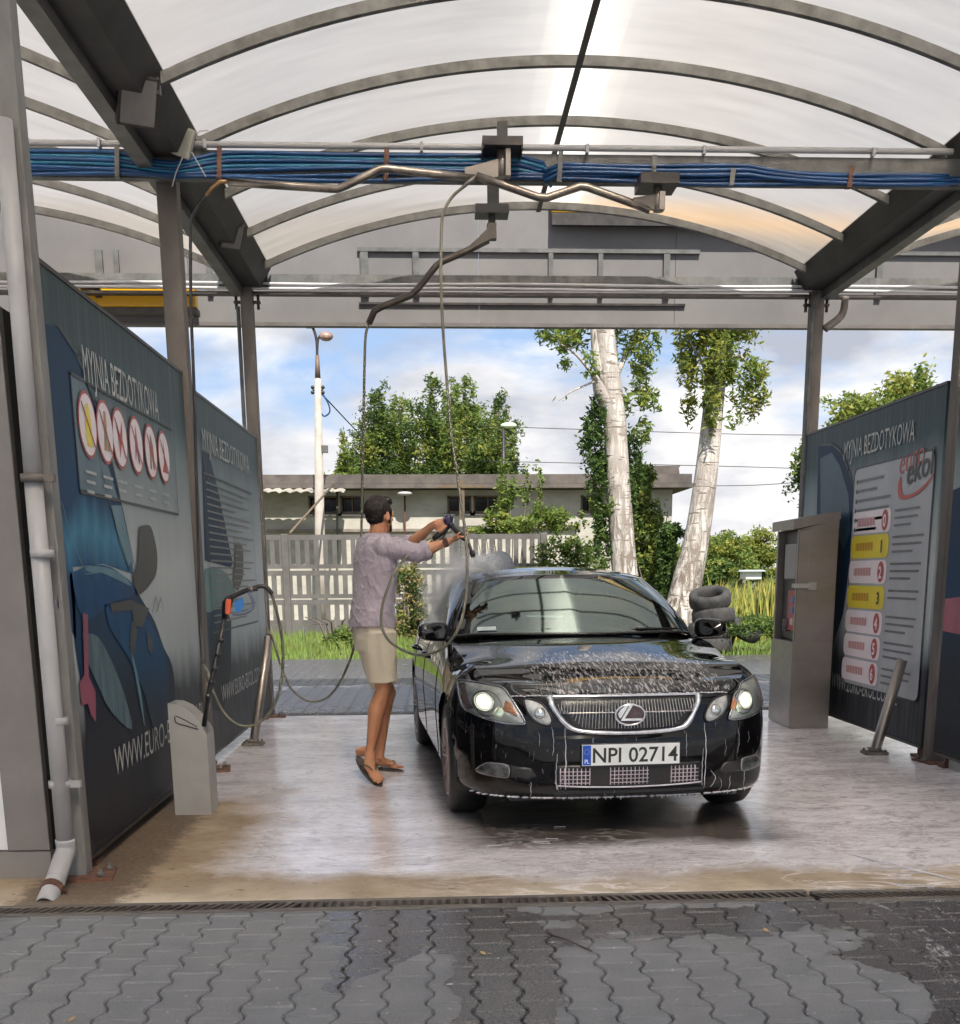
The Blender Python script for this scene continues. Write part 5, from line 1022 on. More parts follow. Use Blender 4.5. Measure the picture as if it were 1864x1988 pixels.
# lower trough (intake), number plate, fog lamps
for sgn in (-1, 1):
    HL = [(-.846, .775), (-.832, .792), (-.785, .793), (-.70, .785), (-.644, .776), (-.614, .735), (-.585, .689), (-.550, .622), (-.555, .601), (-.645, .604), (-.741, .623), (-.804, .645), (-.835, .662), (-.846, .716)]
    HI = [(-.545, .722), (-.507, .722), (-.461, .705), (-.426, .666), (-.408, .622), (-.42, .596), (-.451, .596), (-.497, .619), (-.532, .66)]
    FG = [(-.785, .347), (-.739, .388), (-.69, .392), (-.632, .384), (-.630, .328), (-.653, .319), (-.71, .322), (-.767, .329)]
    f2 = (lambda P: P) if sgn < 0 else mirr
    hl = f2(smooth_poly(HL, 3)); 
    lamp = patch(hl, .009, 0, 12).build('headlight', mat('lamp_reflector', (.70, .72, .70), .35, .25, (.40, .38, .35), 9, rough2=.45), car)
    patch(hl, .012, .020, 10, rim=.018).build('lens', lens_g, lamp)
    ring(hl, .0065, .009).build('bezel', mat('lamp_bezel', (.35, .36, .38), .25, .8, (.2, .2, .21), 10), lamp)
    px_, pz_ = (-.738, .703) if sgn < 0 else (.652, .694)
    c2_ = [(px_+.035*math.cos(a*.3142), pz_+.037*math.sin(a*.3142)) for a in range(20)]
    patch(c2_, .016, .008, 4).build('projector', mat('lit_projector', (1, 1, .85), .2, emit=(1, 1, .76), estr=.55), lamp)
    c2_ = [(px_+.044*math.cos(a*.3142), pz_+.046*math.sin(a*.3142)) for a in range(20)]; ring(c2_, .006, .015).build('projector_ring', chrome, lamp)
    c2_ = [(px_+.066*math.cos(a*.3142)-sgn*.012, pz_-.006+.062*math.sin(a*.3142)) for a in range(20)]; ring(c2_, .004, .012).build('projector_ring', mat('dim_ring', (.3, .31, .3), .3, .8), lamp)
    ax = [(px_-sgn*dx*(1 if sgn < 0 else .62), dz) for dx, dz in ((.085, .665), (.12, .655), (.155, .635), (.150, .665), (.125, .705), (.100, .718))]
    if sgn < 0: ax = ax[::-1]
    patch(ax, .013, .004, 3).build('indicator', mat('amber_indicator', (.55, .20, .08), .25, 0, (.4, .2, .1), 30), lamp)
    ax = [(px_-sgn*dx*(1 if sgn < 0 else .7), dz) for dx, dz in ((.03, .64), (.08, .628), (.095, .66), (.075, .69), (.055, .68))]; patch(ax if sgn > 0 else ax[::-1], .014, .006, 3).build('reflector_bowl', mat('bright_reflector', (.7, .74, .6), .15, .9, emit=(.9, 1, .7), estr=.10), lamp)
    ax = [(-.838, .70), (-.84, .775), (-.815, .785), (-.812, .74), (-.79, .665), (-.815, .655)]; patch(f2(ax), .012, .0, 4).build('side_marker', mat('reddish_marker', (.22, .10, .085), .25, 0, (.3, .2, .18), 20), lamp)
    hi = f2(smooth_poly(HI, 3)); lp2 = patch(hi, .007, 0, 8).build('high_beam_lamp', mat('fluted_reflector', (.95, .92, .90), .35, .2, (.50, .48, .47), 28, rough2=.5), car)
    patch(hi, .009, .020, 6, rim=.016).build('lens', lens_g, lp2); ring(hi, .005, .007).build('bezel', trimblk, lp2)
    bx = (-.47 if sgn < 0 else .47); patch([(bx+.03*math.cos(a*.5236), .655+.03*math.sin(a*.5236)) for a in range(12)], .012, .01, 3).build('bulb_bowl', mat('white_reflector', (.75, .75, .74), .1, .9), lp2)
    fg = f2(smooth_poly(FG, 2)); fl = patch(fg, .007, 0, 7).build('fog_lamp', mat('fog_reflector', (.36, .36, .35), .3, .7, (.07, .07, .07), 18, rough2=.5), car)
    patch(fg, .009, .008, 5).build('lens', lens_g, fl); ring(fg, .0025, .007).build('bezel', mat('wet_trim_edge', (.35, .34, .34), .3, .3), fl)
    rc = f2([(-.625, .385), (-.52, .375), (-.49, .33), (-.53, .31), (-.63, .322)]); patch(rc, .002, 0, 3).build('fog_recess', trimblk, car)
    # mirror
    mr_ = MB(); rows = []
    for kk, (dy, sc) in enumerate(((-.062, .0), (-.062, .55), (-.058, .82), (-.045, .95), (-.015, 1.0), (.03, .98), (.045, .90), (.047, .0))):
        row = []
        for k in range(32):
            a = 2*math.pi*k/32; ca, sa = math.cos(a), math.sin(a); x_ = abs(ca)**.55*(1 if ca > 0 else -1); z_ = abs(sa)**.55*(1 if sa > 0 else -1)
            row.append(Vector((sgn*.902+x_*.096*sc, 1.60+dy-.02*x_*sgn, 1.010+z_*(.060-.008*(x_*sgn))*sc)))
        rows.append(row)
    mr_.grid(rows, 0, True, True)
    mo = mr_.build('wing_mirror', paint if sgn > 0 else mat('mirror_shell', (.006, .006, .007), .18, 0, (.012, .012, .012), 8, coat=.7), car)
    q = MB(); q.tube([(sgn*.76, 1.63, .945), (sgn*.80, 1.62, .955), (sgn*.85, 1.60, .975)], .020, 0, 10); q.build('stalk', trimblk, mo)
# centre intake
IN = [(-.385, .388), (-.2, .385), (0, .382), (.2, .385), (.372, .390), (.392, .37), (.385, .30), (.36, .285), (.15, .268), (0, .265), (-.15, .268), (-.365, .285), (-.395, .305), (-.40, .36)]
inn = smooth_poly(IN, 2); it = patch(inn, .002, 0, 5).build('lower_intake', trimblk, car)
IB = [MB(), MB(), MB()]
for k in range(34):
    x = -.37+.0218*k; 
    if -.21 < x < -.11 or .10 < x < .21: continue
    q = IB[0 if x < -.15 else (1 if x < .15 else 2)]; q.tube([prj(x, .283+.02*abs(x)*.5, .004), prj(x, .33, .006), prj(x, .374, .004)], .0022 if abs(x) < .1 else .003, 0, 5)
for z in (.295, .315, .335, .355):
    for bi_, (a, b_) in enumerate(((-.375, -.215), (-.105, .095), (.215, .37))): IB[bi_].tube([prj(a+(b_-a)*k/8, z, .005) for k in range(9)], .0022, 0, 5)
for q in IB: q.build('intake_mesh', mat('sudsy_mesh', (.80, .68, .74), .35, .1, (.5, .42, .45), 60), it)
q = MB(); q.tube([prj(-.385+.077*k, .282-.012*(1-((k-5)/5)**2), .006) for k in range(11)], .0045, 0, 6); q.build('intake_lip', foamm, it)
q = MB(); rows = [[prj(-.40+.05*k, z, .006+.010*(z < .25)) for k in range(17)] for z in (.262, .25, .238, .226)]; q.grid(rows, 0, True); q.build('lip_spoiler', paint, car)
# main grille
GI = [(-.395, .722), (-.2, .722), (0, .720), (.2, .721), (.372, .720), (.36, .68), (.335, .645), (.305, .612), (.25, .588), (.15, .574), (0, .567), (-.15, .569), (-.25, .578), (-.315, .596), (-.352, .632), (-.38, .675)]
GI = [((x-.0)*1.0, z) for x, z in GI]; gi_ = smooth_poly(GI, 2); gr = patch(gi_, .003, 0, 8, cen=(-.01, .66)).build('grille', trimblk, car)
def grille_z(x): 
    a = abs(x+.01)/.385; return .570+.012*a*a+.135*max(0, a-.62)**1.0/.38*(1 if a > .62 else 0)
q = MB()
for k in range(44):
    x = -.375+.0172*k; zb = grille_z(x)
    if zb > .712: continue
    q.tube([prj(x-(x)*.06, .716, .010), prj(x-x*.03, .65, .016), prj(x, zb+.004, .010)], .0019, 0, 5)
q.build('grille_bars', mat('grille_bar_metal', (.75, .75, .76), .3, .7, (.45, .45, .45), 40), gr)
q = MB(); q.tube([prj(-.355+.0345*k, .655, .016) for k in range(21)], .0038, 0, 6); q.build('grille_crossbar', mat('wet_bar', (.8, .76, .70), .25, .8, (.3, .29, .28), 30), gr)
GO = [(-.435, .735), (-.425, .70), (-.397, .651), (-.345, .588), (-.290, .556), (-.155, .541), (-.005, .538), (.145, .541), (.28, .556), (.331, .590), (.372, .66), (.392, .70), (.402, .735)]
q = MB(); po = crm([[x, z] for x, z in GO], 4); pin = crm([[x, z] for x, z in [(-.398, .733), (-.390, .70), (-.368, .660), (-.322, .606), (-.268, .577), (-.15, .565), (-.005, .561), (.14, .565), (.258, .577), (.305, .608), (.342, .664), (.358, .70), (.364, .733)]], 4); rows = []
for (xo, zo), (xi, zi) in zip(po, pin): rows.append([prj(xo, zo, .001), prj(xo, zo, .012), prj((xo+xi)/2, (zo+zi)/2, .021), prj(xi, zi, .014), prj(xi, zi, .001)])
q.grid(rows, 0, True); q.build('chrome_surround', chrome, gr)
q = MB(); q.tube([prj(-.43+.0416*k, .7335, .006) for k in range(21)], .0075, 0, 8); q.build('chrome_top_bar', chrome, gr)
q = MB(); rows = [[prj(-.29+.029*k, z, .004) for k in range(21)] for z in (.536, .52, .505)]; 
bc = Vector((-.005, prj(-.005, .645, .033).y, .645))
def el(rx, rz, n=28, y=0.0): return [bc+Vector((rx*math.cos(2*math.pi*k/n), y, rz*math.sin(2*math.pi*k/n))) for k in range(n)]
q = MB(); q.prism(el(.078, .053, y=.016), (0, -.012, 0)); bd = q.build('badge', mat('badge_base', (.10, .07, .08), .4, .2, (.06, .045, .05), 12), car)
e_ = el(.078, .053, y=.002); q = MB(); q.tube(e_+[e_[0], e_[1]], .0065, 0, 8, False); q.build('badge_ring', chrome, bd)
Lp = [(-.008, .047), (.012, .050), (-.030, -.018), (.062, -.018), (.058, -.030), (-.052, -.030), (-.050, -.024)]
q = MB(); q.prism([bc+Vector((x, .000, z)) for x, z in Lp][::-1], (0, -.008, 0)); q.prism([bc+Vector((x, .000, z)) for x, z in ((-.052, .030), (-.030, .045), (-.012, .048), (-.052, -.018), (-.062, -.010), (-.066, .008))][::-1], (0, -.006, 0)); q.build('badge_letter', chrome, bd)
# plate
pz0, pz1, pxa, pxb = .388, .497, -.262, .256; py = -.012
q = MB(); q.b2((pxa-.006, py, pz0-.012), (pxb+.006, py+.03, pz1+.004), 0, .003); pf = q.build('plate_holder', trimblk, car)
q = MB(); q.b2((pxa, py-.004, pz0), (pxb, py-.0005, pz1), 0, .0012); npl = q.build('number_plate', mat('plate_white', (.88, .89, .86), .3, 0, (.80, .81, .78), 8), car)
q = MB(); q.b2((pxa+.003, py-.0052, pz0+.003), (pxa+.046, py-.0042, pz1-.003)); q.build('plate_band', mat('plate_blue', (.012, .09, .48), .3), npl)
M4 = Matrix(((1, 0, 0, 0), (0, 0, -1, py-.0056), (0, 1, 0, 0), (0, 0, 0, 1)))
def ptxt(s_, x, z, h, w, m, nm, bold=0.0):
    q = MB(); put_text(q, s_, h/.72, Matrix.Translation((x, 0, z)) @ M4, 1, 0, bold, w); q.build(nm, m, npl)
dk = mat('plate_black', (.02, .025, .02), .4)
ptxt('NPI', pxa+.056, pz0+.016, .078, .150, dk, 'plate_lettering', .0015); ptxt('02714', pxa+.246, pz0+.016, .078, .262, dk, 'plate_lettering', .0015)
ptxt('PL', pxa+.013, pz0+.012, .022, .024, mat('plate_white', (.7, .71, .68)), 'plate_country', .0005)
q = MB()
for k in range(12): a = k*math.pi/6; c_ = Vector((pxa+.0245+.013*math.cos(a), py-.0056, pz0+.072+.013*math.sin(a))); q.box(c_, (.003, .0006, .003))
q.build('plate_stars', yellowm, npl)
# suds: beads along edges, runs, drips
q = MB(); random.seed(5)
for k in range(60):
    x = -.60+1.14*k/59; q.ball(prj(x, .741-.006*abs(x), .006)+Vector((0, 0, random.uniform(-.001, .003))), (.011, .005, random.uniform(.0025, .0045)), 0, 6, 4)
tag(q.build('suds_on_hood_edge', foamm, car), kind='stuff')
q = MB()
for x, z0, z1, w, cv in ((-.343, .585, .215, .0032, .0), (-.41, .585, .44, .002, .006), (-.385, .45, .22, .0024, -.008), (-.40, .30, .21, .0035, .02), (.405, .59, .24, .003, .005), (.395, .46, .23, .0024, -.004), (.44, .34, .25, .003, .03), (-.34, .35, .21, .002, -.03), (.30, .55, .42, .0016, 0), (-.52, .30, .215, .0016, 0), (.655, .38, .22, .0014, .0), (.60, .56, .42, .0014, .01), (.56, .30, .23, .002, 0), (-.48, .56, .49, .0010, .006), (-.20, .53, .50, .002, 0), (.52, .50, .41, .0010, .008), (.67, .53, .47, .0010, .008), (.49, .30, .22, .0010, .02), (-.24, .26, .215, .0012, 0), (.16, .25, .21, .0012, 0)):
    pts = []
    for k in range(13): s_ = k/12; z = z0+(z1-z0)*s_; pts.append(prj(x+cv*math.sin(s_*3.1)+.0018*math.sin(z*140+x*50), z, .003))
    q.tube(pts, w, 0, 6, True, True, [w*.8*(.25+.75*math.sin(3.0*(i+.6)/13)*random.uniform(.3, 1.3)) for i in range(13)])
tag(q.build('suds_runs', foamm, car), kind='stuff')
q = MB(); x = -.80
while x < .76:
    w = random.uniform(.012, .04); h = random.uniform(.002, .016) if random.random() < .6 else .001; p = prj(x, .222, .004); q.ball(p+Vector((0, .004, -.006)), (w*.62, .006, .005), 0, 6, 4); q.tube([p+Vector((0, .004, -.004)), p+Vector((0, .005, -.006-h*.6)), p+Vector((0, .006, -.008-h))], .003, 0, 5, True, True, [w*.25, .003, .0008]); x += w*random.uniform(.8, 1.4)
tag(q.build('suds_drips', foamm, car), kind='stuff')
# wheels
def wheel(x, y, sg):
    ty_ = MB(); rows = []; Rw = .325; wd = .112
    prof = [(.218, -.85), (.235, -.95), (.27, -1), (.30, -.95), (.318, -.8), (.325, -.5), (.325, .5), (.318, .8), (.30, .95), (.27, 1), (.235, .95), (.218, .85)]
    for k in range(41): a = 2*math.pi*k/40; rows.append([Vector((h*wd, r_*math.cos(a), r_*math.sin(a))) for r_, h in prof])
    ty_.grid(rows, 0, True); wo_ = MB(); w_ = ty_.build('wheel', mat('wet_tyre', (.012, .012, .012), .45, 0, (.02, .02, .02), 14), car); w_.location = (x, y, .325)
    r_ = MB(); rows = []
    for k in range(41): a = 2*math.pi*k/40; rows.append([Vector((sg*d, q_*math.cos(a), q_*math.sin(a))) for q_, d in ((.226, .10), (.222, .112), (.214, .108), (.205, .06), (.198, -.02))])
    r_.grid(rows, 0, True); n = 10
    for k in range(n):
        a = 2*math.pi*k/n; d = Vector((0, math.cos(a), math.sin(a))); s_ = Vector((0, -math.sin(a), math.cos(a)))
        for e_ in (-1, 1): r_.beam(Vector((sg*.085, 0, 0))+d*.04+s_*.004*e_, Vector((sg*.098, 0, 0))+d*.212+s_*.020*e_, .013, .022, 0, (1, 0, 0), .003)
    r_.tube([(sg*.06, 0, 0), (sg*.09, 0, 0), (sg*.098, 0, 0)], .05, 0, 20, True, True, [.055, .05, .03])
    r_.build('rim', mat('alloy_rim', (.42, .36, .34), .28, .9, (.25, .21, .2), 6), w_)
    q = MB(); q.cyl((sg*.0, 0, 0), (sg*.02, 0, 0), .15, 0, 24); q.build('brake_disc', darkst, w_)
    # liner
    q = MB(); rows = []
    for k in range(25): a = math.pi*(-.12+1.24*k/24); rows.append([Vector((xx, y+(WR+.004)*math.cos(a), .325+(WR+.004)*math.sin(a))) for xx in (x+sg*.095, x-sg*.16)])
    q.grid(rows, 0, True); rows = [[Vector((x-sg*.16, y+rr__*math.cos(math.pi*k/12), .325+rr__*math.sin(math.pi*k/12))) for rr__ in (0, WR+.004)] for k in range(13)]; q.grid(rows, 0, True); q.build('wheel_arch_liner', trimblk, car)
for sg in (-1, 1): wheel(sg*.785, FW, sg); wheel(sg*.785, RW, sg)
q = MB(); q.b2((-.62, .12, .19), (.62, 4.65, .32)); q.b2((-.80, 1.30, .20), (.80, 3.28, .30)); q.build('underbody', trimblk, car)
# greenhouse
def L9at(y): 
    for a, b_ in zip(L9, L9[1:]):
        if a.y <= y <= b_.y: q = (y-a.y)/(b_.y-a.y+1e-9); return a.lerp(b_, q)
    return L9[-1]
GB = [(0, 1.32, .992), (.40, 1.36, .995), (.64, 1.46, .990), (.752, 1.575, .975)]; GB += [tuple(L9at(y)+Vector((-.002, 0, .002))) for y in (1.68, 2.0, 2.7, 3.3, 3.7)]+[(.745, 4.0, 1.0), (.52, 4.12, 1.015), (0, 4.18, 1.02)]
GT = [(0, 2.00, 1.350), (.30, 2.03, 1.344), (.47, 2.09, 1.332), (.548, 2.15, 1.318), (.605, 2.24, 1.322), (.622, 2.45, 1.342), (.628, 2.8, 1.352), (.605, 3.2, 1.34), (.575, 3.4, 1.325), (.52, 3.5, 1.315), (.42, 3.55, 1.315), (0, 3.58, 1.325)]
us = crm([list(a)+list(b_) for a, b_ in zip(GB, GT)], 8); NV = 14; gcols = []
for i, u_ in enumerate(us):
    B_, T_ = Vector(u_[:3]), Vector(u_[3:]); c_ = []
    for k in range(NV+1):
        v = k/NV; p = B_.lerp(T_, v); hz = Vector((p.x, (p.y-2.6)*.55, 0)); hz = hz.normalized() if hz.length > 0 else Vector((0, 0, 0)); p += hz*.035*math.sin(math.pi*v)**.9*(1 if i > 28 else .5)+Vector((0, 0, .018*math.sin(math.pi*v)*(i < 28))); c_.append(p)
    gcols.append(c_)
for k in range(NV+1): gcols[0][k].x = 0; gcols[-1][k].x = 0
gfull = [[Vector((-p.x, p.y, p.z)) for p in c_] for c_ in gcols[::-1]][:-1]+gcols; H = len(gcols)-1
sh, ws, sw_, bs = MB(), MB(), {}, MB(); 
for i in range(len(gfull)-1):
    ui = abs((i+.5)-H); side = -1 if i < H else 1; u = ui/8.0
    for k in range(NV):
        v = (k+.5)/NV; q4 = [gfull[i][k], gfull[i+1][k], gfull[i+1][k+1], gfull[i][k+1]]
        if u < 2.92: 
            if u < 2.62 and .0 < v < .93: tgt = ws
            else: tgt = sh
        elif 4.6 < u < 6.0 and .08 < v < .90: tgt = sw_.setdefault((side, 'front'), MB())
        elif 6.12 < u < 7.6 and .08 < v < .88: tgt = sw_.setdefault((side, 'rear'), MB())
        elif u > 9.4 and .1 < v < .92: tgt = bs
        else: tgt = sh
        tgt.add(q4, [(0, 1, 2, 3)], 0, True)
def weld(ob):
    bm = bmesh.new(); bm.from_mesh(ob.data); bmesh.ops.remove_doubles(bm, verts=bm.verts, dist=1e-5); bm.to_mesh(ob.data); bm.free(); return ob
rt_ = [c_[-1] for c_ in gcols]; rr2 = []
def roofz(y):
    T = [(1.99, 1.350), (2.2, 1.382), (2.45, 1.403), (2.8, 1.412), (3.2, 1.398), (3.6, 1.325)]
    for (a, za), (b_, zb) in zip(T, T[1:]):
        if y <= b_: return za+(zb-za)*(y-a)/(b_-a)
    return 1.325
for i in range(1, len(rt_)-1):
    e_ = rt_[i]; rr2.append([Vector((-e_.x+2*e_.x*k/20, e_.y, e_.z+max(0, roofz(e_.y)-e_.z)*(1-abs(2*k/20-1)**2.4))) for k in range(21)])
sh.grid(rr2, 0, True); weld(sh.build('cabin_shell', paint, car)); weld(ws.build('windscreen', screen_g, car))
for (sd, nm), m_ in sw_.items(): weld(m_.build('side_window', side_g, car))
weld(bs.build('rear_window', side_g, car))
q = MB(); q.tube([gfull[H+i][0]+Vector((0, -.012, .004)) for i in range(-24, 25)], .009, 0, 6); q.build('windscreen_seal', trimblk, car)
# wipers
for xa, xb in ((-.52, .12), (.10, .66)):
    q = MB(); q.tube([(xa, 1.40+.12*abs(xa), 1.008), ((xa+xb)/2, 1.385, 1.022), (xb, 1.40+.10*abs(xb), 1.014)], .007, 0, 6); q.build('wiper', trimblk, car)
q = MB(); rows = [[Vector((-e_.x*.93+2*e_.x*.93*k/12, y, 1.003-.012*abs(k/6-1)**2)) for k in range(13)] for y, e_ in ((1.30, L9at(1.30)), (1.40, L9at(1.40)))]
# interior
sd_ = mat('grey_upholstery', (.34, .33, .30), .8, 0, (.42, .40, .37), 6); dash = mat('dark_dashboard', (.05, .052, .05), .6, 0, (.08, .08, .075), 6)
q = MB(); q.b2((-.70, 1.55, .80), (.70, 1.95, .945), 0, .05); q.build('dashboard', dash, car)
q = MB(); q.b2((-.78, 1.6, .30), (.78, 3.9, .36)); q.build('cabin_floor', dash, car)
for x in (-.36, .36):
    q = MB(); q.box((x, 2.62, .78), (.46, .12, .62), 0, Matrix.Rotation(R(-14), 3, 'X'), .05); q.box((x, 2.40, .50), (.48, .50, .14), 0, None, .05); so_ = q.build('seat', sd_, car)
    q = MB(); q.box((x, 2.72, 1.16), (.24, .09, .17), 0, Matrix.Rotation(R(-8), 3, 'X'), .04); q.build('headrest', sd_, so_)
q = MB(); q.box((0, 3.55, .72), (1.2, .14, .56), 0, Matrix.Rotation(R(-16), 3, 'X'), .05); q.build('rear_bench', sd_, car)
sw2 = [(.36+.175*math.cos(a*.2618), 2.0-.09*math.sin(a*.2618), .90+.155*math.sin(a*.2618)) for a in range(26)]; q = MB(); q.tube(sw2, .013, 0, 8, False); q.beam((.20, 2.0, .9), (.52, 2.0, .9), .03, .03); q.ball((.36, 1.99, .9), (.06, .04, .05)); q.build('steering_wheel', dash, car)
q = MB(); q.box((0, 2.08, 1.275), (.19, .03, .055), 0, None, .012); q.build('rearview_mirror', trimblk, car)
# screen stickers
g_b = gcols[22]; st_c = Vector((-g_b[1].x+.03, g_b[1].y-.004, g_b[1].z+.012)); q = MB(); 
def scr(x, v):
    best = min(range(0, 29), key=lambda i: abs(gcols[i][0].lerp(gcols[i][-1], v).x-abs(x))); k = v*NV; k0_ = int(k); p = gcols[best][k0_].lerp(gcols[best][min(k0_+1, NV)], k-k0_); return Vector((x, p.y, p.z))
cs = [scr(-.63, .055), scr(-.52, .055), scr(-.52, .11), scr(-.63, .11)]; q.add([p+Vector((0, -.012, .004)) for p in cs], [(0, 1, 2, 3)]); stk = q.build('inspection_sticker', mat('pale_sticker', (.55, .62, .62), .4, 0, (.45, .52, .52), 30), car)
# door handles and a chrome window strip
for sg in (-1, 1):
    for y in (2.45, 3.35):
        xx = .905*sg; q = MB(); q.tube([(xx-sg*.03, y, .80), (xx+sg*.012, y+.03, .805), (xx+sg*.014, y+.15, .81), (xx-sg*.03, y+.19, .81)], .013, 0, 8); q.build('door_handle', paint, car)
    q = MB(); q.tube([p+Vector((sg*.004, 0, .006)) for p in [Vector((sg*gcols[i][0].x, gcols[i][0].y, gcols[i][0].z)) for i in range(33, 68)]], .006, 0, 6); q.build('window_strip', mat('dark_chrome', (.2, .2, .2), .2, .9), car)
    q = MB()
    for y0_, in ((1.42,), (2.5,), (3.42,)):
        pts = []
        for k in range(12):
            z = .26+.69*k/11; pp = bvh.ray_cast(Vector((sg*3, y0_+(.05 if y0_ == 3.42 and z > .6 else 0), z)), Vector((-sg, 0, 0)))[0]
            if pp is not None: pts.append(pp+Vector((sg*.0005, 0, 0)))
        if len(pts) > 2: q.tube(pts, .0028, 0, 5)
    q.build('door_gap', mat('gap_black', (.001, .001, .001), .9), car)
# ---------------------------------------------------------------- person
def vox(mb, name, m, parent, voxel=.006, smooth=4, wr=None, sf=.5):
    me = bpy.data.meshes.new('tmp'); me.from_pydata(mb.v, [], mb.f); me.update()
    bm = bmesh.new(); bm.from_mesh(me); bmesh.ops.recalc_face_normals(bm, faces=bm.faces); bm.to_mesh(me); bm.free()
    o = bpy.data.objects.new('tmp', me); COL.objects.link(o)
    r_ = o.modifiers.new('r', 'REMESH'); r_.mode = 'VOXEL'; r_.voxel_size = voxel; r_.use_smooth_shade = True
    s_ = o.modifiers.new('s', 'SMOOTH'); s_.iterations = smooth; s_.factor = sf
    me2 = bpy.data.meshes.new_from_object(o.evaluated_get(bpy.context.evaluated_depsgraph_get())); bpy.data.objects.remove(o)
    if wr:
        nn = [v.normal.copy() for v in me2.vertices]
        for v, n_ in zip(me2.vertices, nn): v.co += n_*wr(v.co, n_)
    me2.name = name; me2.materials.clear(); me2.materials.append(m)
    for p in me2.polygons: p.use_smooth = True
    ob = bpy.data.objects.new(name, me2); COL.objects.link(ob); ob.parent = parent; ob.matrix_parent_inverse = Matrix.Translation(-Vector(parent.location)); return ob
man = thing('person', 'person in lilac shirt, beige shorts and flip-flops aiming a spray gun over the car', 'person', (-.42, 8.2, 0))
MY = 8.19
def A(u, v, dy=0.0): return at(u, v, MY+dy)
skin = mat('tanned_skin', (.62, .31, .175), .45, 0, (.52, .235, .125), 9, .04, 60, sss=.08); hairm = mat('dark_hair', (.006, .004, .003), .65, 0, (.012, .008, .006), 60, .3, 220)
shirtm = mat('lilac_linen_shirt', (.47, .41, .465), .85, 0, (.39, .34, .39), 5, .25, 160, sheen=.2); shortm = mat('beige_cotton_shorts', (.80, .72, .56), .85, 0, (.72, .64, .49), 4, .2, 140, sheen=.15)
phi = R(25); fd = Vector((math.cos(phi), math.sin(phi), 0)); rd = Vector((math.sin(phi), -math.cos(phi), 0))   # facing, right-hand side (near the viewer)
hphi = R(48); hf = Vector((math.cos(hphi), math.sin(hphi), 0)); hr_ = Vector((math.sin(hphi), -math.cos(hphi), 0))
def ell(mb, c, ax, n=(16, 10)):
    """ellipsoid with axis vectors"""
    rows = []
    for i in range(n[1]+1):
        a = math.pi*i/n[1]; rows.append([Vector(c)+ax[0]*(math.sin(a)*math.cos(2*math.pi*k/n[0]))+ax[1]*(math.sin(a)*math.sin(2*math.pi*k/n[0]))+ax[2]*math.cos(a) for k in range(n[0])])
    mb.grid(rows, 0, True, True); return mb
Z = Vector((0, 0, 1))
B_ = MB()
hc = A(737, 1002, .03)                      # head centre
ell(B_, hc+Z*.028-hf*.006, [hf*.098, hr_*.079, Z*.097])
ell(B_, hc-Z*.032+hf*.030, [hf*.066, hr_*.060, Z*.078])      # jaw and face
ell(B_, hc-Z*.088+hf*.062, [hf*.026, hr_*.026, Z*.024])      # chin
B_.tube([hc+hf*.094+Z*.018, hc+hf*.108-Z*.012, hc+hf*.117-Z*.028], .01, 0, 8, rs=[.008, .012, .014])  # nose
ell(B_, hc+hf*.090+Z*.026, [hf*.014, hr_*.050, Z*.011])      # brow
ell(B_, hc+hf*.094-Z*.058, [hf*.011, hr_*.024, Z*.010])      # lips
for s_ in (-1, 1): ell(B_, hc+hr_*(s_*.082)-hf*.006-Z*.006, [hf*.016+hr_*s_*.008, hr_*.008, Z*.031]); ell(B_, hc+hf*.074+hr_*s_*.036+Z*.006, [hf*.02, hr_*.018, Z*.012])
nb = A(731, 1050, .03); B_.tube([hc-Z*.05-hf*.012, hc-Z*.09-hf*.016, nb], .06, 0, 14, rs=[.058, .057, .068])
ch = A(729, 1090, .0); wa = A(726, 1165, .0); pe = A(726, 1222, .0)
for c_, a_, b_2, h in ((A(731, 1068), .105, .185, .085), (ch, .118, .175, .13), (A(727, 1135), .11, .155, .12), (wa, .105, .15, .11), (pe, .118, .162, .12)): ell(B_, c_, [fd*a_, rd*b_2, Z*h])
rs_ = A(728, 1062)+rd*.165; ls_ = A(731, 1057)-rd*.165
re_ = A(812, 1074, -.16); rw_ = A(868, 1052, -.14); le_ = A(793, 1062, .20); lw_ = A(838, 1021, .02)
for sh_, el_, wr_ in ((rs_, re_, rw_), (ls_, le_, lw_)):
    B_.tube([sh_, sh_.lerp(el_, .4), el_, el_.lerp(wr_, .3), el_.lerp(wr_, .75), wr_], .04, 0, 12, rs=[.058, .050, .041, .044, .030, .0255]); ell(B_, sh_, [fd*.06, rd*.06, Z*.06]); ell(B_, el_, [fd*.042, rd*.042, Z*.042])
def finger(base, pts, r0, r1): B_.tube([base]+pts, r0, 0, 8, rs=[r0+(r1-r0)*i/len(pts) for i in range(len(pts)+1)]); B_.ball(pts[-1], r1, 0, 8, 6)
# right hand: palm up under the lance, fingers closing round it
ph = A(884, 1046, -.13); px1 = (ph-rw_).normalized(); ell(B_, ph, [px1*.046, Vector((0, 1, 0))*.040, Z*.017]); B_.tube([rw_, ph-px1*.03], .024, 0, 10, rs=[.0265, .026])
for k, (dy, l) in enumerate(((-.030, .92), (-.010, 1.05), (.010, 1.0), (.029, .8))):
    b0_ = ph+px1*.035+Vector((0, dy, .0)); finger(b0_, [b0_+Vector((.032*l, dy*.1, -.004)), b0_+Vector((.050*l, dy*.1, .014)), b0_+Vector((.040*l, dy*.1, .036))], .0095, .0075)
tb = ph+Vector((-.01, -.036, .006)); finger(tb, [tb+Vector((.020, -.014, .016)), tb+Vector((.038, -.004, .032))], .011, .008)
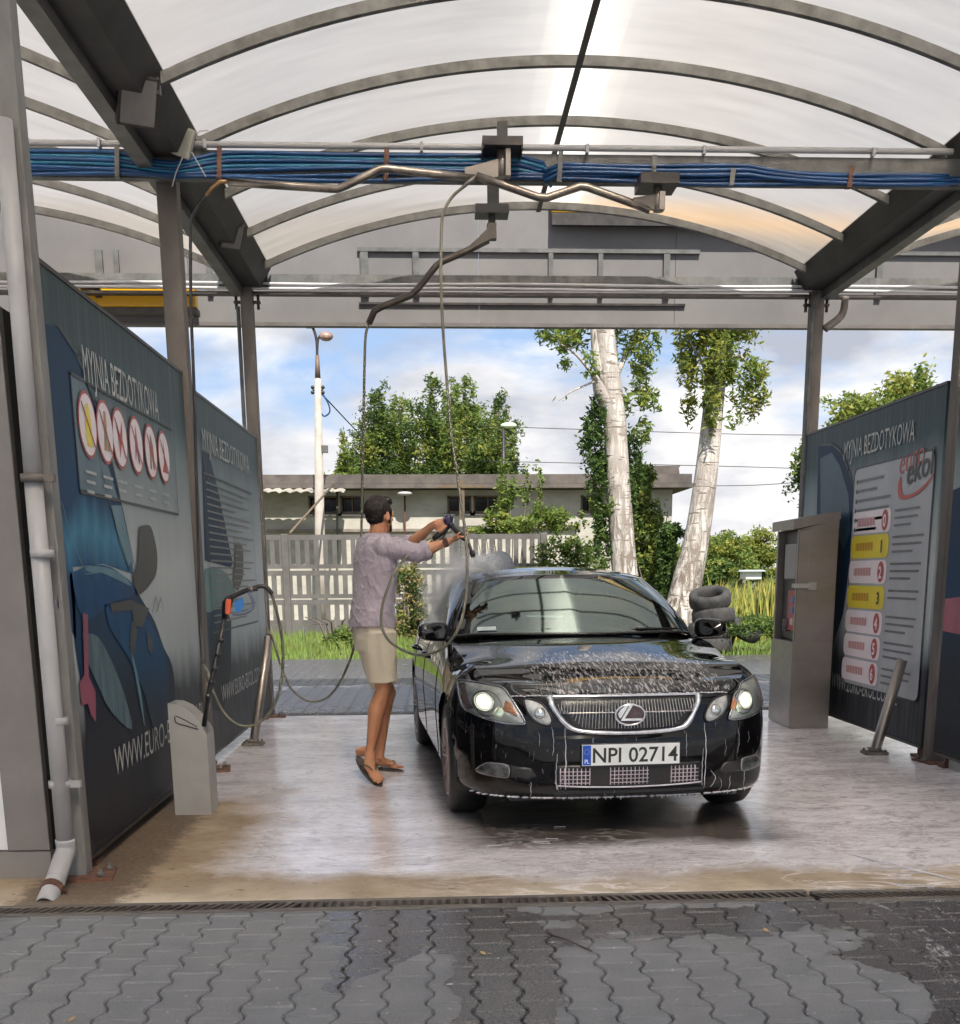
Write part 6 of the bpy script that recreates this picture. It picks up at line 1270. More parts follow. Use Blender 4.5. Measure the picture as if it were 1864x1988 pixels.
# left hand: fist on the gun grip, back of the hand toward the viewer
gp = A(855, 1024, -.0); gd = (A(870, 1018)-A(843, 1044)).normalized(); un = Vector((0, -1, 0)); ac = gd.cross(un).normalized()
if ac.x < 0: ac = -ac
pc_ = gp+Vector((-.012, -.008, .018)); ell(B_, pc_, [gd*.040, un*.022, ac*.036]); B_.tube([lw_, pc_-ac*.01], .025, 0, 10, rs=[.026, .028])
for k, (o_s, l) in enumerate(((.034, .95), (.013, 1.0), (-.008, .95), (-.028, .8))):
    b0_ = pc_+gd*o_s+ac*.018+un*.008; finger(b0_, [b0_+ac*.026*l+un*.006, b0_+ac*.040*l-un*.012, b0_+ac*.026*l-un*.034, b0_+ac*.004*l-un*.034], .0098, .0078)
tb = pc_+gd*.03-ac*.01-un*.006; finger(tb, [tb+gd*.022+ac*.008-un*.01, tb+gd*.030+ac*.032-un*.016], .0115, .0085)
# legs
rh = pe+rd*.088-Z*.03; lh = pe-rd*.088-Z*.03
rk = A(744, 1338, -.06); ra = A(718, 1460, .0); lk = A(752, 1345, .14); la = A(736, 1472, .16)
for h_, k_, a_ in ((rh, rk, ra), (lh, lk, la)):
    cf = k_.lerp(a_, .32)-fd*.018
    B_.tube([h_, h_.lerp(k_, .35), h_.lerp(k_, .8), k_+fd*.004, k_.lerp(a_, .14)-fd*.006, cf, k_.lerp(a_, .62)-fd*.008, k_.lerp(a_, .88), a_], .06, 0, 14, rs=[.092, .084, .062, .056, .054, .059, .045, .034, .034])
    ell(B_, k_+fd*.012, [fd*.05, rd*.046, Z*.055])
rt_toe = gnd(739, 1519, .028); rt_heel = A(694, 1462, .10)
lt_toe = gnd(779, 1490, .03); lt_heel = gnd(727, 1483, .035)
def foot(heel, toe, ank):
    d = (toe-heel); l = d.length; d.normalize(); s_ = d.cross(Z).normalized(); u_ = s_.cross(d)
    B_.tube([ank, ank.lerp(heel, .55)+Z*.01, heel+u_*.012+d*.02], .034, 0, 12, rs=[.034, .036, .034])
    B_.tube([ank-Z*.01, ank.lerp(heel+d*(l*.5), .5), heel+d*(l*.55)+u_*.018, heel+d*(l*.8)+u_*.006], .03, 0, 12, rs=[.036, (.034, .037), (.030, .040), (.016, .042)], sc=u_)
    for k in range(5):
        o = s_*(-.034+.017*k); ln_ = (.94, 1.0, .985, .955, .90)[k] if d.dot(fd) > 0 else (.9, .95, .98, 1.0, .95)[k]
        p0 = heel+d*(l*.76)+o*.9; p1 = heel+d*(l*ln_)+o; B_.tube([p0, p0.lerp(p1, .6)+u_*.003, p1], .009, 0, 8, rs=[.013, .0105, .0095]); B_.ball(p1, .0095, 0, 8, 6)
    return d, s_, u_, l
fr_ = foot(rt_heel, rt_toe, ra); fl_ = foot(lt_heel, lt_toe, la)
body_o = vox(B_, 'body', skin, man, .0055, 5)
# hair
Hh_ = MB(); ell(Hh_, hc+Z*.044-hf*.020, [hf*.096, hr_*.085, Z*.092]); ell(Hh_, hc+Z*.004-hf*.042, [hf*.056, hr_*.074, Z*.070]); ell(Hh_, hc+Z*.094+hf*.024, [hf*.078, hr_*.066, Z*.040])
for s_ in (-1, 1): ell(Hh_, hc+hr_*(s_*.064)+Z*.026+hf*.022, [hf*.030, hr_*.018, Z*.040]); ell(Hh_, hc+hr_*(s_*.070)-Z*.022+hf*.022, [hf*.010, hr_*.010, Z*.032])
vox(Hh_, 'hair', hairm, man, .006, 2, lambda p, n: .003*noise.noise(p*90)+.0025*noise.noise(Vector((p.x*60, p.y*60, p.z*160))))
Bd = MB()
for k in range(9):
    a = -1.25+2.5*k/8; ell(Bd, hc-Z*(.050+.038*math.cos(a))+hf*(.030+.052*math.cos(a))+hr_*(.056*math.sin(a)), [hf*.009, hr_*.009, Z*.022], (10, 6))
vox(Bd, 'beard', mat('short_beard', (.10, .05, .03), .7, 0, (.06, .03, .02), 80), man, .006, 2)
# shirt: torso, collar, rolled sleeves, hem
Sh = MB()
tor = [(A(731, 1046, .01), .085, .13), (A(730, 1056), .112, .185), (A(729, 1075), .130, .205), (A(729, 1105), .136, .198), (A(728, 1135), .134, .184), (A(726, 1165), .136, .178), (A(724, 1190), .146, .184), (A(722, 1216), .156, .192)]
rows = []
for c_, a_, b_2 in tor: rows.append([c_+fd*(a_*math.cos(2*math.pi*k/32))+rd*(b_2*math.sin(2*math.pi*k/32))+Z*(-.012*math.cos(2*math.pi*k/32)-(.02*(1-abs(math.sin(2*math.pi*k/32))) if c_ is tor[-1][0] else 0)) for k in range(32)])
Sh.grid(rows, 0, True, True); Sh.f.append(tuple(range(32))[::-1]); Sh.m.append(0); Sh.sm.append(True); o_ = len(Sh.v)-32; Sh.f.append(tuple(range(o_, o_+32))); Sh.m.append(0); Sh.sm.append(True)
for sh_, el_, wr_, q_ in ((rs_, re_, rw_, .34), (ls_, le_, lw_, .20)):
    e2 = el_.lerp(wr_, q_); ell(Sh, sh_-Z*.004, [fd*.078, rd*.076, Z*.074]); Sh.tube([sh_-(el_-sh_)*.15, sh_, sh_.lerp(el_, .5), el_, el_.lerp(e2, .75), e2], .06, 0, 16, rs=[.074, .074, .064, .062, .066, .060])
    dd = (e2-el_).normalized(); Sh.tube([e2-dd*.035, e2+dd*.006], .066, 0, 16, rs=[.070, .067])
def wrk(p, n):
    q = p-man.location; a = 1-abs(noise.noise(Vector((q.x*5+q.z*5, q.y*4, q.z*7-q.x*8)))*2); b_ = 1-abs(noise.noise(Vector((q.x*16, q.y*14, q.z*11+q.x*15+5)))*2)
    c2 = 1-abs(noise.noise(Vector((q.x*30-q.z*12, q.y*26, q.z*20+q.x*22)))*2); return .007*(a**4)+.005*(b_**4)+.002*c2**3-.004
vox(Sh, 'shirt', shirtm, man, .0055, 3, wrk)
Cl = MB(); cb = A(733, 1040, .02)
rows = [[cb+fd*.0+(fd*math.cos(a)*r_+rd*math.sin(a)*r_*1.12)+Z*h for a in [2*math.pi*k/24 for k in range(24)]] for r_, h in ((.088, -.028), (.075, .012), (.079, .016), (.096, -.02))]
Cl.grid(rows, 0, True, True); cl_ = Cl.build('collar', shirtm, man); cl_.matrix_parent_inverse = Matrix.Translation(-Vector(man.location))
# shorts
St = MB(); rows = []
for c_, a_, b_2 in ((A(726, 1195), .120, .163), (A(726, 1215), .130, .172), (A(726, 1240), .135, .180), (A(728, 1262), .125, .178)): rows.append([c_+fd*(a_*math.cos(2*math.pi*k/28))+rd*(b_2*math.sin(2*math.pi*k/28)) for k in range(28)])
St.grid(rows, 0, True, True); St.f.append(tuple(range(28))[::-1]); St.m.append(0); St.sm.append(True); o_ = len(St.v)-28; St.f.append(tuple(range(o_, o_+28))); St.m.append(0); St.sm.append(True)
for h_, k_ in ((rh, rk), (lh, lk)):
    kk_ = h_.lerp(k_, .86); St.tube([h_+Z*.02, h_.lerp(kk_, .35), h_.lerp(kk_, .75), kk_], .1, 0, 20, rs=[.115, (.112, .112), (.103, .104), (.105, .106)])
vox(St, 'shorts', shortm, man, .0065, 3, lambda p, n: .008*(1-abs(noise.noise(Vector((p.x*9+p.z*3, p.y*9, p.z*5)))*2))**3-.003)
q = MB(); p_ = A(747, 1237, -.2); q.box(p_+Vector((0, .045, 0)), (.004, .05, .11), 0, Matrix.Rotation(.25, 3, 'Y')); o_ = q.build('pocket_shade', shortm, man); bpy.data.objects.remove(o_)
q = MB(); dw = (ph-rw_).normalized(); c_ = rw_-dw*.012; q.tube([c_-dw*.013, c_+dw*.013], .0315, 0, 16); q.cyl(c_+Vector((0, -.030, .0)), c_+Vector((0, -.040, 0)), .019, 0, 14); o_ = q.build('wristwatch', mat('brown_leather', (.08, .03, .02), .5), man); o_.matrix_parent_inverse = Matrix.Translation(-Vector(man.location))
solem = mat('flipflop_sole', (.06, .05, .045), .7, 0, (.10, .08, .07), 12); strapm = mat('olive_straps', (.10, .09, .05), .6)
for (d, s_, u_, l), heel in ((fr_, rt_heel), (fl_, lt_heel)):
    q = MB(); P0 = []
    for k in range(24):
        a = 2*math.pi*k/24; t_ = (1-math.cos(a))/2; w = .046 if t_ > .55 else .036+.010*t_/.55; P0.append(heel-u_*.040-d*.018+d*((l+.036)*t_)+s_*(w*math.sin(a)))
    q.prism(P0, u_*.018); so_ = q.build('flip_flop', solem, man); so_.matrix_parent_inverse = Matrix.Translation(-Vector(man.location))
    q = MB(); tp_ = heel+d*(l*.80)-u_*.008
    for sg in (-1, 1): q.tube(bez([tp_, heel+d*(l*.68)+s_*sg*.018+u_*.034, heel+d*(l*.48)+s_*sg*.040+u_*.018, heel+d*(l*.38)+s_*sg*.043-u_*.022], 5), .007, 0, 8)
    q.build('strap', strapm, so_)
# spray gun held in both hands
gun = thing('spray_gun', 'black and navy pressure washer gun held out in both hands with short bent lance', 'spray gun', tuple(A(868, 1015)))
def gb(mb, n, m): o = mb.build(n, m); o.parent = gun; o.matrix_parent_inverse = Matrix.Translation(-Vector(gun.location)); return o
nav = mat('navy_plastic', (.018, .016, .05), .35, 0, (.03, .025, .07), 10)
q = MB(); q.tube([A(870, 999), A(871, 1005), A(870, 1016), A(876, 1024)], .03, 0, 12, rs=[.016, .036, .036, .024]); gb(q, 'gun_body', nav)
q = MB(); q.tube([A(869, 1022), A(858, 1034), A(846, 1043), A(840, 1046, -.002)], .018, 0, 10, rs=[.022, .020, .019, .016]); gb(q, 'grip', blackm)
q = MB(); q.tube(bez([A(868, 1029, -.01), A(862, 1041, -.01), A(850, 1050, -.01), A(842, 1050, -.01)], 4), .006, 0, 6); gb(q, 'trigger_guard', blackm)
q = MB(); q.tube([A(872, 1014), A(884, 1027, -.05), A(901, 1044, -.13), A(909, 1052, -.15), A(914, 1066, -.17), A(917, 1074, -.18)], .014, 0, 10, rs=[.018, .019, .021, .011, .011, .011]); gb(q, 'lance', blackm)
q = MB(); q.cyl(A(916, 1071, -.18), A(919, 1081, -.19), .019, 0, 12, .016); gb(q, 'nozzle', blackm)
# ---------------------------------------------------------------- vegetation
def leafmat(name, a, b2):
    m = mat(name, a, .55, 0, b2, 2.5); t = m.node_tree; b = t.nodes['Principled BSDF']; o = [n for n in t.nodes if n.type == 'OUTPUT_MATERIAL'][0]
    tr = t.nodes.new('ShaderNodeBsdfTranslucent'); mx_ = t.nodes.new('ShaderNodeMixShader'); mx_.inputs[0].default_value = .38
    lk = b.inputs['Base Color'].links[0].from_socket; t.links.new(lk, tr.inputs[0]); t.links.new(b.outputs[0], mx_.inputs[1]); t.links.new(tr.outputs[0], mx_.inputs[2]); t.links.new(mx_.outputs[0], o.inputs[0]); return m
leafA = leafmat('leaf_mid_green', (.13, .19, .04), (.17, .23, .055)); leafB = leafmat('leaf_dark_green', (.055, .10, .028), (.08, .13, .035)); leafC = leafmat('leaf_yellow_green', (.25, .28, .055), (.31, .31, .075))
for m_ in (leafA, leafB, leafC): m_.node_tree.nodes['Principled BSDF'].inputs['Specular IOR Level'].default_value = .2
barkd = mat('grey_brown_bark', (.14, .115, .09), .9, 0, (.07, .055, .045), 6, .5, 20, (1, 1, .3))
bk, t, b = nodes_mat('birch_bark'); c = N(t, 'ShaderNodeTexCoord'); vec = c.outputs['Object']
fis = ramp(t, noi(t, mapn(t, vec, (9, 9, 1.6)), 1.0, 8, .7, 1.2), .44, .56); bands = ramp(t, noi(t, mapn(t, vec, (2.5, 2.5, 16)), 1.0, 6, .6, .6), .56, .64)
sp = N(t, 'ShaderNodeSeparateXYZ'); t.links.new(vec, sp.inputs[0]); low = N(t, 'ShaderNodeMapRange', i_1=3.4, i_2=.8); t.links.new(sp.outputs[2], low.inputs[0])
m_ = mathn(t, 'MAXIMUM', mathn(t, 'MULTIPLY', bands, .85), mathn(t, 'MULTIPLY', fis, mathn(t, 'ADD', .45, mathn(t, 'MULTIPLY', low.outputs[0], .55))))
t.links.new(mixc(t, m_, mixc(t, ramp(t, noi(t, vec, 2, 5), .35, .65), (.66, .61, .55), (.44, .39, .345)), (.13, .095, .07)), b.inputs['Base Color']); b.inputs['Roughness'].default_value = .8
bp = N(t, 'ShaderNodeBump'); bp.inputs['Strength'].default_value = .6; bp.inputs['Distance'].default_value = .03; bp.invert = True; t.links.new(m_, bp.inputs['Height']); t.links.new(bp.outputs[0], b.inputs['Normal'])
rng = random.Random(3)
def leaves(mb, blobs, n, size, dens=None, elong=1.6, hang=0.0):
    """n leaf quads spread through ellipsoidal blobs, denser toward their shells and in clumps"""
    tot = sum(r_[0]*r_[1]*r_[2] for _, r_ in blobs)
    for c_, r_ in blobs:
        k = int(n*r_[0]*r_[1]*r_[2]/tot)+1; clumps = [(Vector((rng.gauss(0, 1), rng.gauss(0, 1), rng.gauss(0, 1))).normalized()*(rng.uniform(.35, 1.0))) for _ in range(max(6, k//35))]
        for _ in range(k):
            q = rng.choice(clumps); sp_ = .17; d = q+Vector((rng.gauss(0, sp_), rng.gauss(0, sp_), rng.gauss(0, sp_)))
            p = Vector(c_)+Vector((d.x*r_[0], d.y*r_[1], d.z*r_[2]))
            if hang: p.z -= abs(rng.gauss(0, hang))
            a = Vector((rng.gauss(0, 1), rng.gauss(0, 1), rng.gauss(0, .7)-hang*2)).normalized(); b_ = a.orthogonal().normalized(); b_ = (Matrix.Rotation(rng.uniform(0, 6.28), 3, a) @ b_)
            s_ = size*rng.uniform(.6, 1.3); l_ = s_*elong
            mi = min(2, max(0, int((noise.noise(q*1.7+Vector(c_))*1.3+rng.gauss(0, .28)+.45)*2.2)))
            mb.add([p-a*l_*.5, p+b_*s_*.35, p+a*l_*.5, p-b_*s_*.35], [(0, 1, 2, 3)], mi)
    return mb
LM = [leafB, leafA, leafC]
def tree(name, label, cat, base, trunk, blobs, n, size, bark, group=None, limbs=(), mats=None, hang=0.0, elong=1.6, sub=()):
    o = thing(name, label, cat, tuple(base), 0, group); b0 = Vector(base)
    q = MB(); pts = [Vector(p)-b0 for p, r_ in trunk]; q.tube(bez(pts, 5), .1, 0, 14, rs=[trunk[min(i//5, len(trunk)-1)][1]+(trunk[min(i//5+1, len(trunk)-1)][1]-trunk[min(i//5, len(trunk)-1)][1])*((i % 5)/5) for i in range(len(pts)*5-4)])
    for lp_ in limbs:
        rs = [lp_[1]*(1-.75*i/(len(lp_[0])*4-4)) for i in range(len(lp_[0])*4-3)]; q.tube(bez([Vector(p)-b0 for p in lp_[0]], 4), lp_[1], 0, 8, rs=rs)
    q.build('trunk', bark, o)
    if blobs:
        q = MB(); leaves(q, [(Vector(c_)-b0, r_) for c_, r_ in blobs], n, size, hang=hang, elong=elong); q.build('crown', mats or LM, o)
    return o
# poplars far behind the building
PY = 75
pop = [(672, 860, .9, 2.2, PY-2), (722, 755, 1.5, 4.6, PY), (775, 768, 1.5, 4.6, PY+3), (832, 738, 1.6, 5.2, PY), (905, 742, 1.5, 5.2, PY+1), (962, 768, 1.4, 4.5, PY-1), (867, 750, 1.2, 4.9, PY+4), (1000, 872, .9, 2.4, PY-3)]
for i, (u, v, rx, h, y) in enumerate(pop):
    top = at(u, v, y); base = Vector((top.x, y, 0)); bl_ = []; nb_ = 7 if h > 3 else 3
    for k in range(nb_):
        z = top.z-.3-(2*h)*k/nb_*1.0; w = rx*(.55+.45*math.sin(math.pi*min(1, (k+1.1)/nb_)))*(1 if k else .62); bl_.append(((top.x+rng.uniform(-.3, .3)*rx, y+rng.uniform(-.4, .4), z-.4), (w, w, 1.15)))
    names = ['small bushy tree at the left foot of the poplar row', 'leftmost tall poplar above the building roof', 'second tall poplar from the left', 'tallest poplar near the middle of the row', 'poplar right of the tallest one with a pointed top', 'rightmost tall poplar beside the distant lamp', 'poplar squeezed behind the two middle ones', 'low shrub-like tree at the right end of the poplar row']
    tree('poplar_tree', names[i], 'tree', base, [(base, .25), (base+Vector((0, 0, top.z*.5)), .18), (base+Vector((.1, 0, top.z*.93)), .04)], bl_, 11000 if h > 3 else 3000, .13, barkd, 'poplars behind the building', elong=2.2, mats=[leafB, leafA, leafC] if i % 2 else [leafA, leafA, leafC])
# birch one, upright, with ivy
b1 = gnd(1232, 1245); Yb = 22.3; b1 = Vector((at(1232, 1200, Yb).x, Yb, -.03))
T1 = [(b1, .32), (at(1212, 1100, Yb), .235), (at(1200, 930, Yb), .215), (at(1192, 800, Yb), .20), (at(1178, 680, Yb), .175), (at(1168, 560, Yb), .18), (at(1160, 420, Yb), .14)]
limbs = [([at(1184, 790, Yb), at(1166, 762, Yb-.1), at(1158, 740, Yb-.2), at(1150, 725, Yb-.3)], .16), ([at(1176, 745, Yb), at(1160, 690, Yb), at(1152, 600, Yb), at(1146, 500, Yb)], .13), ([at(1182, 760, Yb), at(1215, 690, Yb+.3), at(1240, 640, Yb+.4), at(1250, 560, Yb+.4)], .06), ([at(1152, 728, Yb-.3), at(1120, 690, Yb-.4), at(1085, 665, Yb-.5)], .035), ([at(1155, 740, Yb-.3), at(1110, 760, Yb-.4), at(1085, 778, Yb-.4)], .02)]
def bb(u, v, rx, rz, dy=0): p = at(u, v, Yb+dy); return (p, (rx, min(rx, .7), rz))
blobs = [bb(1085, 655, .42, .30, -.4), bb(1110, 690, .38, .30, -.4), bb(1140, 705, .25, .25, -.3), bb(1120, 650, .45, .35, .3), bb(1090, 775, .12, .05, -.3), bb(1080, 610, .6, .5, 0),
         bb(1232, 680, .42, .5, .2), bb(1245, 740, .40, .5, .2), bb(1262, 775, .30, .35, .2), bb(1228, 790, .30, .40, .1), bb(1240, 830, .33, .35, .1), bb(1215, 640, .4, .4, .3), bb(1222, 600, .7, .5, .2), bb(1268, 690, .15, .3, .2), bb(1150, 560, 1.2, .5, .5)]
bt1 = tree('birch_tree', 'upright white birch with forked trunk standing behind the car roof', 'tree', b1, T1, blobs, 5500, .062, bk, 'birches beside the building', limbs, [leafA, leafA, leafC], elong=2.2)
q = MB(); leaves(q, [(at(1162, 800, Yb-.1)-b1, (.16, .3, .45)), (at(1152, 860, Yb)-b1, (.24, .3, .5)), (at(1160, 920, Yb)-b1, (.22, .3, .55)), (at(1168, 990, Yb)-b1, (.22, .3, .55)), (at(1172, 1050, Yb)-b1, (.16, .3, .4)), (at(1226, 900, Yb+.2)-b1, (.20, .3, .7)), (at(1222, 980, Yb+.2)-b1, (.14, .3, .7)), (at(1165, 730, Yb)-b1, (.12, .2, .4))], 6500, .06); q.build('ivy', [leafB, leafB, leafA], bt1)
# birch two, leaning right
Yc = 23.0; b2 = Vector((at(1310, 1215, Yc).x, Yc, -.03))
T2 = [(b2, .38), (at(1330, 1150, Yc), .30), (at(1352, 1050, Yc), .24), (at(1370, 930, Yc), .215), (at(1384, 800, Yc), .19), (at(1394, 700, Yc), .17), (at(1402, 600, Yc), .13), (at(1404, 480, Yc), .09)]
limbs = [([at(1388, 760, Yc), at(1410, 700, Yc), at(1425, 640, Yc), at(1430, 560, Yc)], .06), ([at(1386, 770, Yc), at(1370, 720, Yc), at(1350, 680, Yc), at(1330, 650, Yc)], .045), ([at(1395, 720, Yc), at(1430, 690, Yc-.2), at(1455, 715, Yc-.2), at(1462, 760, Yc-.2)], .04)]
def bb(u, v, rx, rz, dy=0): p = at(u, v, Yc+dy); return (p, (rx, min(rx, .7), rz))
blobs = [bb(1345, 680, .30, .35), bb(1340, 730, .25, .30), bb(1345, 785, .24, .25, .2), bb(1360, 650, .35, .3, .2), bb(1400, 670, .38, .45, -.3), bb(1425, 660, .40, .4), bb(1400, 720, .32, .4, -.35), bb(1452, 730, .38, .42, -.2), bb(1460, 770, .26, .30, -.2), bb(1385, 790, .25, .35, -.3), bb(1400, 600, .9, .5), bb(1330, 660, .2, .15), bb(1378, 750, .25, .4, -.3), bb(1425, 800, .2, .2, -.2)]
tree('birch_tree', 'leaning birch with thick cracked lower bark right of the upright one', 'tree', b2, T2, blobs, 7000, .062, bk, 'birches beside the building', limbs, [leafA, leafC, leafC], hang=.12, elong=2.4)
def simple_tree(label, u, v0, v1, y, rx, n, size, name='tree', cat='tree', group=None, mats=None, lean=0.0, shape=None):
    top = at(u, v0, y); bot = at(u, v1, y); z0 = 0; base = Vector((top.x, y, 0)); h = top.z; zb = max(.1, bot.z); bl_ = []
    for k in range(shape or 7):
        a = rng.uniform(0, 6.28); rr__ = rng.uniform(.0, .62)*rx; z = zb+(h-zb)*(.22+.60*rng.random()); bl_.append(((top.x+rr__*math.cos(a), y+rr__*.6*math.sin(a), z), (rx*rng.uniform(.4, .6), rx*.5, (h-zb)*rng.uniform(.18, .3))))
    bl_.append(((top.x, y, h-(h-zb)*.2), (rx*.5, rx*.4, (h-zb)*.2)))
    return tree(name, label, cat, base, [(base, rx*.08+.02), (base+Vector((0, 0, h*.4)), rx*.05+.02), (base+Vector((.02, 0, h*.8)), .02)], bl_, n, size, barkd, group, mats=mats)
# trees at the right, seen above and beside the programme board
simple_tree('broad yellow-green tree rising above the right sign board', 1690, 765, 990, 45, 2.5, 9000, .15, group='trees beyond the meadow', mats=[leafA, leafC, leafC], shape=11)
simple_tree('tall tree crown above the right end of the right sign board', 1755, 722, 960, 46, 1.7, 7000, .15, group='trees beyond the meadow', mats=[leafA, leafC, leafC], shape=9)
simple_tree('sparse green tree beside the far right post above the kiosk', 1585, 852, 1080, 40, 1.2, 5000, .12, group='trees beyond the meadow')
simple_tree('small rounded tree right of the leaning birch', 1402, 1030, 1130, 60, 1.9, 6000, .13, 'small_tree', 'tree', 'trees beyond the meadow', [leafA, leafA, leafC])
simple_tree('pale autumn tree at the left edge of the kiosk', 1478, 1024, 1130, 62, 1.7, 6000, .13, 'small_tree', 'tree', 'trees beyond the meadow', [leafC, leafA, leafC])
simple_tree('low tree between the small rounded tree and the pale autumn tree', 1440, 1068, 1130, 66, 1.8, 4000, .13, 'small_tree', 'tree', 'trees beyond the meadow', [leafA, leafA, leafC])
# bushes
def bush(label, spots, y, n, size, mats=None, name='bush', grp='bushes by the building'):
    p0 = at(spots[0][0], spots[0][1], y); base = Vector((p0.x, y, 0)); o = thing(name, label, 'bush', tuple(base), 0, grp)
    q = MB(); 
    for k in range(9): a = rng.uniform(-.5, .5); q.tube([(a*.3, 0, -.05), (a*.8, rng.uniform(-.2, .2), .5), (a*1.6, rng.uniform(-.2, .2), max(.6, p0.z*rng.uniform(.5, .95)))], .02, 0, 5, rs=[.03, .02, .008])
    q.build('stems', barkd, o); q = MB(); leaves(q, [(at(u, v, y+dy)-base, (rx, min(.6, rx), rz)) for u, v, rx, rz, dy in spots], n, size); q.build('foliage', mats or LM, o); return o
bush('tall loose shrub climbing in front of the building wall', [(985, 950, .28, .55, 0), (962, 1000, .35, .3, 0), (1022, 950, .14, .5, .2), (1000, 1020, .6, .28, 0), (1050, 950, .12, .5, .2), (940, 1030, .35, .18, 0), (1070, 1010, .5, .35, .3), (1045, 1000, .3, .35, .1), (975, 905, .10, .3, 0), (1040, 905, .06, .3, 0)], 30, 6500, .07, [leafA, leafA, leafC])
bush('dense bush between the fence end and the upright birch', [(1085, 1080, .5, .45, 0), (1120, 1060, .3, .4, .1), (1130, 1110, .45, .5, 0), (1075, 1130, .5, .5, 0), (1110, 1170, .6, .6, 0), (1150, 1080, .35, .5, .2), (1050, 1170, .5, .6, 0), (1130, 1010, .2, .3, .4)], 26.5, 7000, .068, [leafA, leafB, leafC])
bush('tall green bush right of the upright birch in front of the wall', [(1240, 960, .33, .55, 0), (1250, 1030, .4, .6, 0), (1265, 1090, .45, .5, 0), (1240, 1130, .4, .5, 0), (1225, 1190, .5, .5, 0), (1290, 1140, .35, .5, .2), (1255, 910, .18, .3, 0)], 25, 12000, .068, [leafA, leafB, leafC])
bush('dark ivy covered stump between the two birches', [(1297, 1060, .20, .35, 0), (1292, 1110, .17, .45, 0), (1290, 1160, .18, .5, 0), (1305, 1030, .22, .2, 0)], 24, 6500, .06, [leafB, leafB, leafB])
bush('straggly dry bush between the person and the car', [(795, 1130, .28, .35, 0), (800, 1190, .3, .4, 0), (785, 1225, .35, .3, 0), (812, 1080, .16, .3, 0), (840, 1060, .12, .2, 0)], 24.5, 6000, .05, [leafB, mat('dry_leaf', (.22, .16, .07), .8), leafC], 'dry_bush')
bush('leafy bush at the fence foot left of the person', [(655, 1250, .35, .16, 0), (670, 1240, .28, .2, 0)], 22.5, 3000, .045, [leafA, leafA, leafB], 'bush', 'bushes by the fence')
bush('low hedge between the tyres and the kiosk', [(1400, 1212, .4, .16, 0), (1440, 1215, .5, .18, 0), (1480, 1212, .5, .2, 0), (1500, 1218, .5, .16, 0), (1420, 1222, .5, .14, -.3)], 20.9, 7500, .04, [leafB, leafA, leafA], 'hedge', 'bushes by the lane')
bush('clump of shrubs on the meadow edge behind the tyres', [(1385, 1110, .6, .3, 0), (1350, 1120, .6, .3, 0), (1320, 1090, .5, .35, 0)], 31, 6000, .07)
# grass: blades
def blades(x0, x1, y0, y1, n, h0, h1, mats, name, zz=-.03, lean=.3, w=.012):
    q = MB()
    for _ in range(n):
        x = rng.uniform(x0, x1); y = y0+(y1-y0)*rng.random()**1.4; h = rng.uniform(h0, h1)*(.6+.7*noise.noise(Vector((x*1.3, y*1.3, 0)))+.2); h = max(h, h0*.5); a = rng.uniform(0, 6.28); dx, dy = math.cos(a)*h*lean*rng.random(), math.sin(a)*h*lean*rng.random(); cx, sx = math.cos(a+1.57)*w, math.sin(a+1.57)*w
        q.add([(x-cx, y-sx, zz), (x+cx, y+sx, zz), (x+dx*.4+cx*.7, y+dy*.4+sx*.7, zz+h*.6), (x+dx, y+dy, zz+h), (x+dx*.4-cx*.7, y+dy*.4-sx*.7, zz+h*.6)], [(0, 1, 2, 3, 4)], rng.choice((0, 0, 1, 2)) if len(mats) > 2 else rng.randrange(len(mats)))
    return tag(q.build(name, mats), kind='stuff')
grA = mat('grass_blade', (.13, .21, .035), .6, 0, (.15, .21, .045), 2); grB = mat('grass_blade_pale', (.20, .23, .07), .6, 0, (.14, .19, .05), 2); gold = mat('dry_tall_grass', (.38, .32, .08), .7, 0, (.28, .28, .06), 1.2); goldg = mat('green_tall_grass', (.19, .24, .04), .65, 0, (.26, .27, .05), 1.2)
blades(-5.5, 9, 20.15, 27, 16000, .05, .16, [grA, grA, grB], 'grass')
blades(-5.2, -.3, 22.0, 26.8, 5000, .14, .30, [grA, grB], 'grass', w=.015)
blades(4.8, 9.5, 24.0, 44, 9000, .7, 1.15, [gold, goldg, grB], 'tall_grass', -.03, .25, .03)
blades(9, 40, 40, 70, 4000, .5, 1.0, [goldg, grB, gold], 'tall_grass', -.03, .2, .08)
q = MB()
for k in range(90):
    x = -45+k*1.5+rng.uniform(-.5, .5); 
    if -16 < x < 9: continue
    leaves(q, [((x, 85+rng.uniform(-3, 3), rng.uniform(1, 2.4)), (1.6, 1.2, rng.uniform(1.2, 2.4)))], 260, .34)
tag(q.build('distant_tree_line', LM), kind='stuff')
sh_ = thing('distant_shed', 'tiny white shed glimpsed beyond the tall yellow grass', 'shed', tuple(at(1464, 1112, 58))); q = MB(); q.b2((-.38, 0, -.3), (.38, 1.2, .06)); q.build('wall', mat('white_cladding', (.6, .6, .6)), sh_); q = MB(); q.prism([(-.55, -.2, .06), (.55, -.2, .06), (.42, -.2, .14), (-.42, -.2, .14)], (0, 1.8, 0)); q.build('roof', mat('pale_roof', (.5, .55, .58), .5), sh_)

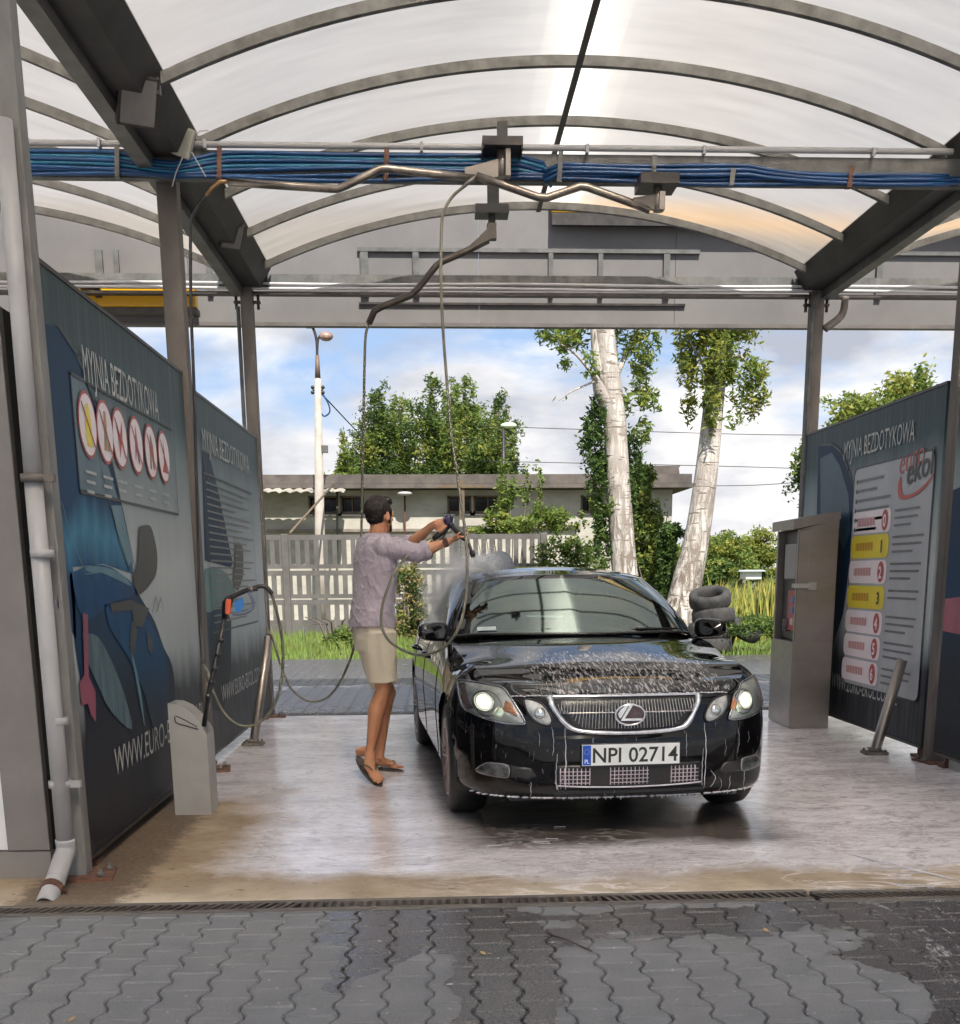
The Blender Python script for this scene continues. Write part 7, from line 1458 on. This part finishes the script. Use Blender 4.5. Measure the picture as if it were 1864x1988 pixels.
# ---------------------------------------------------------------- spray
def puff_mat(name, dens, sc):
    m = bpy.data.materials.new(name); m.use_nodes = True; t = m.node_tree; t.nodes.clear(); o = t.nodes.new('ShaderNodeOutputMaterial'); v = t.nodes.new('ShaderNodeVolumePrincipled'); v.inputs['Color'].default_value = (.97, .97, 1, 1); v.inputs['Anisotropy'].default_value = .1
    c = t.nodes.new('ShaderNodeTexCoord'); ln_ = N(t, 'ShaderNodeVectorMath', operation='LENGTH'); t.links.new(c.outputs['Object'], ln_.inputs[0])
    fo = N(t, 'ShaderNodeMapRange', i_1=1.0, i_2=.15); t.links.new(ln_.outputs['Value'], fo.inputs[0]); nn = ramp(t, noi(t, c.outputs['Object'], sc, 5, .6), .35, .7)
    t.links.new(mathn(t, 'MULTIPLY', mathn(t, 'MULTIPLY', mathn(t, 'POWER', fo.outputs[0], 1.6), mathn(t, 'ADD', nn, .35)), dens), v.inputs['Density']); t.links.new(v.outputs[0], o.inputs['Volume']); return m
def puff(c_, r_, dens, name, m, rot=None):
    q = MB(); q.ball((0, 0, 0), 1.0, 0, 20, 14); o = q.build(name, m); bm = bmesh.new(); bm.from_mesh(o.data); bmesh.ops.remove_doubles(bm, verts=bm.verts, dist=1e-5); bmesh.ops.recalc_face_normals(bm, faces=bm.faces); bm.to_mesh(o.data); bm.free(); o.location = c_; o.scale = r_; 
    if rot: o.rotation_euler = rot
    return tag(o, kind='stuff')
mist = puff_mat('water_mist', 6.5, 2.2)
puff(at(868, 1150, 8.9), (.24, .45, .33), 1, 'water_mist', mist, (0, R(25), 0)); puff(at(905, 1105, 8.5), (.22, .35, .17), 1, 'water_mist', mist)
cm = puff_mat('spray_cone_water', 16, 3)
n0 = A(918, 1080, -.19); n1_v = Vector((.42, 8.45, 1.40)); q = MB(); d = n1_v-n0; q.tube([n0, n0+d*.35, n0+d*.75, n0+d], .02, 0, 16, rs=[.010, .045, .085, .12])
sm = bpy.data.materials.new('spray_water'); sm.use_nodes = True; t = sm.node_tree; t.nodes.clear(); o_ = t.nodes.new('ShaderNodeOutputMaterial'); v = t.nodes.new('ShaderNodeVolumePrincipled'); v.inputs['Color'].default_value = (1, 1, 1, 1); v.inputs['Density'].default_value = 4; t.links.new(v.outputs[0], o_.inputs['Volume'])
tag(q.build('water_spray', sm), kind='stuff')

# suds trails washed over the pavers at the lower right, and scraps on the ground
rng = random.Random(11); q = MB()
def suds_line(pts, w):
    pts = bez(pts, 6)
    for a, b_ in zip(pts, pts[1:]):
        if noise.noise(Vector((a.x*9, a.y*9, w*900))) < -.08: continue
        m_ = (a+b_)/2; d = (b_-a); l = d.length; n_ = 7; c_ = []; ax = d.normalized() if l else Vector((1, 0, 0)); ay = Vector((-ax.y, ax.x, 0))
        k_ = w*rng.uniform(.25, 1.2)
        for i in range(n_): t_ = 2*math.pi*i/n_; c_.append(m_+ax*(math.cos(t_)*l*.8*rng.uniform(.8, 1.5))+ay*(math.sin(t_)*k_*rng.uniform(.5, 1.3))+Vector((0, 0, .0045)))
        q.prism([Vector((p.x, p.y, .003)) for p in c_], (0, 0, .0025))
for u0, u1, w in ((1706, 1712, .005), (1722, 1735, .004), (1750, 1745, .007), (1765, 1790, .005), (1786, 1792, .006), (1800, 1822, .007), (1815, 1835, .005), (1835, 1830, .006), (1770, 1740, .004), (1795, 1850, .004)):
    pts = []; 
    for k in range(9):
        v = 1764+26*k; p = gnd(u0+(u1-u0)*k/8+rng.uniform(-14, 14), v+rng.uniform(-8, 8)); pts.append(Vector((p.x, p.y, 0)))
    suds_line(pts, w*.6)
for k in range(14):
    v = rng.uniform(1800, 1960); u = rng.uniform(1715, 1850); p = gnd(u, v); suds_line([Vector((p.x, p.y, 0)), Vector((p.x+rng.uniform(-.05, .05), p.y+rng.uniform(-.02, .05), 0)), Vector((p.x+rng.uniform(-.08, .08), p.y+rng.uniform(-.05, .05), 0))], .006)
q = MB()
for k in range(46):      # raised suds ridges at the front edge of the foam
    u = rng.choice((rng.uniform(930, 1500), rng.uniform(1560, 1800))); v = 1655+rng.gauss(0, 16)-(40 if u > 1560 else 0)*0+(25 if u > 1600 else 0)*rng.random()*2; p = gnd(u, min(v, 1722)); L2 = rng.uniform(.06, .22); sl = rng.uniform(-.35, .15)
    suds_line([Vector((p.x-L2/2, p.y-sl*L2/2, 0)), Vector((p.x, p.y+rng.uniform(-.01, .02), 0)), Vector((p.x+L2/2, p.y+sl*L2/2, 0))], .004)
for k in range(7):
    p = gnd(1650+14*k, 1660+3*k); suds_line([Vector((p.x, p.y, 0)), Vector((p.x+.07, p.y-.14, 0)), Vector((p.x+.17, p.y-.33, 0))], .006)
tag(q.build('suds_ridges', foamm), kind='stuff')
yl = mat('fallen_leaf_yellow', (.42, .31, .14), .7, 0, (.34, .22, .10), 30)
for i, (u, v, lb_) in enumerate(((938, 1793+60, 'amber fallen leaf on the pavers below the middle of the drain'), (140, 1982, 'yellow fallen leaf at the bottom left corner of the paving'), (1487, 1808, 'pale fallen leaf on the paving right of centre'))):
    p = gnd(u, v); o = thing('fallen_leaf', lb_, 'leaf', (p.x, p.y, .006), rng.uniform(0, 3), 'fallen leaves on the paving'); q = MB()
    pts = [(-.014, 0), (-.007, .008), (.004, .010), (.013, 0), (.004, -.009), (-.007, -.008)]; q.prism([Vector((a, b_, .004*math.sin(a*90))) for a, b_ in pts], (0, 0, .0012)); q.tube([(-.034, 0, .002), (-.02, 0, .003)], .0012, 0, 5); q.build('blade', yl, o)
a_ = gnd(1060, 1815); b_ = gnd(1150, 1850); tw = thing('twig', 'thin dark twig lying on the pavers right of centre', 'twig', (a_.x, a_.y, .006)); q = MB(); q.tube([Vector((0, 0, 0)), (b_-a_)*.5+Vector((0, .01, .004)), b_-a_], .003, 0, 6); q.build('stick', mat('dark_twig', (.03, .02, .015), .8), tw)

q = MB(); rng = random.Random(21); axd = d_ = (n1_v-n0).normalized(); uu = axd.orthogonal().normalized(); ww = axd.cross(uu)
def drop(p, r_): q.add([p+Vector((r_, 0, 0)), p+Vector((-r_*.5, r_*.8, 0)), p+Vector((-r_*.5, -r_*.8, 0)), p+Vector((0, 0, r_*1.6)), p-Vector((0, 0, r_*1.6))], [(0, 1, 3), (1, 2, 3), (2, 0, 3), (1, 0, 4), (2, 1, 4), (0, 2, 4)])
for _ in range(1500):
    s_ = rng.random()**.7*1.05; L2 = (n1_v-n0).length*s_; a = rng.uniform(0, 6.28); rr_ = abs(rng.gauss(0, .20))*L2+.003; drop(n0+axd*L2+uu*(rr_*math.cos(a))+ww*(rr_*math.sin(a)), rng.uniform(.0012, .0030))
for _ in range(1400):
    p = at(rng.gauss(880, 26), rng.gauss(1110, 34), 8.6+rng.gauss(0, .25)); drop(p, rng.uniform(.0008, .002))
for _ in range(500):
    p = at(rng.gauss(925, 22), 1100-abs(rng.gauss(0, 12)), 8.4+rng.gauss(0, .1)); drop(p, rng.uniform(.0008, .002))
dm = mat('water_droplets', (.85, .88, .92), .1, 0, (.7, .74, .8), 30); tag(q.build('spray_droplets', dm), kind='stuff')
